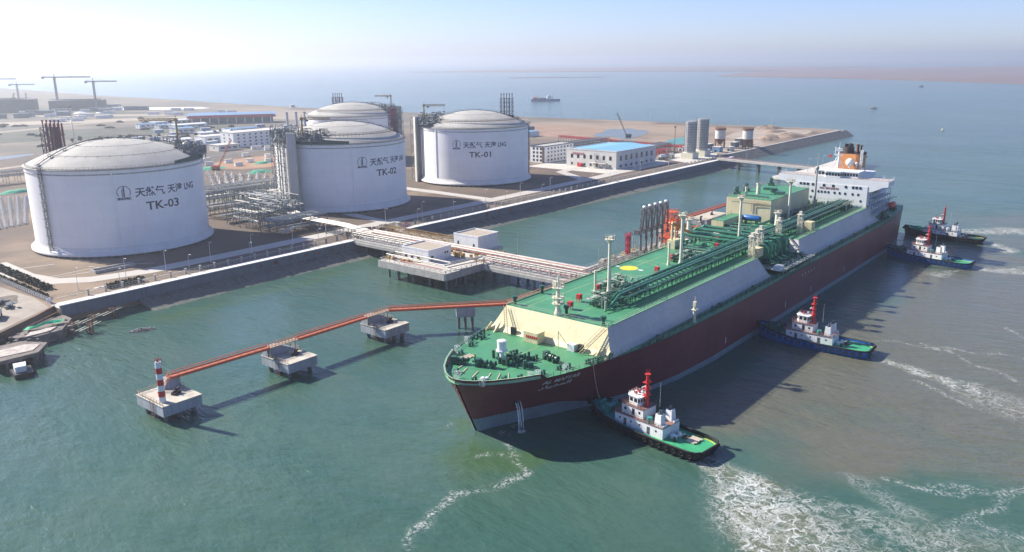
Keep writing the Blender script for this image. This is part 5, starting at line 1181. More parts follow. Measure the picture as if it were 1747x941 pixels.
# right-hand dolphins and the second bridge behind the ship
dolphin(424, 203, 452, 217, 'large blue-grey dolphin block partly hidden behind the ship near the cream house', False, 6)
dolphin(384, 200, 400, 214, 'small dolphin block beyond the orange lattice tower', False, 5)
footbridge((348, 190, 11.4), (392, 207, 10.6), 'orange-red footbridge rising behind the lattice tower')
footbridge((392, 207, 10.6), (470, 207, 10.6), 'orange-red footbridge running on toward the cream machinery house')
t = thing('mooring_hook_stand', 'pale quick release hook group beside the rear orange footbridge', 'mooring hook', (418, 204, 4)); b = MB(); b.ob(0,0,0,4,3,2.4); b.build('base', CONC, t); b = MB(); b.cyl(0,0,2.4,5.4,.5,.5,8); b.bar((0,0,4.6),(1.8,0,5.2),.3); b.build('hook', DSTEEL, t)
# far jetty
fj = thing('far_jetty', 'long pale jetty on piles beyond the ship bridge', 'jetty', (0,0,0))
b = MB(); b.prism([(596,222),(640,214),(655,211),(780,221),(782,232),(660,229),(600,236)], 7, 9); b.build('deck', CONCL, fj)
for k in range(15): b = MB(); b.cyl(600+k*12.5, 222+((k*7) % 3), -1.5, 7.1, .8, .8, 8); b.build('pile', CONCD, fj)
b = MB(); b.box(655,209.6,7.5,780,211.2,9.6) if 0 else b.bar((600,222,8),(655,210.6,8),.8); b.bar((655,210.6,8),(781,220.6,8),.8); b.build('fender_beam', DSTEEL, fj)
ab = thing('approach_bridge', 'low concrete road bridge from the land corner to the far jetty', 'bridge', (0,0,0))
b = MB(); b.prism([(690,321),(683,321),(664,226),(671,226)], 7.2, 8.6); b.build('deck', CONC, ab)
for k, y in enumerate((300, 280, 260, 242)): x = 687-(320-y)*.2; b = MB(); b.ob(x, y, -1.5, 5, 1.6, 8.8); b.build('pier', CONCD, ab)
b = MB(); b.rail([(690,321,8.6),(671,226,8.6)],1.1,3,.09); b.rail([(683,321,8.6),(664,226,8.6)],1.1,3,.09); b.build('railing', mat('pink_rail', (.45,.25,.22), .7, .1, .8), ab)
for i, (x, y) in enumerate([(668,222),(705,226),(742,228),(775,230),(640,224),(681,292)]):
    make_lamp(x, y, 8.9 if i < 5 else 8.6, 10, 'tall lamp post on the far jetty, %s' % ['where the bridge lands','a third of the way out','two thirds of the way out','at its far end','nearest the ship bridge wing','on the approach bridge itself'][i], 'lamp posts on the far jetty')

# ------------------------------------------------------------------ tugs (local x forward, y to port)
def tug(label, sx, sy, bx, by, hullm, deckm, foredeck, dark, seed, cap=TUGG):
    L = math.hypot(bx-sx, by-sy); a = math.atan2(by-sy, bx-sx); t = thing('tug_boat', label, 'tug boat', ((sx+bx)/2, (sy+by)/2, 0), a)
    k = L/38.0; rd = random.Random(seed)
    ST = [(-19,3.6),(-18.2,4.7),(-16.5,5.3),(-12,5.6),(-4,5.7),(4,5.6),(10,5.0),(14,3.9),(17,2.3),(18.6,1.0),(19,.2)]
    def dz(x): return 2.0+(.0 if x < 0 else 2.0*(x/19)**1.6)
    b = MB(); V = []
    for side in (-1, 1):
        V = []
        for x, w in ST:
            z = dz(x)
            V += [(x*.93*k, side*w*.72, -1.2), (x*.965*k, side*w*.9, .3), (x*k, side*w, z*.8), (x*k, side*w, z+.75)]
        F = []
        for i in range(len(ST)-1):
            for j in range(3): q = (i*4+j, (i+1)*4+j, (i+1)*4+j+1, i*4+j+1); F.append(tuple(reversed(q)) if side > 0 else q)
        b.add(V, F, 0, True)
        b.add([(x*k, side*(w-.16), dz(x)) for x, w in ST]+[(x*k, side*(w-.16), dz(x)+.75) for x, w in ST], [((i, i+1, len(ST)+i+1, len(ST)+i) if side > 0 else (len(ST)+i, len(ST)+i+1, i+1, i)) for i in range(len(ST)-1)], 0)
    b.add([(-19*.93*k,3.6*.72,-1.2),(-19*.93*k,-3.6*.72,-1.2),(-19*k,-3.6,2.75),(-19*k,3.6,2.75)], [(0,3,2,1)]); b.build('hull', hullm, t)
    b = MB()
    for i in range(len(ST)-1):
        (xa, wa), (xb, wb) = ST[i], ST[i+1]; b.add([(xa*k,-wa+.1,dz(xa)+.02),(xb*k,-wb+.1,dz(xb)+.02),(xb*k,wb-.1,dz(xb)+.02),(xa*k,wa-.1,dz(xa)+.02)], [(0,1,2,3)], 0 if xa < -5 else 1)
    b.build('deck', [cap, deckm], t)
    b = MB(); rb = .28
    for side in (-1, 1):
        P = [(x*k, side*(w+.12), dz(x)+.75) for x, w in ST]
        for p, q in zip(P, P[1:]): b.bar(p, q, rb, 6)
        for i in range(16):
            x = -17+i*2.2; w = interp([(x_, w_) for x_, w_ in ST], x)
            for j in range(8):
                a0, a1 = j*math.pi/4, (j+1)*math.pi/4; b.bar((x*k+.5*math.cos(a0), side*(w+.28), dz(x)-.35+.5*math.sin(a0)), (x*k+.5*math.cos(a1), side*(w+.28), dz(x)-.35+.5*math.sin(a1)), .17, 5)
    b.bar((-19.1*k,-3.8,2.4),(-19.1*k,3.8,2.4),.5,8); b.bar((18.9*k,-1.4,3.6),(18.9*k,1.4,3.6),.7,8); b.build('tyre_fenders', RUBBER, t)
    b = MB(); E = [(x, w-.55) for x, w in ST if x < -6]; 
    for side in (-1, 1):
        for (xa, wa), (xb, wb) in zip(E, E[1:]): b.bar((xa*k+.35, side*wa, 2.05), (xb*k+.35, side*wb, 2.05), .12)
    b.bar((-18.6*k,-3.1,2.05),(-18.6*k,3.1,2.05),.12); b.build('deck_border', YELLOW, t)
    # deck house tiers
    b = MB(); b.prism([(-7.5*k,-3.6),(8*k,-3.4),(8.6*k,-1.8),(8.6*k,1.8),(8*k,3.4),(-7.5*k,3.6)], 2.05, 5.0); b.build('lower_house', WHITE, t)
    b = MB(); b.prism([(-7.6*k,-3.75),(8.2*k,-3.6),(8.9*k,-1.9),(8.9*k,1.9),(8.2*k,3.6),(-7.6*k,3.75)], 5.0, 5.12); b.rail([(-7.4*k,-3.6,5.1),(8.1*k,-3.5,5.1),(8.7*k,0,5.1),(8.1*k,3.5,5.1),(-7.4*k,3.6,5.1)], .95, 1.1, .045); BED = mat('brown_deck_edge', (.25,.13,.11), .6, .2, 1); b.build('boat_deck', BSTEEL if dark else mat('brown_deck_edge', (.25,.13,.11), .6, .2, 1), t)
    b = MB(); b.prism([(-.6*k,-2.7),(6.4*k,-2.6),(6.9*k,0),(6.4*k,2.6),(-.6*k,2.7)], 5.12, 7.7); b.build('upper_house', WHITE, t)
    b = MB(); b.prism([(-.9*k,-2.9),(6.7*k,-2.8),(7.2*k,0),(6.7*k,2.8),(-.9*k,2.9)], 7.7, 7.85); b.rail([(-.8*k,-2.8,7.85),(6.6*k,-2.7,7.85),(7.1*k,0,7.85),(6.6*k,2.7,7.85),(-.8*k,2.8,7.85)], .9, 1, .045); b.build('bridge_deck', MATS['brown_deck_edge'] if not dark else BSTEEL, t)
    b = MB(); P = [(1.2*k,-1.7),(1.7*k,-2.1),(4.6*k,-1.9),(5.4*k,-.9),(5.4*k,.9),(4.6*k,1.9),(1.7*k,2.1),(1.2*k,1.7)]; b.prism(P, 7.85, 10.2); b.build('wheelhouse', WHITE, t)
    b = MB(); b.prism([(x+(.25 if x > 2 else -.2), y*1.1) for x, y in P], 10.2, 10.35); b.rail([(1.4*k,-1.9,10.3),(5*k,-1.6,10.3),(5*k,1.6,10.3),(1.4*k,1.9,10.3)], .8, 1, .045); b.build('wheelhouse_roof', WHITE, t)
    n = len(P)
    for i in range(n):
        (xa, ya), (xb, yb) = P[i], P[(i+1) % n]; Lw = math.hypot(xb-xa, yb-ya); m_ = max(1, round(Lw/1.2))
        for j in range(m_):
            u0, u1 = (j+.16)/m_, (j+.84)/m_; dx, dy = (yb-ya)/Lw*.04, -(xb-xa)/Lw*.04; w = MB()
            p = (xa+(xb-xa)*u0+dx, ya+(yb-ya)*u0+dy); q = (xa+(xb-xa)*u1+dx, ya+(yb-ya)*u1+dy)
            w.add([(*p,8.85),(*q,8.85),(*q,9.85),(*p,9.85),(p[0]-dx*3,p[1]-dy*3,8.85),(q[0]-dx*3,q[1]-dy*3,8.85),(q[0]-dx*3,q[1]-dy*3,9.85),(p[0]-dx*3,p[1]-dy*3,9.85)], [(0,1,2,3),(7,6,5,4),(0,4,5,1),(2,6,7,3)]); w.build('window', GLASS, t)
    for side in (-1, 1):
        for x, z, w_, h_, nm in ((6.3,3.6,.5,.5,'porthole'),(4.6,2.3,.9,1.9,'door'),(2.6,3.6,.45,.45,'porthole'),(-.2,3.6,.45,.45,'porthole'),(-3,2.3,.9,1.9,'door'),(-5.4,3.6,.45,.45,'porthole')):
            b = MB(); yy = 3.6-(x*k+7.5*k)/(15.5*k)*.2+.0; b.box(x*k-w_/2, side*(yy-.1), z, x*k+w_/2, side*(yy+.06), z+h_) if side > 0 else b.box(x*k-w_/2, -(yy+.06), z, x*k+w_/2, -(yy-.1), z+h_); b.build(nm, GLASS if nm == 'porthole' else DSTEEL, t)
        for x, z, w_, h_ in ((5.2,6.2,.7,.7),(2.6,5.4,.8,1.8),(.6,6.2,.6,.7)):
            b = MB(); y0, y1 = side*2.5, side*2.72; b.box(x*k-w_/2, min(y0,y1), z, x*k+w_/2, max(y0,y1), z+h_); b.build('window' if h_ < 1 else 'door', GLASS, t)
        b = MB(); b.prism([(-6.6*k, side*1.3),(-4.6*k, side*1.3),(-4.6*k, side*3.3),(-6.6*k, side*3.3)], 5.1, 8.2, top=[(-6.4*k, side*1.5),(-4.7*k, side*1.5),(-4.7*k, side*3.0),(-6.4*k, side*3.0)]); b.build('funnel_casing', WHITE, t)
        b = MB(); b.cyl(-5.5*k, side*2.2, 8.15, 8.35, .75, .75, 10); b.bar((-5.5*k, side*2.2, 8.3),(-5.7*k, side*2.2, 9.3),.3,8); b.build('exhaust', DSTEEL, t)
        b = MB(); b.cyl(-2.8*k, side*2.8, 5.1, 6.6, .75, .75, 12); b.build('liferaft_drum', TEAL if not dark else WHITE, t)
        b = MB(); b.box(-7.4*k, min(side*1.4, side*3.4), 5.1, -6.9*k, max(side*1.4, side*3.4), 5.6) ; b.build('vent_box', WHITE, t)
    b = MB(); b.cyl(.3*k, 0, 7.8, 16.6, .58, .42, 10)
    for z in (10.8, 12.6, 14.4): b.ob(.5*k, 0, z, 1.5, 2.0, .12); b.bar((.4*k,-1.3,z+.4),(.4*k,1.3,z+.4),.07)
    b.cyl(.3*k,0,16.6,16.8,.8,.8,10); b.bar((.3*k,-.5,16.7),(.3*k,-.5,18),.06); b.bar((.3*k,.5,16.7),(.3*k,.5,18.2),.06); b.build('mast', RED if seed != 4 else REDD, t)
    b = MB(); b.bar((1.4*k,-.9,12.9),(1.4*k,.9,12.9),.16); b.bar((.4*k,0,12.9),(1.4*k,0,12.9),.1); b.ball((2.4*k,-.8,10.9),.35,8); b.cyl(-2.2*k,-2.2,7.8,14.5,.045,.02,4); b.build('radar', WHITE, t)
    b = MB(); b.bar((3.6*k,.5,10.4),(4.6*k,.6,11.8),.16,6); b.bar((3.6*k,-.9,10.4),(4.6*k,-1,11.8),.16,6); b.cyl(3.4*k,.5,10.3,11.2,.3,.3,8); b.cyl(3.4*k,-.9,10.3,11.2,.3,.3,8); b.build('water_cannon', REDD, t)
    b = MB(); x = 12.2*k; b.bar((x,-1.6,4.2),(x,1.6,4.2),.9,12); b.bar((x,-1.8,4.2),(x,-1.5,4.2),1.35,14); b.bar((x,1.5,4.2),(x,1.8,4.2),1.35,14); b.ob(x, 2.4, 2.9, 1.6, 1.0, 2.0); b.ob(x+2.8, 0, 3.2, .6, 2.2, 1.8); b.bar((x+2.8,-1.1,5),(x+2.8,1.1,5),.25,8); b.ob(x,-2.6,2.9,1.5,.8,1.2)
    b.build('bow_winch', foredeck, t)
    b = MB()
    for i in range(7):
        u = i/6*2-1; b.bar((15.5*k-abs(u)*4, u*3.2, 3.2),(15.5*k-abs(u)*4, u*3.2, 4.3),.1)
    b.rail([(10*k,-3.6,3.4),(15*k,-2.2,3.6),(16.6*k,0,3.9),(15*k,2.2,3.6),(10*k,3.6,3.4)], .9, 1.3, .05); b.build('bow_railing', foredeck, t)
    b = MB(); b.ob(-8.9*k,.6,2.05,1.5,1.2,1.0); b.bar((-8.9*k,.6,2.6),(-11.2*k,-1.0,3.6),.09); b.ob(-9.3*k,-1.3,2.05,1.1,1.0,1.3,0,0,.6); b.build('towing_gear', WHITE, t)
    b = MB(); b.lathe([(.3,2.05),(.9,2.05),(.9,2.35),(.6,2.5),(.3,2.4)], 12, -10.8*k, -1.8); b.cyl(-9.9*k,1.8,2.05,3.0,.4,.4,8); b.build('rope_coil', mat('tarry_rope', (.12,.09,.06), .9, .2, 2), t)
    if seed == 1:
        b = MB()
        for i in range(6): b.box(-14.6*k+rd.uniform(-.2,.2), -3.6+i*.62, 2.08, -11.8*k+rd.uniform(-.2,.2), -3.1+i*.62, 2.42)
        b.build('timber_stack', PLY, t)
    if seed == 2:
        b = MB(); b.cyl(-11.2*k,.2,2.05,2.9,.2,.2,6); b.bar((-11.2*k,.2,2.9),(-11.6*k,.2,4.1),.05); b.box(-11.9*k,.1,3.5,-11.2*k,.16,4.1); b.build('small_flag', RED, t)
    return t
T1 = (172.2,79.6,176.8,116.6)
tug('black hulled tug with white house and red mast pushing near the ship bow', 172.0,78.4,177.0,116.4, BLACK, TEAL, TEAL, False, 1)
tug('blue hulled tug with red mast pushing amidships against the maroon hull', 270.2,68.6,269.6,107.2, HBLUE, mat('dark_green_tug_deck', (.035,.12,.09), .6, .2, .5), MATS['dark_green_tug_deck'], False, 2)
tug('blue hulled tug near the ship stern, nearer of the two stern tugs', 418.5,67.2,425.5,106.4, HBLUE, MATS['dark_green_tug_deck'], MATS['dark_green_tug_deck'], False, 3)
tug('black hulled tug farthest away beside the stern, with dull green decks', 480.4,73.0,483.5,112.8, BLACK, MATS['dark_green_tug_deck'], TEAL, True, 4, MATS['dark_green_tug_deck'])
t = thing('towing_line', 'thin pale rope from the bow deck of the ship down to the nearest tug', 'rope', (0,0,0)); b = MB(); p0, p1 = Vector((172.5,113.4,17)), Vector((175.9,113.0,5.2)); prev = p0
for i in range(1, 13):
    u = i/12; q = p0.lerp(p1, u)-Vector((0,0,1.6*math.sin(math.pi*u))); b.bar(prev, q, .07); prev = q
b.build('rope', PLY, t)

# ------------------------------------------------------------------ buildings on the land
def facade(t, side, u0, u1, n, z, h, w, off, m=None, nm='window'):
    for i in range(n):
        u = u0+(u1-u0)*(i+.5)/n; b = MB()
        if side == '-x': b.box(-off-.08, u-w/2, z, -off+.1, u+w/2, z+h)
        elif side == '-y': b.box(u-w/2, -off-.08, z, u+w/2, -off+.1, z+h)
        b.build(nm, m or GLASS, t)
wh = thing('warehouse', 'large grey-white warehouse with a bright blue roof and red lettering', 'building', (619, 391, Z))
b = MB(); b.box(-33, -25.5, 0, 33, 25.5, 14.4); b.build('wall', WALLP, wh)
b = MB(); b.add([(-32.6,-25.1,14.5),(32.6,-25.1,14.5),(32.6,25.1,14.5),(-32.6,25.1,14.5),(-32.6,0,16.1),(32.6,0,16.1)], [(0,1,5,4),(4,5,2,3),(0,4,3),(1,2,5)]); b.build('roof', ROOFB, wh)
b = MB(); b.box(-33.2,-25.7,14.4,33.2,-25.2,15.1); b.box(-33.2,-25.2,14.4,-32.7,25.7,15.3); b.box(32.7,-25.2,14.4,33.2,25.7,15.0); b.box(-32.7,25.2,14.4,32.7,25.7,15.0); b.build('parapet', WALLP, wh)
facade(wh, '-x', -23, 23, 7, 7.2, 3.4, 2.3, 33); facade(wh, '-x', -23, 23, 7, 1.2, 2.2, 1.9, 33); facade(wh, '-y', -30, 30, 7, 6.8, 4.2, 3.2, 25.5); facade(wh, '-y', -30, 30, 7, 1.2, 2.2, 3.0, 25.5)
b = MB()
for y in (-4, -13): b.box(-37.2, y-3.6, 4.2, -33, y+3.6, 4.6); b.box(-36.9,y-3,0,-36.5,y-2.6,4.2); b.box(-36.9,y+2.6,0,-36.5,y+3,4.2)
b.build('entrance_canopy', CONCL, wh)
b = MB(); b.box(-35.4, 8.4, 0, -33, 12.4, 3.0); b.build('red_porch', RED, wh)
b = MB(); b.truss((-34.4,-6,0),(-34.4,-6,12),1.6,3.0,2,.1); b.build('fire_stair', STEEL, wh)
b = MB(); rd = random.Random(6)
for i in range(6):
    y = 19-i*2.1
    for q in range(4): b.box(-33.3,y-1.4+rd.uniform(-.2,.5),10.3+q*.5,-33.15,y-.1,10.5+q*.5)
    b.box(-33.3,y-.8,10.2,-33.15,y-.55,12.2)
b.build('red_lettering', RED, wh)
of = thing('office_block', 'white four storey office block left of the blue roofed warehouse', 'building', (609.5, 449.5, Z))
b = MB(); b.box(-22.5,-8,0,22.5,8,14.2); b.build('wall', WHITE, of)
b = MB(); b.box(-22.8,-8.3,14.2,22.8,-7.9,15.1); b.box(-22.8,7.9,14.2,22.8,8.3,15.1); b.box(-22.8,-7.9,14.2,-22.4,7.9,15.1); b.box(22.4,-7.9,14.2,22.8,7.9,15.1); b.build('parapet', BSTEEL, of)
b = MB(); b.box(-22.4,-7.9,14.2,22.4,7.9,14.4); b.build('roof', CONC, of)
for fl in range(4):
    facade(of, '-y', -19, 21, 8, 1.4+fl*3.4, 1.6, 2.2, 8); facade(of, '-x', -6, 6, 3, 1.2+fl*3.4, 2.0, 2.0, 22.5)
b = MB(); b.box(-22.9,-8.1,0,-22.5,-5.6,14.2); b.build('corner_strip', mat('dark_brick', (.12,.08,.07), .8, .2, .5), of)
def silo(x, y, r, h, label, base, m, grp):
    t = thing('silo', label, 'silo', (x, y, Z), 0, grp)
    if base:
        b = MB(); b.ob(0,0,0,r*2.3,r*2.3,5.4); b.cyl(0,0,5.4,6.2,r*1.04,r*1.04,24); b.build('base', CREAMP, t)
        b = MB(); b.cyl(0,0,6.2,h,r,r,28)
        b.build('drum', m, t); b = MB()
        for k in range(1, 12): z = 6+(h-6)*k/12; b.lathe([(r+.02,z-.15),(r+.16,z),(r+.02,z+.15)], 28)
        for k in range(16): a = k*math.pi/8; b.bar((r*1.02*math.cos(a), r*1.02*math.sin(a), 6.3),(r*1.02*math.cos(a), r*1.02*math.sin(a), h),.1)
        b.build('hoops', BSTEEL, t); b = MB(); b.lathe([(r,h),(r*.5,h+.9),(.1,h+1.1)], 28); b.rail([(r*.95*math.cos(i*math.pi/6), r*.95*math.sin(i*math.pi/6), h) for i in range(13)],1.1,2,.08); b.build('cap', STEEL, t)
    else:
        b = MB(); b.cyl(0,0,9.5,h,r,r,24); b.cyl(0,0,h-1.2,h,r*1.08,r*1.08,24); b.build('drum', m, t)
        b = MB(); b.cyl(0,0,h-1.6,h+.2,r*1.1,r*1.1,24); b.rail([(r*math.cos(i*math.pi/6), r*math.sin(i*math.pi/6), h+.2) for i in range(13)],1.1,2,.12); b.build('brown_cap', RUST, t)
        b = MB(); b.bar((0,0,3.2),(0,0,9.5),.8,20,r2=r)
        for i in range(10): a = i*math.pi/5; b.bar((r*.98*math.cos(a), r*.98*math.sin(a), 0),(r*.98*math.cos(a), r*.98*math.sin(a), 9.6),.28); b.bar((r*.98*math.cos(a), r*.98*math.sin(a), .2),(r*.98*math.cos(a+.63), r*.98*math.sin(a+.63), 9),.15)
        b.build('hopper_legs', RUST, t)
    return t
SILOG = mat('ribbed_grey_silo', (.44,.43,.40), .5, .12, .3, metal=.15, streak=.3)
silo(693.5, 353, 5.2, 33.5, 'tall ribbed grey silo, nearest the sea wall on the left of the trio', True, SILOG, 'tall ribbed grey silos')
silo(718, 353, 5.3, 34.5, 'tallest ribbed grey silo, on the right of the trio', True, SILOG, 'tall ribbed grey silos')
silo(722, 365, 5.0, 32, 'ribbed grey silo half hidden behind the other two', True, SILOG, 'tall ribbed grey silos')
SW_ = mat('white_brown_silo', (.62,.60,.56), .6, .1, .4, streak=.5)
silo(795, 371, 5.2, 20, 'white silo on rusty brown legs, left of the pair', False, SW_, 'white silos on brown legs')
silo(806, 346, 5.2, 20, 'white silo on rusty brown legs, right of the pair', False, SW_, 'white silos on brown legs')
def shed(name, label, x0, y0, x1, y1, h, wall, roof, pitch=.8, nwin=0, rz=0):
    t = thing(name, label, 'building', ((x0+x1)/2, (y0+y1)/2, Z), rz); w, d = (x1-x0)/2, (y1-y0)/2
    b = MB(); b.box(-w,-d,0,w,d,h); b.build('wall', wall, t)
    b = MB(); o_ = .4
    if pitch > 0: b.add([(-w-o_,-d-o_,h+.05),(w+o_,-d-o_,h+.05),(w+o_,d+o_,h+.05),(-w-o_,d+o_,h+.05),(-w-o_,0,h+pitch+.05),(w+o_,0,h+pitch+.05)], [(0,1,5,4),(4,5,2,3),(0,4,3),(1,2,5),(3,2,1,0)])
    else: b.box(-w-o_,-d-o_,h+.02,w+o_,d+o_,h+.5)
    b.build('roof', roof, t)
    if nwin:
        facade(t, '-y', -w*.9, w*.9, nwin, h*.4, h*.3, w*1.1/nwin, d); facade(t, '-x', -d*.8, d*.8, max(1, nwin//3), h*.4, h*.3, 1.4, w)
    return t
PALEB = mat('pale_blue_roof', (.16,.30,.46), .6, .1, .2); CREAMW = mat('pale_cream_wall', (.62,.60,.55), .7, .06, .3)
def storey_block(label, x0, y0, x1, y1, floors, nwin, nside):
    t = thing('office_block', label, 'building', ((x0+x1)/2, (y0+y1)/2, Z)); w, d = (x1-x0)/2, (y1-y0)/2; h = floors*3.7+1
    b = MB(); b.box(-w,-d,0,w,d,h); b.build('wall', WHITE, t); b = MB(); b.box(-w-.3,-d-.3,h,w+.3,d+.3,h+.5); b.build('roof', CONCL, t)
    for f in range(floors): facade(t, '-y', -w*.93, w*.93, nwin, 1.4+f*3.7, 1.7, 2.2, d); facade(t, '-x', -d*.8, d*.8, nside, 1.4+f*3.7, 1.7, 2, w)
    return t
storey_block('white four storey office block far behind the pipe racks between tanks TK-03 and TK-02', 500, 797, 578, 822, 4, 10, 2)
shed('low_building', 'low white building left of the distant four storey office', 508, 868, 556, 890, 7.5, WHITE, CONCL, 0, 5)
shed('porch_building', 'small white two part building in front of the distant office', 470, 778, 494, 796, 6, CREAMW, CONCL, 0, 3)
t = thing('open_hall', 'long open sided hall with blue roof and red front band', 'building', (704, 1120, Z), math.atan2(-30, 46))
b = MB(); b.box(-62, -2, 0, 62, 28, .4); b.build('floor', CONCL, t)
for k in range(10): b = MB(); b.box(-58+k*12.6, -1, .4, -56.6+k*12.6, .2, 9); b.build('column', WHITE, t)
b = MB(); b.box(-60, 20, .4, 60, 28, 9); b.build('wall', BSTEEL, t)
b = MB(); b.box(-62,-2.5,9,62,-1.5,13.4); b.build('red_band', mat('red_fascia', (.50,.06,.07), .6, .1, .5), t)
b = MB(); b.box(-64,-1.5,9,64,30,12.2); b.add([(-64,-1.5,12.25),(64,-1.5,12.25),(64,30,15.5),(-64,30,15.5)], [(0,1,2,3)]); b.build('roof', PALEB, t)
for lbl, a in (('small white ware house right of tank TK-01', (778, 610, 800, 628, 6, WHITE, PALEB)), ('dark low hut on the dry ground behind tank TK-01', (800, 640, 830, 660, 8, BSTEEL, BSTEEL))):
    shed('shed', lbl, *a)
fars = [(556,1016,582,1034,7,'white shed with blue roof left of the red banded hall'),(600,1100,650,1118,5,'long low shed far behind tank TK-03'),(690,1190,720,1205,13,'tall narrow white building far behind the roof crane of tank TK-03'),(640,1170,668,1186,7,'pale shed among the distant sheds'),(575,1150,600,1162,6,'small white shed on the far left of the distant sheds'),(606,1172,630,1186,6,'second small white shed from the left among distant sheds'),(588,1120,612,1134,5,'blue roofed shed in front of the small white sheds'),(545,940,590,955,6,'blue roofed long shed behind the low white building'),(600,960,640,975,6,'grey roofed shed right of the long blue roofed shed'),(470,880,500,895,6,'square white shed close behind the right edge of tank TK-03'),(760,1010,820,1030,5,'white roofed low shed behind the three grey chimneys'),(660,880,700,892,5,'small blue-grey shed near the middle tank top'),(740,880,790,895,7,'flat shed on the plain behind the middle tank')]
for i, (x0, y0, x1, y1, h, lbl) in enumerate(fars): shed('shed', lbl, x0, y0, x1, y1, h, WHITE if i % 3 else CREAMW, PALEB if i % 2 == 0 else WHITE, 1.2, 3)
for i, (x, y) in enumerate([(701,978),(712,972),(722,966)]):
    t = thing('chimney', 'grey chimney stack, %s of three in a row behind the middle tank' % ['leftmost','middle','rightmost'][i], 'chimney', (x, y, Z), 0, 'three grey chimneys'); b = MB(); b.cyl(0,0,0,21,1.9,1.6,14); b.build('shaft', mat('blue_grey_chimney', (.36,.40,.46), .6, .1, .3), t); b = MB(); b.cyl(0,0,20.4,21.6,1.9,1.9,14); b.build('cap', BSTEEL, t)
t = thing('light_mast', 'very tall thin lighting mast on the plain behind tank TK-03', 'light mast', (442, 1051, Z)); b = MB(); b.cyl(0,0,0,40,.5,.25,8); b.build('pole', STEEL, t); b = MB(); b.cyl(0,0,39,40.6,2,2.2,10); b.build('lamp_ring', DSTEEL, t)
t = thing('radio_mast', 'slim dark pole left of the tall grey silos', 'mast', (688, 366, Z)); b = MB(); b.cyl(0,0,0,29,.35,.25,6); b.ob(0,0,28,1.4,1.4,1.4); b.build('pole', DSTEEL, t)
# crawler cranes
def crawler(x, y, rz, L, el, col, label):
    t = thing('crawler_crane', label, 'crane', (x, y, Z), rz); b = MB(); b.ob(0,-1.6,0,6,1.1,1.3); b.ob(0,1.6,0,6,1.1,1.3); b.build('tracks', BLACK, t)
    b = MB(); b.ob(-.6,0,1.4,6,3,2.4); b.ob(2,1,1.4,1.8,1.2,2.6); b.build('cab', col, t)
    b = MB(); q = (2+L*math.cos(R(el)), 0, 2+L*math.sin(R(el))); b.truss((2,0,2), q, 1.2, 1.2, 2, .12); b.bar((-2,0,5.5), q, .06); b.bar((-2,0,2),(-2,0,5.5),.15); b.bar(q,(q[0],0,q[2]-9),.05); b.build('boom', col, t); return t
crawler(843, 510, R(129), 29, 66, DSTEEL, 'black boomed crawler crane on the reclaimed flat')
crawler(384, 643, R(-40), 27, 62, mat('crane_orange_red', (.62,.13,.07), .5, .1, .8), 'orange-red boomed crawler crane by the green netting')
# tower cranes and unfinished blocks on the far left
def tower_crane(x, y, h, L, rz, label, back=16):
    t = thing('tower_crane', label, 'crane', (x, y, Z), rz, 'tower cranes on the far left'); b = MB(); b.truss((0,0,0),(0,0,h),2.6,2.6,4,.5); b.build('mast', CRANE_, t)
    b = MB(); b.truss((-back,0,h+1.5),(L,0,h+1.5),1.6,1.8,4,.4); b.bar((0,0,h+8),(L*.6,0,h+2),.25); b.bar((0,0,h+8),(-back,0,h+2),.25); b.build('jib', CRANE_, t)
    b = MB(); b.bar((0,0,h),(0,0,h+8),.8); b.ob(-back+2,0,h-2,4,2.4,3); b.ob(2,1.6,h-.6,2.2,1.8,2.4); b.build('cab_and_ballast', CRANE_, t)
CRANE_ = mat('crane_steel', (.22,.24,.22), .6, .15, .5)
tower_crane(742, 1817, 62, 75, R(-52), 'tallest distant tower crane with the longest jib above the dark block', 26)
tower_crane(766, 1699, 54, 46, R(-48), 'distant tower crane at the right end of the dark block', 16)
tower_crane(825, 2240, 40, 40, R(-40), 'distant tower crane with a broad head, left of the two tall ones', 18)
tower_crane(800, 2420, 52, 100, R(-50), 'faintest tower crane with its long jib at the left edge of the view', 20)
for i, (x, y, w, d, h, rz, lbl) in enumerate([(747,1735,98,40,19,R(-35),'long dark unfinished block under the two tall tower cranes'),(610,1790,150,50,24,R(-30),'dark unfinished block at the left edge of the view'),(700,2050,90,40,14,R(-35),'low dark unfinished block behind the pale spoil heaps')]):
    t = thing('unfinished_block', lbl, 'building', (x, y, Z), rz); b = MB(); b.box(-w/2,-d/2,0,w/2,d/2,h); rd = random.Random(i)
    b.build('frame', mat('dark_formwork', (.07,.09,.10), .9, .3, .05), t); b = MB()
    for k in range(30): b.bar((rd.uniform(-w/2,w/2),rd.uniform(-d/2,d/2),h),(rd.uniform(-w/2,w/2),-d/2,h+3),.4)
    b.build('scaffold', DSTEEL, t)
for i, (x, y, hh) in enumerate([(680,1900,32),(660,1830,26),(735,1960,30),(620,1900,20)]):
    t = thing('lifting_mast', 'faint derrick leaning over the distant building site, %s' % ['tallest of four','second tallest','nearest the long dark block','shortest of four'][i], 'crane', (x, y, Z)); b = MB(); b.truss((0,0,0),(10-i*5,-6,hh),1.6,1.6,4,.3); b.build('boom', CRANE_, t)
# white spoil heaps
for i, (x, y, r) in enumerate([(655,1640,16),(690,1600,12),(720,1580,10)]):
    b = MB(); b.lathe([(r,0),(r*.8,1.6),(r*.4,3),(.1,3.6)], 14); t = tag(b.build('spoil_heap', mat('white_sheeting', (.72,.74,.74), .8, .08, .1), None, (x,y,Z)), 'white covered spoil heap on the distant site, %s' % ['largest','middle sized','smallest'][i], 'heap')
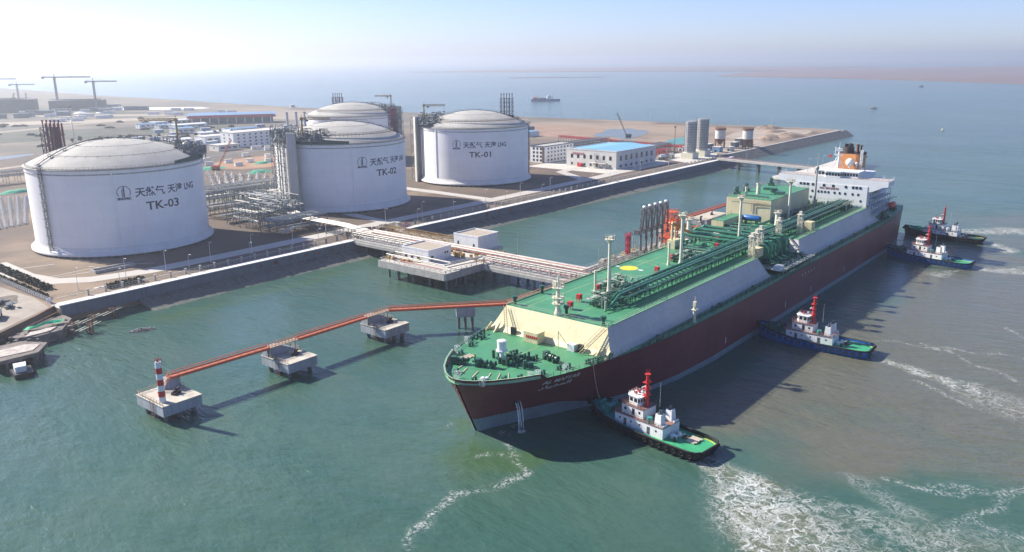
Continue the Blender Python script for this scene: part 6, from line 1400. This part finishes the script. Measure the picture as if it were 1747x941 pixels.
# sand heaps on the spit
for i, (x, y, r, h) in enumerate([(1052,425,26,4.5),(960,362,30,4),(930,372,20,3.5),(1010,400,22,3),(872,378,12,4.5),(900,366,14,2.5)]):
    rd = random.Random(i+40); n = 20; b = MB(); V = []; Fs = []
    P = [rd.uniform(.75, 1.2) for _ in range(n)]
    pr = [(1, 0), (.85, .3), (.55, .75), (.25, .95), (.02, 1)]
    for u, zz in pr:
        for k in range(n): a = 2*math.pi*k/n; V.append((r*u*P[k]*math.cos(a), r*u*P[k]*.6*math.sin(a), h*zz*(1+.12*math.sin(3*a+i))))
    for j in range(4):
        for k in range(n): Fs.append((j*n+k, j*n+(k+1) % n, (j+1)*n+(k+1) % n, (j+1)*n+k))
    b.add(V, Fs, 0, True)
    tag(b.build('sand_heap', mat('brown_grey_heap', (.30,.22,.16), .95, .25, .1, bump=.6), None, (x, y, Z-.1)), ['wide brown sand heap at the far end of the spit','long brown heap beside the breakwater road','grey-brown heap left of the long heap','low heap in the middle of the spit','steep grey heap right of the white silos','low pale heap by the breakwater road'][i], 'heap')
for i, (x, y, w, d, h, m) in enumerate([(812,362,10,5,5,BSTEEL),(822,352,12,6,6,DSTEEL),(775,350,9,4,4,STEEL),(770,372,14,6,6,BSTEEL),(758,356,8,8,5,PALEB),(835,366,16,6,7,DSTEEL),(745,362,12,4,3,WHITE),(752,390,14,6,4,WHITE)]):
    t = thing('site_cabin', ['grey site cabin right of the right brown legged silo','dark plant box beside the right brown legged silo','small grey tank housing near the silo yard edge','blue-grey cabin behind the left brown legged silo','pale blue cabin between the tall silos and the brown legged pair','dark long plant shed on the spit road','white low cabin behind the tall silos','white cabin by the green pond'][i], 'cabin', (x, y, Z)); b = MB(); b.box(-w/2,-d/2,0,w/2,d/2,h); b.build('wall', m, t); b = MB(); b.box(-w/2-.2,-d/2-.2,h,w/2+.2,d/2+.2,h+.3); b.build('roof', CONCL, t); b = MB(); b.box(-w/2-.06,-1,0.2,-w/2+.1,1,2.2); b.build('door', GLASS, t)

# ------------------------------------------------------------------ process pipe racks
def rack_area(name, label, x0, x1, y0, y1, levels, bay, pipes, seed, frame=BSTEEL, jitter=.0, fill=1.0, pr=.28):
    t = thing(name, label, 'pipe rack', (x0, y0, Z)); rd = random.Random(seed); w, d = x1-x0, y1-y0
    nx, ny = max(1, round(w/bay)), max(1, round(d/bay)); b = MB(); H = levels[-1]
    for i in range(nx+1):
        for j in range(ny+1):
            if rd.random() > fill: continue
            b.bar((w*i/nx, d*j/ny, 0), (w*i/nx, d*j/ny, H), .2)
    for z in levels:
        for i in range(nx+1): b.bar((w*i/nx,0,z),(w*i/nx,d,z),.17)
        for j in range(ny+1): b.bar((0,d*j/ny,z),(w,d*j/ny,z),.17)
    for i in range(nx):
        for j in (0, ny):
            if rd.random() < .5: b.bar((w*i/nx,d*j/ny,0),(w*(i+1)/nx,d*j/ny,levels[0]),.11)
    b.build('steel_frame', frame, t)
    b = MB(); b2 = MB()
    for k in range(pipes):
        z = rd.choice(levels)+.35; r = rd.uniform(.12, pr); q = b if rd.random() < .38 else b2
        if (w > d) == (rd.random() < .85): y = rd.uniform(0, d); a, c = sorted((rd.uniform(0, w), rd.uniform(0, w))); q.bar((a if w < 2*d else 0, y, z), (max(c, a+4) if w < 2*d else w, y, z), r, 6)
        else: x = rd.uniform(0, w); a, c = sorted((rd.uniform(0, d), rd.uniform(0, d))); q.bar((x, a if d < 2*w else 0, z), (x, max(c, a+4) if d < 2*w else d, z), r, 6)
    b.build('pipes', PIPEW, t)
    if b2.v: b2.build('dark_pipes', mat('rack_grey_pipe', (.20,.23,.25), .5, .2, .8), t)
    return t
rack_area('process_rack', 'tall three level blue-grey pipe rack beside the right flank of tank TK-03', 252, 276, 384, 416, (5, 9.5, 13.5), 6, 46, 1)
rack_area('process_rack', 'pipe rack with a flat roofed platform left of the riser tower of tank TK-02', 276, 296, 404, 440, (5, 9, 12.5), 6, 40, 2)
rack_area('process_rack', 'long pipe rack running behind the others from tank TK-03 to the riser tower', 254, 300, 446, 456, (6, 10.5, 14.5), 6, 34, 3)
rack_area('process_rack', 'low pipe rack between the two front tanks close to the quay road', 250, 284, 366, 380, (4.2, 7.5), 6, 36, 4)
rack_area('process_rack', 'far pipe rack in front of the white concrete blocks', 262, 330, 478, 490, (7, 11.5), 7, 30, 5)
rack_area('process_rack', 'pipe rack behind the middle tank', 300, 410, 486, 498, (6, 10), 8, 26, 6)
rack_area('process_rack', 'pipe rack on the plain behind tank TK-01', 560, 700, 560, 574, (6, 10), 9, 20, 7)
rack_area('process_rack', 'low pipe rack behind the white office block', 650, 740, 470, 484, (6, 9), 8, 24, 8)
rack_area('process_rack', 'pipe rack left behind tank TK-03 by the pond', 225, 300, 700, 712, (6, 9), 8, 20, 9)
t = thing('rack_platform', 'grey flat topped equipment platform among the pipe racks', 'platform', (281, 400, Z)); b = MB(); b.box(-8,-7,9.2,8,7,9.8); b.build('deck', CONC, t); b = MB()
for x in (-7.5,0,7.5):
    for y in (-6.5,6.5): b.bar((x,y,0),(x,y,9.2),.3)
b.build('columns', BSTEEL, t); b = MB(); rd = random.Random(77)
for i in range(40): b.ob(rd.uniform(-7,7),rd.uniform(-6,6),9.8,rd.uniform(.5,2),rd.uniform(.5,2),rd.uniform(.5,2)); 
b.build('valves', mat('mixed_gear', (.40,.40,.36), .6, .4, .5), t)
t = thing('pipe_run', 'band of silver pipelines running from the racks to the trestle landing', 'pipeline', (0,0,0)); b = MB()
for k in range(8):
    o_ = k*.95; z = 11.0; b.path([(276+o_, 400, z+2), (270+o_, 372, z+.6), (272+o_*.9, 340, z), (272.5+o_*.9, 322, z-1.5), (272.5+o_*.9, 318, 9.6)], .33, 8)
b.build('pipes', PIPEW, t); b = MB()
for y in range(322, 400, 7):
    xx = 271+ (max(0, y-372))*.2; b.bar((xx-.6,y,Z),(xx-.6,y,10.4),.2); b.bar((xx+8.5,y,Z),(xx+8.5,y,10.4),.2); b.bar((xx-.6,y,10.4),(xx+8.5,y,10.4),.17); b.bar((xx-.6,y,Z),(xx-.6,min(y+7,400),10.2),.1)
b.build('supports', BSTEEL, t)
t = thing('pipe_run', 'silver pipelines with round loops turning between tanks TK-03 and TK-02', 'pipeline', (0,0,0)); b = MB()
for k in range(7): o_ = k*.9; b.path([(250,352+o_*.4+8,8.2),(262,366+o_,8.4),(284,366+o_,8.4),(290,362+o_*.5,8.4)], .34, 8)
for k in range(5): b.path([(252,430+k,14.3),(294,424+k,14.3)], .4, 8); b.path([(252,420+k,10.3),(270,420+k,10.3),(270,414+k,10.3),(296,412+k,10.3)], .36, 8)
b.build('pipes', PIPEW, t)
t = thing('cable_tray', 'pale rail edged gantry carrying pipes in front of the white concrete blocks', 'gantry', (0,0,0)); b = MB()
b.box(250,462,13,330,464.5,13.5); b.box(250,458,9.6,276,460,11.4); b.build('tray', CONCL, t); b = MB()
for k in range(12): b.bar((252+k*7,463,Z),(252+k*7,463,13),.22)
b.build('legs', BSTEEL, t)
# red rack beyond the warehouse
t = thing('red_pipe_bridge', 'long red topped pipe bridge behind the blue roofed warehouse', 'pipe rack', (0,0,0)); b = MB(); p, q = Vector((752,544,12)), Vector((728,378,12)); b.truss(p, q, 5, 1.6, 6, .3); b.build('red_girder', REDD, t); b = MB()
for i in range(22): a = p.lerp(q, i/21); b.bar((a.x-2.4,a.y,Z),(a.x-2.4,a.y,11.2),.3); b.bar((a.x+2.4,a.y,Z),(a.x+2.4,a.y,11.2),.3)
b.build('legs', BSTEEL, t)
t = thing('process_unit', 'tangle of red steelwork and a white drum beside the tall silos', 'process plant', (684, 378, Z)); rd = random.Random(21)
b = MB(); b.truss((-16,0,4),(10,0,4),8,7,4,.25); b.truss((-6,-8,3),(-6,8,3),7,6,4,.25); b.build('red_steel', REDD, t); b = MB(); b.bar((-18,-9,3.4),(-8,-9,3.4),1.5,12); b.bar((0,-9,3.2),(7,-9,3.2),1.4,12); b.build('drums', WHITE, t); b = MB()
for i in range(40): b.ob(rd.uniform(-20,12),rd.uniform(-10,14),0,rd.uniform(.8,3),rd.uniform(.8,3),rd.uniform(1,5))
b.build('equipment', mat('mixed_gear', (.4,.4,.36)), t)
rack_area('process_rack', 'grey pipe rack between the warehouse and the red steelwork', 662, 735, 392, 408, (5, 8.5), 7, 30, 12, STEEL)
rack_area('process_rack', 'grey pipe rack behind the warehouse roof ridge', 662, 730, 430, 450, (5, 8.5), 8, 30, 13, STEEL)

# ------------------------------------------------------------------ concrete armour blocks stored in rows
def make_block(label):
    t = thing('armour_block', label, 'concrete block', (0,0,0), 0, 'white concrete armour blocks stored in rows')
    b = MB(); b.ob(-.8,0,0,.7,2.4,.9,0,0,.85); b.ob(.8,0,0,.7,2.4,.9,0,0,.85); b.ob(0,0,.4,1.8,.8,.9,0,0,.9); b.build('body', mat('white_cast_concrete', (.60,.58,.54), .85, .08, .5), t); return t
def fill_blocks(quad, n, m, proto, where):
    A, B, C_, D = [Vector(p) for p in quad]; out = []
    for i in range(n):
        for j in range(m):
            u, v = (i+.5)/n, (j+.5)/m; p = A.lerp(B, u).lerp(D.lerp(C_, u), v)
            out.append((p.x, p.y, where))
    return out
proto = make_block('white concrete armour block in the close rows left of tank TK-03, one of many alike')
protos = [c for c in bpy.data.objects if c.parent == proto]
spots = fill_blocks([(160,505),(183,512),(226,622),(200,640)], 6, 26, proto, 0)
proto2 = None
def put(src, kids, x, y, rz, label, group):
    r = src.copy(); COL.objects.link(r); r.location = (x, y, Z); r.rotation_euler = (0,0,rz); r['label'] = label; r['group'] = group
    for c in kids: d = c.copy(); COL.objects.link(d); d.parent = r
rd = random.Random(5)
for k, (x, y, w_) in enumerate(spots):
    if k == 0: proto.location = (x, y, Z); continue
    put(proto, protos, x, y, rd.uniform(-.1, .1)+.3, 'white concrete armour block in the close rows left of tank TK-03, one of many alike', 'white concrete armour blocks stored in rows')
pb_ = thing('armour_block', 'pale four legged concrete armour block stored between tanks TK-03 and TK-02, one of many alike', 'concrete block', (0,0,0), 0, 'leaning concrete armour blocks between the tanks')
b = MB(); 
for a, c in (((0,0,1.4),(1.9,0,0)),((0,0,1.4),(-1.1,1.6,.2)),((0,0,1.4),(-1.1,-1.6,.2)),((0,0,1.4),(.2,0,3.6))): b.bar(a, c, .75, 6, r2=.45)
b.build('body', MATS['white_cast_concrete'], pb_); kids = [c for c in bpy.data.objects if c.parent == pb_]
sp = fill_blocks([(312,528),(338,494),(394,566),(366,632)], 9, 14, None, 0)
for k, (x, y, w_) in enumerate(sp):
    if k == 0: pb_.location = (x, y, Z); continue
    put(pb_, kids, x+rd.uniform(-.6,.6), y+rd.uniform(-.6,.6), rd.uniform(0,6.28), pb_['label'], pb_['group'])
sheet('pale_slab', [(300,520),(334,480),(345,500),(312,545)], Z+.07, CONCL)
for i, (cx, cy, rx, ry) in enumerate([(386,655,14,7),(436,652,9,5),(398,600,12,6),(229,650,14,5),(372,676,7,4)]):
    rd = random.Random(i); b = MB(); n = 10; V = []
    for ix in range(n):
        for iy in range(n):
            u, v = ix/(n-1)*2-1, iy/(n-1)*2-1; q = max(0, 1-math.hypot(u, v)); V.append((rx*u*(1-.2*abs(v)), ry*v*(1-.2*abs(u)), .12+2.0*min(1, q*2)*(0.6+.4*rd.random())))
    b.add(V, [(a*n+c, (a+1)*n+c, (a+1)*n+c+1, a*n+c+1) for a in range(n-1) for c in range(n-1)], 0, True)
    tag(b.build('dust_netting', NET, None, (cx, cy, Z)), ['bright green netting over a heap under the orange crawler crane','green netting patch behind the leaning blocks','faded green netting beside the leaning blocks','green netting strip left of tank TK-03','small green netting patch right behind tank TK-03'][i], 'netting')

# ------------------------------------------------------------------ verge details in front of tank three
cv = thing('culvert_basin', 'sunken concrete basin with sloping sides beside the road bend', 'basin', (163, 366, Z))
b = MB(); b.add([(-12,-3,.02),(12,-3,.02),(12,3,.02),(-12,3,.02),(-10.6,-1.4,-1.4),(10.6,-1.4,-1.4),(10.6,1.4,-1.4),(-10.6,1.4,-1.4)], [(0,4,5,1),(1,5,6,2),(2,6,7,3),(3,7,4,0),(4,7,6,5)]) if 0 else b.box(-9,-2.6,.0,9,-2.1,1.3)
b.box(-9,2.1,0,9,2.6,1.3); b.box(-9.4,-2.6,0,-8.9,2.6,1.3); b.box(8.9,-2.6,0,9.4,2.6,1.0); b.build('wall', CONC, cv); b = MB(); b.box(-8.9,-2.1,.05,8.9,2.1,.12); b.build('dark_floor', mat('dark_wet_floor', (.05,.055,.05), .6, .2, .5), cv)
for i, (pts_, w_) in enumerate([([(139,374),(157,375)],.7),([(139,371),(158,368)],.7),([(158,380),(162,366)],.6),([(131,402),(150,397)],.8),([(172,368),(180,362)],.8),([(126,337),(260,336.5)],.5),([(330,340),(700,341)],.5)]): road('kerb', pts_, w_, Z+.12, CONCL)
# scrub hedges
def hedge(x0, y0, x1, y1, w_, n, label, h=1.6):
    rd = random.Random(int(x0+y0)); b = MB()
    for i in range(n):
        u = rd.random(); x = x0+(x1-x0)*u+rd.uniform(-w_, w_)*.5; y = y0+(y1-y0)*u+rd.uniform(-w_, w_)*.5; z = rd.uniform(.1, h)
        s_ = rd.uniform(.2, .5); a = Vector((rd.uniform(-1,1), rd.uniform(-1,1), rd.uniform(-1,1))).normalized(); c = a.orthogonal().normalized()*s_; e = a.cross(c)
        p = Vector((x, y, z)); b.add([tuple(p-c-e), tuple(p+c-e), tuple(p+c+e), tuple(p-c+e)], [(0,1,2,3)])
    t = thing('hedge', label, 'hedge', (0,0,Z)); b.build('foliage', SCRUB, t); b = MB()
    for i in range(int(n/14)): u = rd.random(); x = x0+(x1-x0)*u; y = y0+(y1-y0)*u; b.bar((x,y,0),(x+rd.uniform(-.4,.4),y+rd.uniform(-.4,.4),h*.7),.05)
    b.build('stems', RUST, t)
hedge(131, 412, 129.5, 352, 4.2, 1500, 'dark scrubby hedge along the outer side of the left road bend')
hedge(124, 392, 123.5, 338, 2.6, 800, 'thin brown hedge behind the left boundary fence')
hedge(146, 335.2, 160, 335.2, 3, 700, 'grey-green bush row on the walkway by the sea wall corner', 2.0)
t = thing('boundary_fence', 'concrete post fence with grey panels along the lower left yard', 'fence', (0,0,0)); b = MB(); p, q = Vector((122.5,392,Z)), Vector((121.8,332,Z))
for i in range(26): a = p.lerp(q, i/25); b.ob(a.x, a.y, Z, .5, .5, 2.2)
b.build('posts', CONC, t); b = MB(); b.bar(p+Vector((0,0,.8)), q+Vector((0,0,.8)), .09); b.bar(p+Vector((0,0,1.8)), q+Vector((0,0,1.8)), .09)
for i in range(25): a, c = p.lerp(q, (i+.15)/25), p.lerp(q, (i+.85)/25); b.box(min(a.x,c.x)-.06, min(a.y,c.y), Z+.3, max(a.x,c.x)+.06, max(a.y,c.y), Z+1.7)
b.build('panels', STEEL, t)
t = thing('notice_board', 'small white notice board at the end of the left boundary fence', 'sign', (121.2, 331.0, Z)); b = MB(); b.box(-.9,-.06,.5,.9,.06,2.3); b.build('board', WHITE, t); b = MB(); b.bar((-.8,.1,0),(-.8,.1,2.2),.06); b.bar((.8,.1,0),(.8,.1,2.2),.06); b.build('posts', STEEL, t)
t = thing('manhole_slab', 'pale square slab on the verge right of the left road', 'slab', (144, 338.6, Z)); b = MB(); b.box(-2.2,-1,0,2.2,1,.35); b.build('slab', CONCL, t); b = MB(); b.box(-.6,-.6,.35,.6,.6,.5); b.build('cover', CONC, t)

# ------------------------------------------------------------------ unfinished quay on the far left
t = thing('quay_works', 'unfinished dark quay corner with rubble and formwork below the sea wall end', 'quay', (0,0,0)); rd = random.Random(17)
b = MB(); b.prism([(97,306),(104,300),(113,301),(121,312),(121,319),(110,318)], -1, 3.4); b.prism([(84,281),(97,280.6),(103,288.4),(98,297),(84,298)], 2.8, 4.0); b.build('slab', mat('dusty_dark_concrete', (.20,.17,.15), .9, .25, .3), t)
b = MB(); b.prism([(86,285),(96.4,283.4),(100.6,288.2),(97,292),(86,292)], 4.0, 4.2); b.prism([(101,301.5),(109,301.6),(113,305),(105,307)], 3.4, 3.8); b.build('pale_planking', mat('pale_dusty_plank', (.58,.54,.48), .9, .15, .6, col2=(.30,.25,.22)), t)
for x, y in ((88,282.5),(92,282),(96,282),(99,285),(101,288),(98,293)): b = MB(); b.cyl(x, y, -1.5, 2.9, .45, .45, 8); b.build('pile', CONCD, t)
b = MB()
for i in range(140):
    x, y = rd.choice([(rd.uniform(98,120), rd.uniform(300,318)), (rd.uniform(90,103), rd.uniform(292,306))]); b.ob(x, y, rd.uniform(0, 3.2), rd.uniform(.3, 1.6), rd.uniform(.3, 1.6), rd.uniform(.3, 1.2), rd.uniform(0, 3))
b.build('rubble', mat('mixed_rubble', (.22,.19,.17), .95, .5, .5, col2=(.07,.08,.09)), t)
b = MB(); b.bar((95,307,4.6),(121,326,5.6),.35); b.bar((95.6,306,3.6),(120,321,4.4),.2); b.build('formwork_edge', RUST, t)
for i, (x, y) in enumerate([(118,306),(127,309),(136,312),(122,300)]):
    t = thing('launch_frame', 'rusty skid frame with pale rails below the sea wall, %s' % ['nearest the corner','second from the corner','farthest along the wall','standing lowest in the water'][i], 'frame', (x, y, .2), R(25)); b = MB(); b.truss((0,0,0),(0,0,3.4),1.6,1.6,1.6,.14); b.build('tower', RUST, t)
    b = MB(); b.bar((-6,-.8,2.2),(5,-.8,2.6),.16); b.bar((-6,.8,2.2),(5,.8,2.6),.16); b.build('rails', CREAMP, t)
t = thing('green_sheeting', 'crumpled bright green sheeting heaped on the unfinished quay', 'sheeting', (110, 308.5, 4.4)); b = MB(); n = 14; V = []
for ix in range(n):
    for iy in range(n): u, v = ix/(n-1)*2-1, iy/(n-1)*2-1; V.append((u*6.2+v*1.4, v*1.5+.6*math.sin(u*4), 1.2*max(0, 1-u*u)*rd.uniform(.3,1)*(1-abs(v)*.6)))
b.add(V, [(a*n+c, (a+1)*n+c, (a+1)*n+c+1, a*n+c+1) for a in range(n-1) for c in range(n-1)], 0, False); b.build('sheet', mat('bright_green_sheet', (.03,.52,.25), .7, .15, .8), t)
t = thing('dump_truck', 'dusty grey tipper truck parked at the left edge of the lower yard', 'truck', (101, 326.5, Z), R(60)); b = MB(); b.box(-3.2,-1.3,1.1,1.6,1.3,2.9); b.build('tipper_body', STEEL, t); b = MB(); b.box(1.8,-1.2,.9,3.8,1.2,3.0); b.build('cab', mat('dusty_cab_white', (.5,.5,.48), .6, .1, .8), t); b = MB(); b.box(3.78,-1,1.9,3.86,1,2.7); b.build('windscreen', GLASS, t)
for x in (-2.4,-1.0,2.8):
    for y in (-1.15,1.15): b = MB(); b.bar((x,y-.2,.55),(x,y+.2,.55),.55,12); b.build('wheel', RUBBER, t)
for i, (x, y) in enumerate([(112,352),(115,345),(110,340),(116,338)]):
    t = thing('formwork_stack', 'dark stack of steel formwork in the lower left yard, %s' % ['at the far end','second from the far end','near the truck','nearest the hedge corner'][i], 'stack', (x-6, y, Z), .4*i); b = MB(); rd = random.Random(i)
    for k in range(9): b.ob(rd.uniform(-1.5,1.5), rd.uniform(-1.5,1.5), k*.22, 3.2, 1.2, .2, rd.uniform(-.5,.5))
    b.build('panels', DSTEEL, t)
b = MB(); rd = random.Random(3)
for i in range(200): a, r = rd.uniform(0, 6.28), math.sqrt(rd.random()); s_ = rd.uniform(.3, .9); b.ob(135+r*4.6*math.cos(a+.6), 287+r*2.4*math.sin(a), -.4+(1-r)*.9, s_, s_*.8, s_*.8, a, 0, .6)
tag(b.build('rock_islet', mat('wet_dark_rock', (.10,.10,.09), .6, .4, .6, col2=(.28,.27,.24))), 'small islet of dark rocks poking out of the water below the sea wall', 'rocks')
b = MB(); b.prism([(86,271),(91,270),(93,277),(87,279)], -.5, 1.6); b.build('hull', BLACK, thing('work_boat', 'dark small work boat with white cover at the left edge of the water', 'boat', (0,0,0))) 
wb = bpy.data.objects['work_boat']; b = MB(); b.prism([(87,273),(90,272.4),(91.5,276.5),(88,277.4)], 1.6, 3.4); b.build('cabin', WHITE, wb)

# ------------------------------------------------------------------ boats far out
ds = thing('dredger', 'blue hulled dredging vessel with orange and white upperworks out on the open water', 'ship', (1586, 1191, 0), R(-47))
b = MB(); b.prism([(-34,-6),(26,-6),(36,0),(26,6),(-34,6)], -1, 4.5); b.build('hull', mat('deep_blue_hull', (.03,.09,.30), .5, .1, .2), ds)
b = MB(); b.box(-30,-5,4.5,-18,5,9); b.bar((-24,0,9),(-24,0,16),.5); b.bar((-24,0,14),(-8,0,8),.5); b.build('deck_gear', mat('orange_gear', (.65,.20,.08), .6, .1, .5), ds)
b = MB(); b.box(4,-4.5,4.5,15,4.5,10); b.box(6,-3.5,10,13,3.5,13); b.build('bridge_house', WHITE, ds); b = MB(); b.box(-16,-5,4.5,2,5,7); b.bar((18,0,4.5),(18,0,14),.5); b.build('hopper', BLACK, ds)
for i, (x, y, lbl) in enumerate([(1211,250,'tiny yellow-green boat in front of the spit tip'),(1657,465,'small dark boat on the open water right of the far jetty'),(2915,680,'farthest small dark boat near the right end of the far coast')]):
    t = thing('small_boat', lbl, 'boat', (x, y, 0), 1.2*i); k = 1+i*.6; b = MB(); b.prism([(-4*k,-1.2*k),(2*k,-1.2*k),(4*k,0),(2*k,1.2*k),(-4*k,1.2*k)], -.4, .9*k); b.build('hull', [mat('lime_hull', (.55,.62,.12), .6, .1, 1), BLACK, BLACK][i], t); b = MB(); b.box(-2*k,-.8*k,.9*k,.4*k,.8*k,2.4*k); b.build('cabin', WHITE if i == 0 else BSTEEL, t)
t = thing('shore_hut', 'lone small white hut on the outer shore road', 'hut', (1032, 1420, Z)); b = MB(); b.box(-5,-3,0,5,3,4.5); b.build('wall', WHITE, t); b = MB(); b.box(-5.5,-3.5,4.5,5.5,3.5,5.2); b.build('roof', WHITE, t)
# trees on the plain
def tree(x, y, h, label, seed, grp):
    t = thing('tree', label, 'tree', (x, y, Z), 0, grp); rd = random.Random(seed); b = MB(); b.cyl(0,0,0,h*.55,.28,.14,6)
    for i in range(5): a = rd.uniform(0,6.28); b.bar((0,0,h*rd.uniform(.3,.5)),(math.cos(a)*h*.22,math.sin(a)*h*.22,h*rd.uniform(.6,.8)),.09,4)
    b.build('trunk', RUST, t); b = MB()
    for i in range(150):
        a = rd.uniform(0,6.28); u = rd.uniform(-1,1); r = h*.32*rd.random()**.4*(1+.25*math.sin(3*a)); p = Vector((r*math.cos(a)*math.sqrt(1-u*u), r*math.sin(a)*math.sqrt(1-u*u), h*.66+r*u*1.1)); s_ = rd.uniform(.25,.6); c = Vector((rd.uniform(-1,1),rd.uniform(-1,1),rd.uniform(-1,1))).normalized(); d = c.orthogonal().normalized()*s_; e = c.cross(d)
        b.add([tuple(p-d-e),tuple(p+d-e),tuple(p+d+e),tuple(p-d+e)],[(0,1,2,3)])
    b.build('crown', mat('dusty_leaves', (.06,.075,.04), .9, .3, .6), t)
rd = random.Random(2)
for i in range(26):
    tree(420+i*11+rd.uniform(-3,3), 1000-i*5+rd.uniform(-12,12), rd.uniform(5,9), 'dusty roadside tree in the row on the plain behind tank TK-03, one of many', i, 'row of dusty trees on the plain')
# scattered site huts, stores and bushes on the hazy plain
def scatter(make, n, area, label, group, seed, rz=(0, 3.14)):
    rd = random.Random(seed); src = make(label, group); kids = [c for c in bpy.data.objects if c.parent == src]
    k = 0
    while k < n:
        x, y = rd.uniform(area[0], area[1]), rd.uniform(area[2], area[3])
        if k == 0: src.location = (x, y, Z); src.rotation_euler = (0, 0, rd.uniform(*rz))
        else: put(src, kids, x, y, rd.uniform(*rz), label, group)
        k += 1
def mk_hut(col, w, d, h, roof, nm='site_hut', cat='hut'):
    def f(label, group):
        t = thing(nm, label, cat, (0,0,0), 0, group); b = MB(); b.box(-w/2,-d/2,0,w/2,d/2,h); b.build('wall', col, t); b = MB(); b.box(-w/2-.3,-d/2-.3,h,w/2+.3,d/2+.3,h+.4); b.build('roof', roof, t); return t
    return f
scatter(mk_hut(WHITE, 18, 7, 4.5, CONCL), 34, (560, 860, 1350, 1800), 'small white site hut on the hazy plain near the distant cranes, one of many', 'white site huts near the distant cranes', 31, (-.8, -.3))
scatter(mk_hut(BSTEEL, 22, 12, 7, DSTEEL, 'material_store', 'store'), 26, (540, 820, 1560, 1980), 'dark material store on the hazy plain near the distant cranes, one of many', 'dark stores near the distant cranes', 32, (-.8, -.3))
scatter(mk_hut(PALEB, 12, 5, 3.6, WHITE), 26, (480, 720, 840, 1090), 'small pale blue hut among the distant sheds, one of many', 'pale blue huts among the distant sheds', 33, (-.5, .1))
scatter(mk_hut(WHITE, 7, 2.6, 3, CONCL, 'cargo_container', 'container'), 30, (350, 560, 640, 770), 'white container on the ground behind the pipe racks, one of many', 'white containers behind the racks', 34, (-.5, .1))
def mk_bush(label, group):
    t = thing('bush', label, 'bush', (0,0,0), 0, group); rd = random.Random(9); b = MB()
    for i in range(110):
        a = rd.uniform(0, 6.28); r = 7*rd.random()**.5; p = Vector((r*math.cos(a), r*.6*math.sin(a), rd.uniform(.3, 3.4)*(1-r/9))); c = Vector((rd.uniform(-1,1),rd.uniform(-1,1),rd.uniform(-1,1))).normalized(); d = c.orthogonal().normalized()*rd.uniform(.5,1.1); e = c.cross(d)
        b.add([tuple(p-d-e),tuple(p+d-e),tuple(p+d+e),tuple(p-d+e)],[(0,1,2,3)])
    b.build('foliage', MATS['dusty_leaves'], t); return t
scatter(mk_bush, 46, (230, 700, 900, 1500), 'dark low bush on the hazy plain behind the tanks, one of many', 'bushes on the plain behind the tanks', 35)
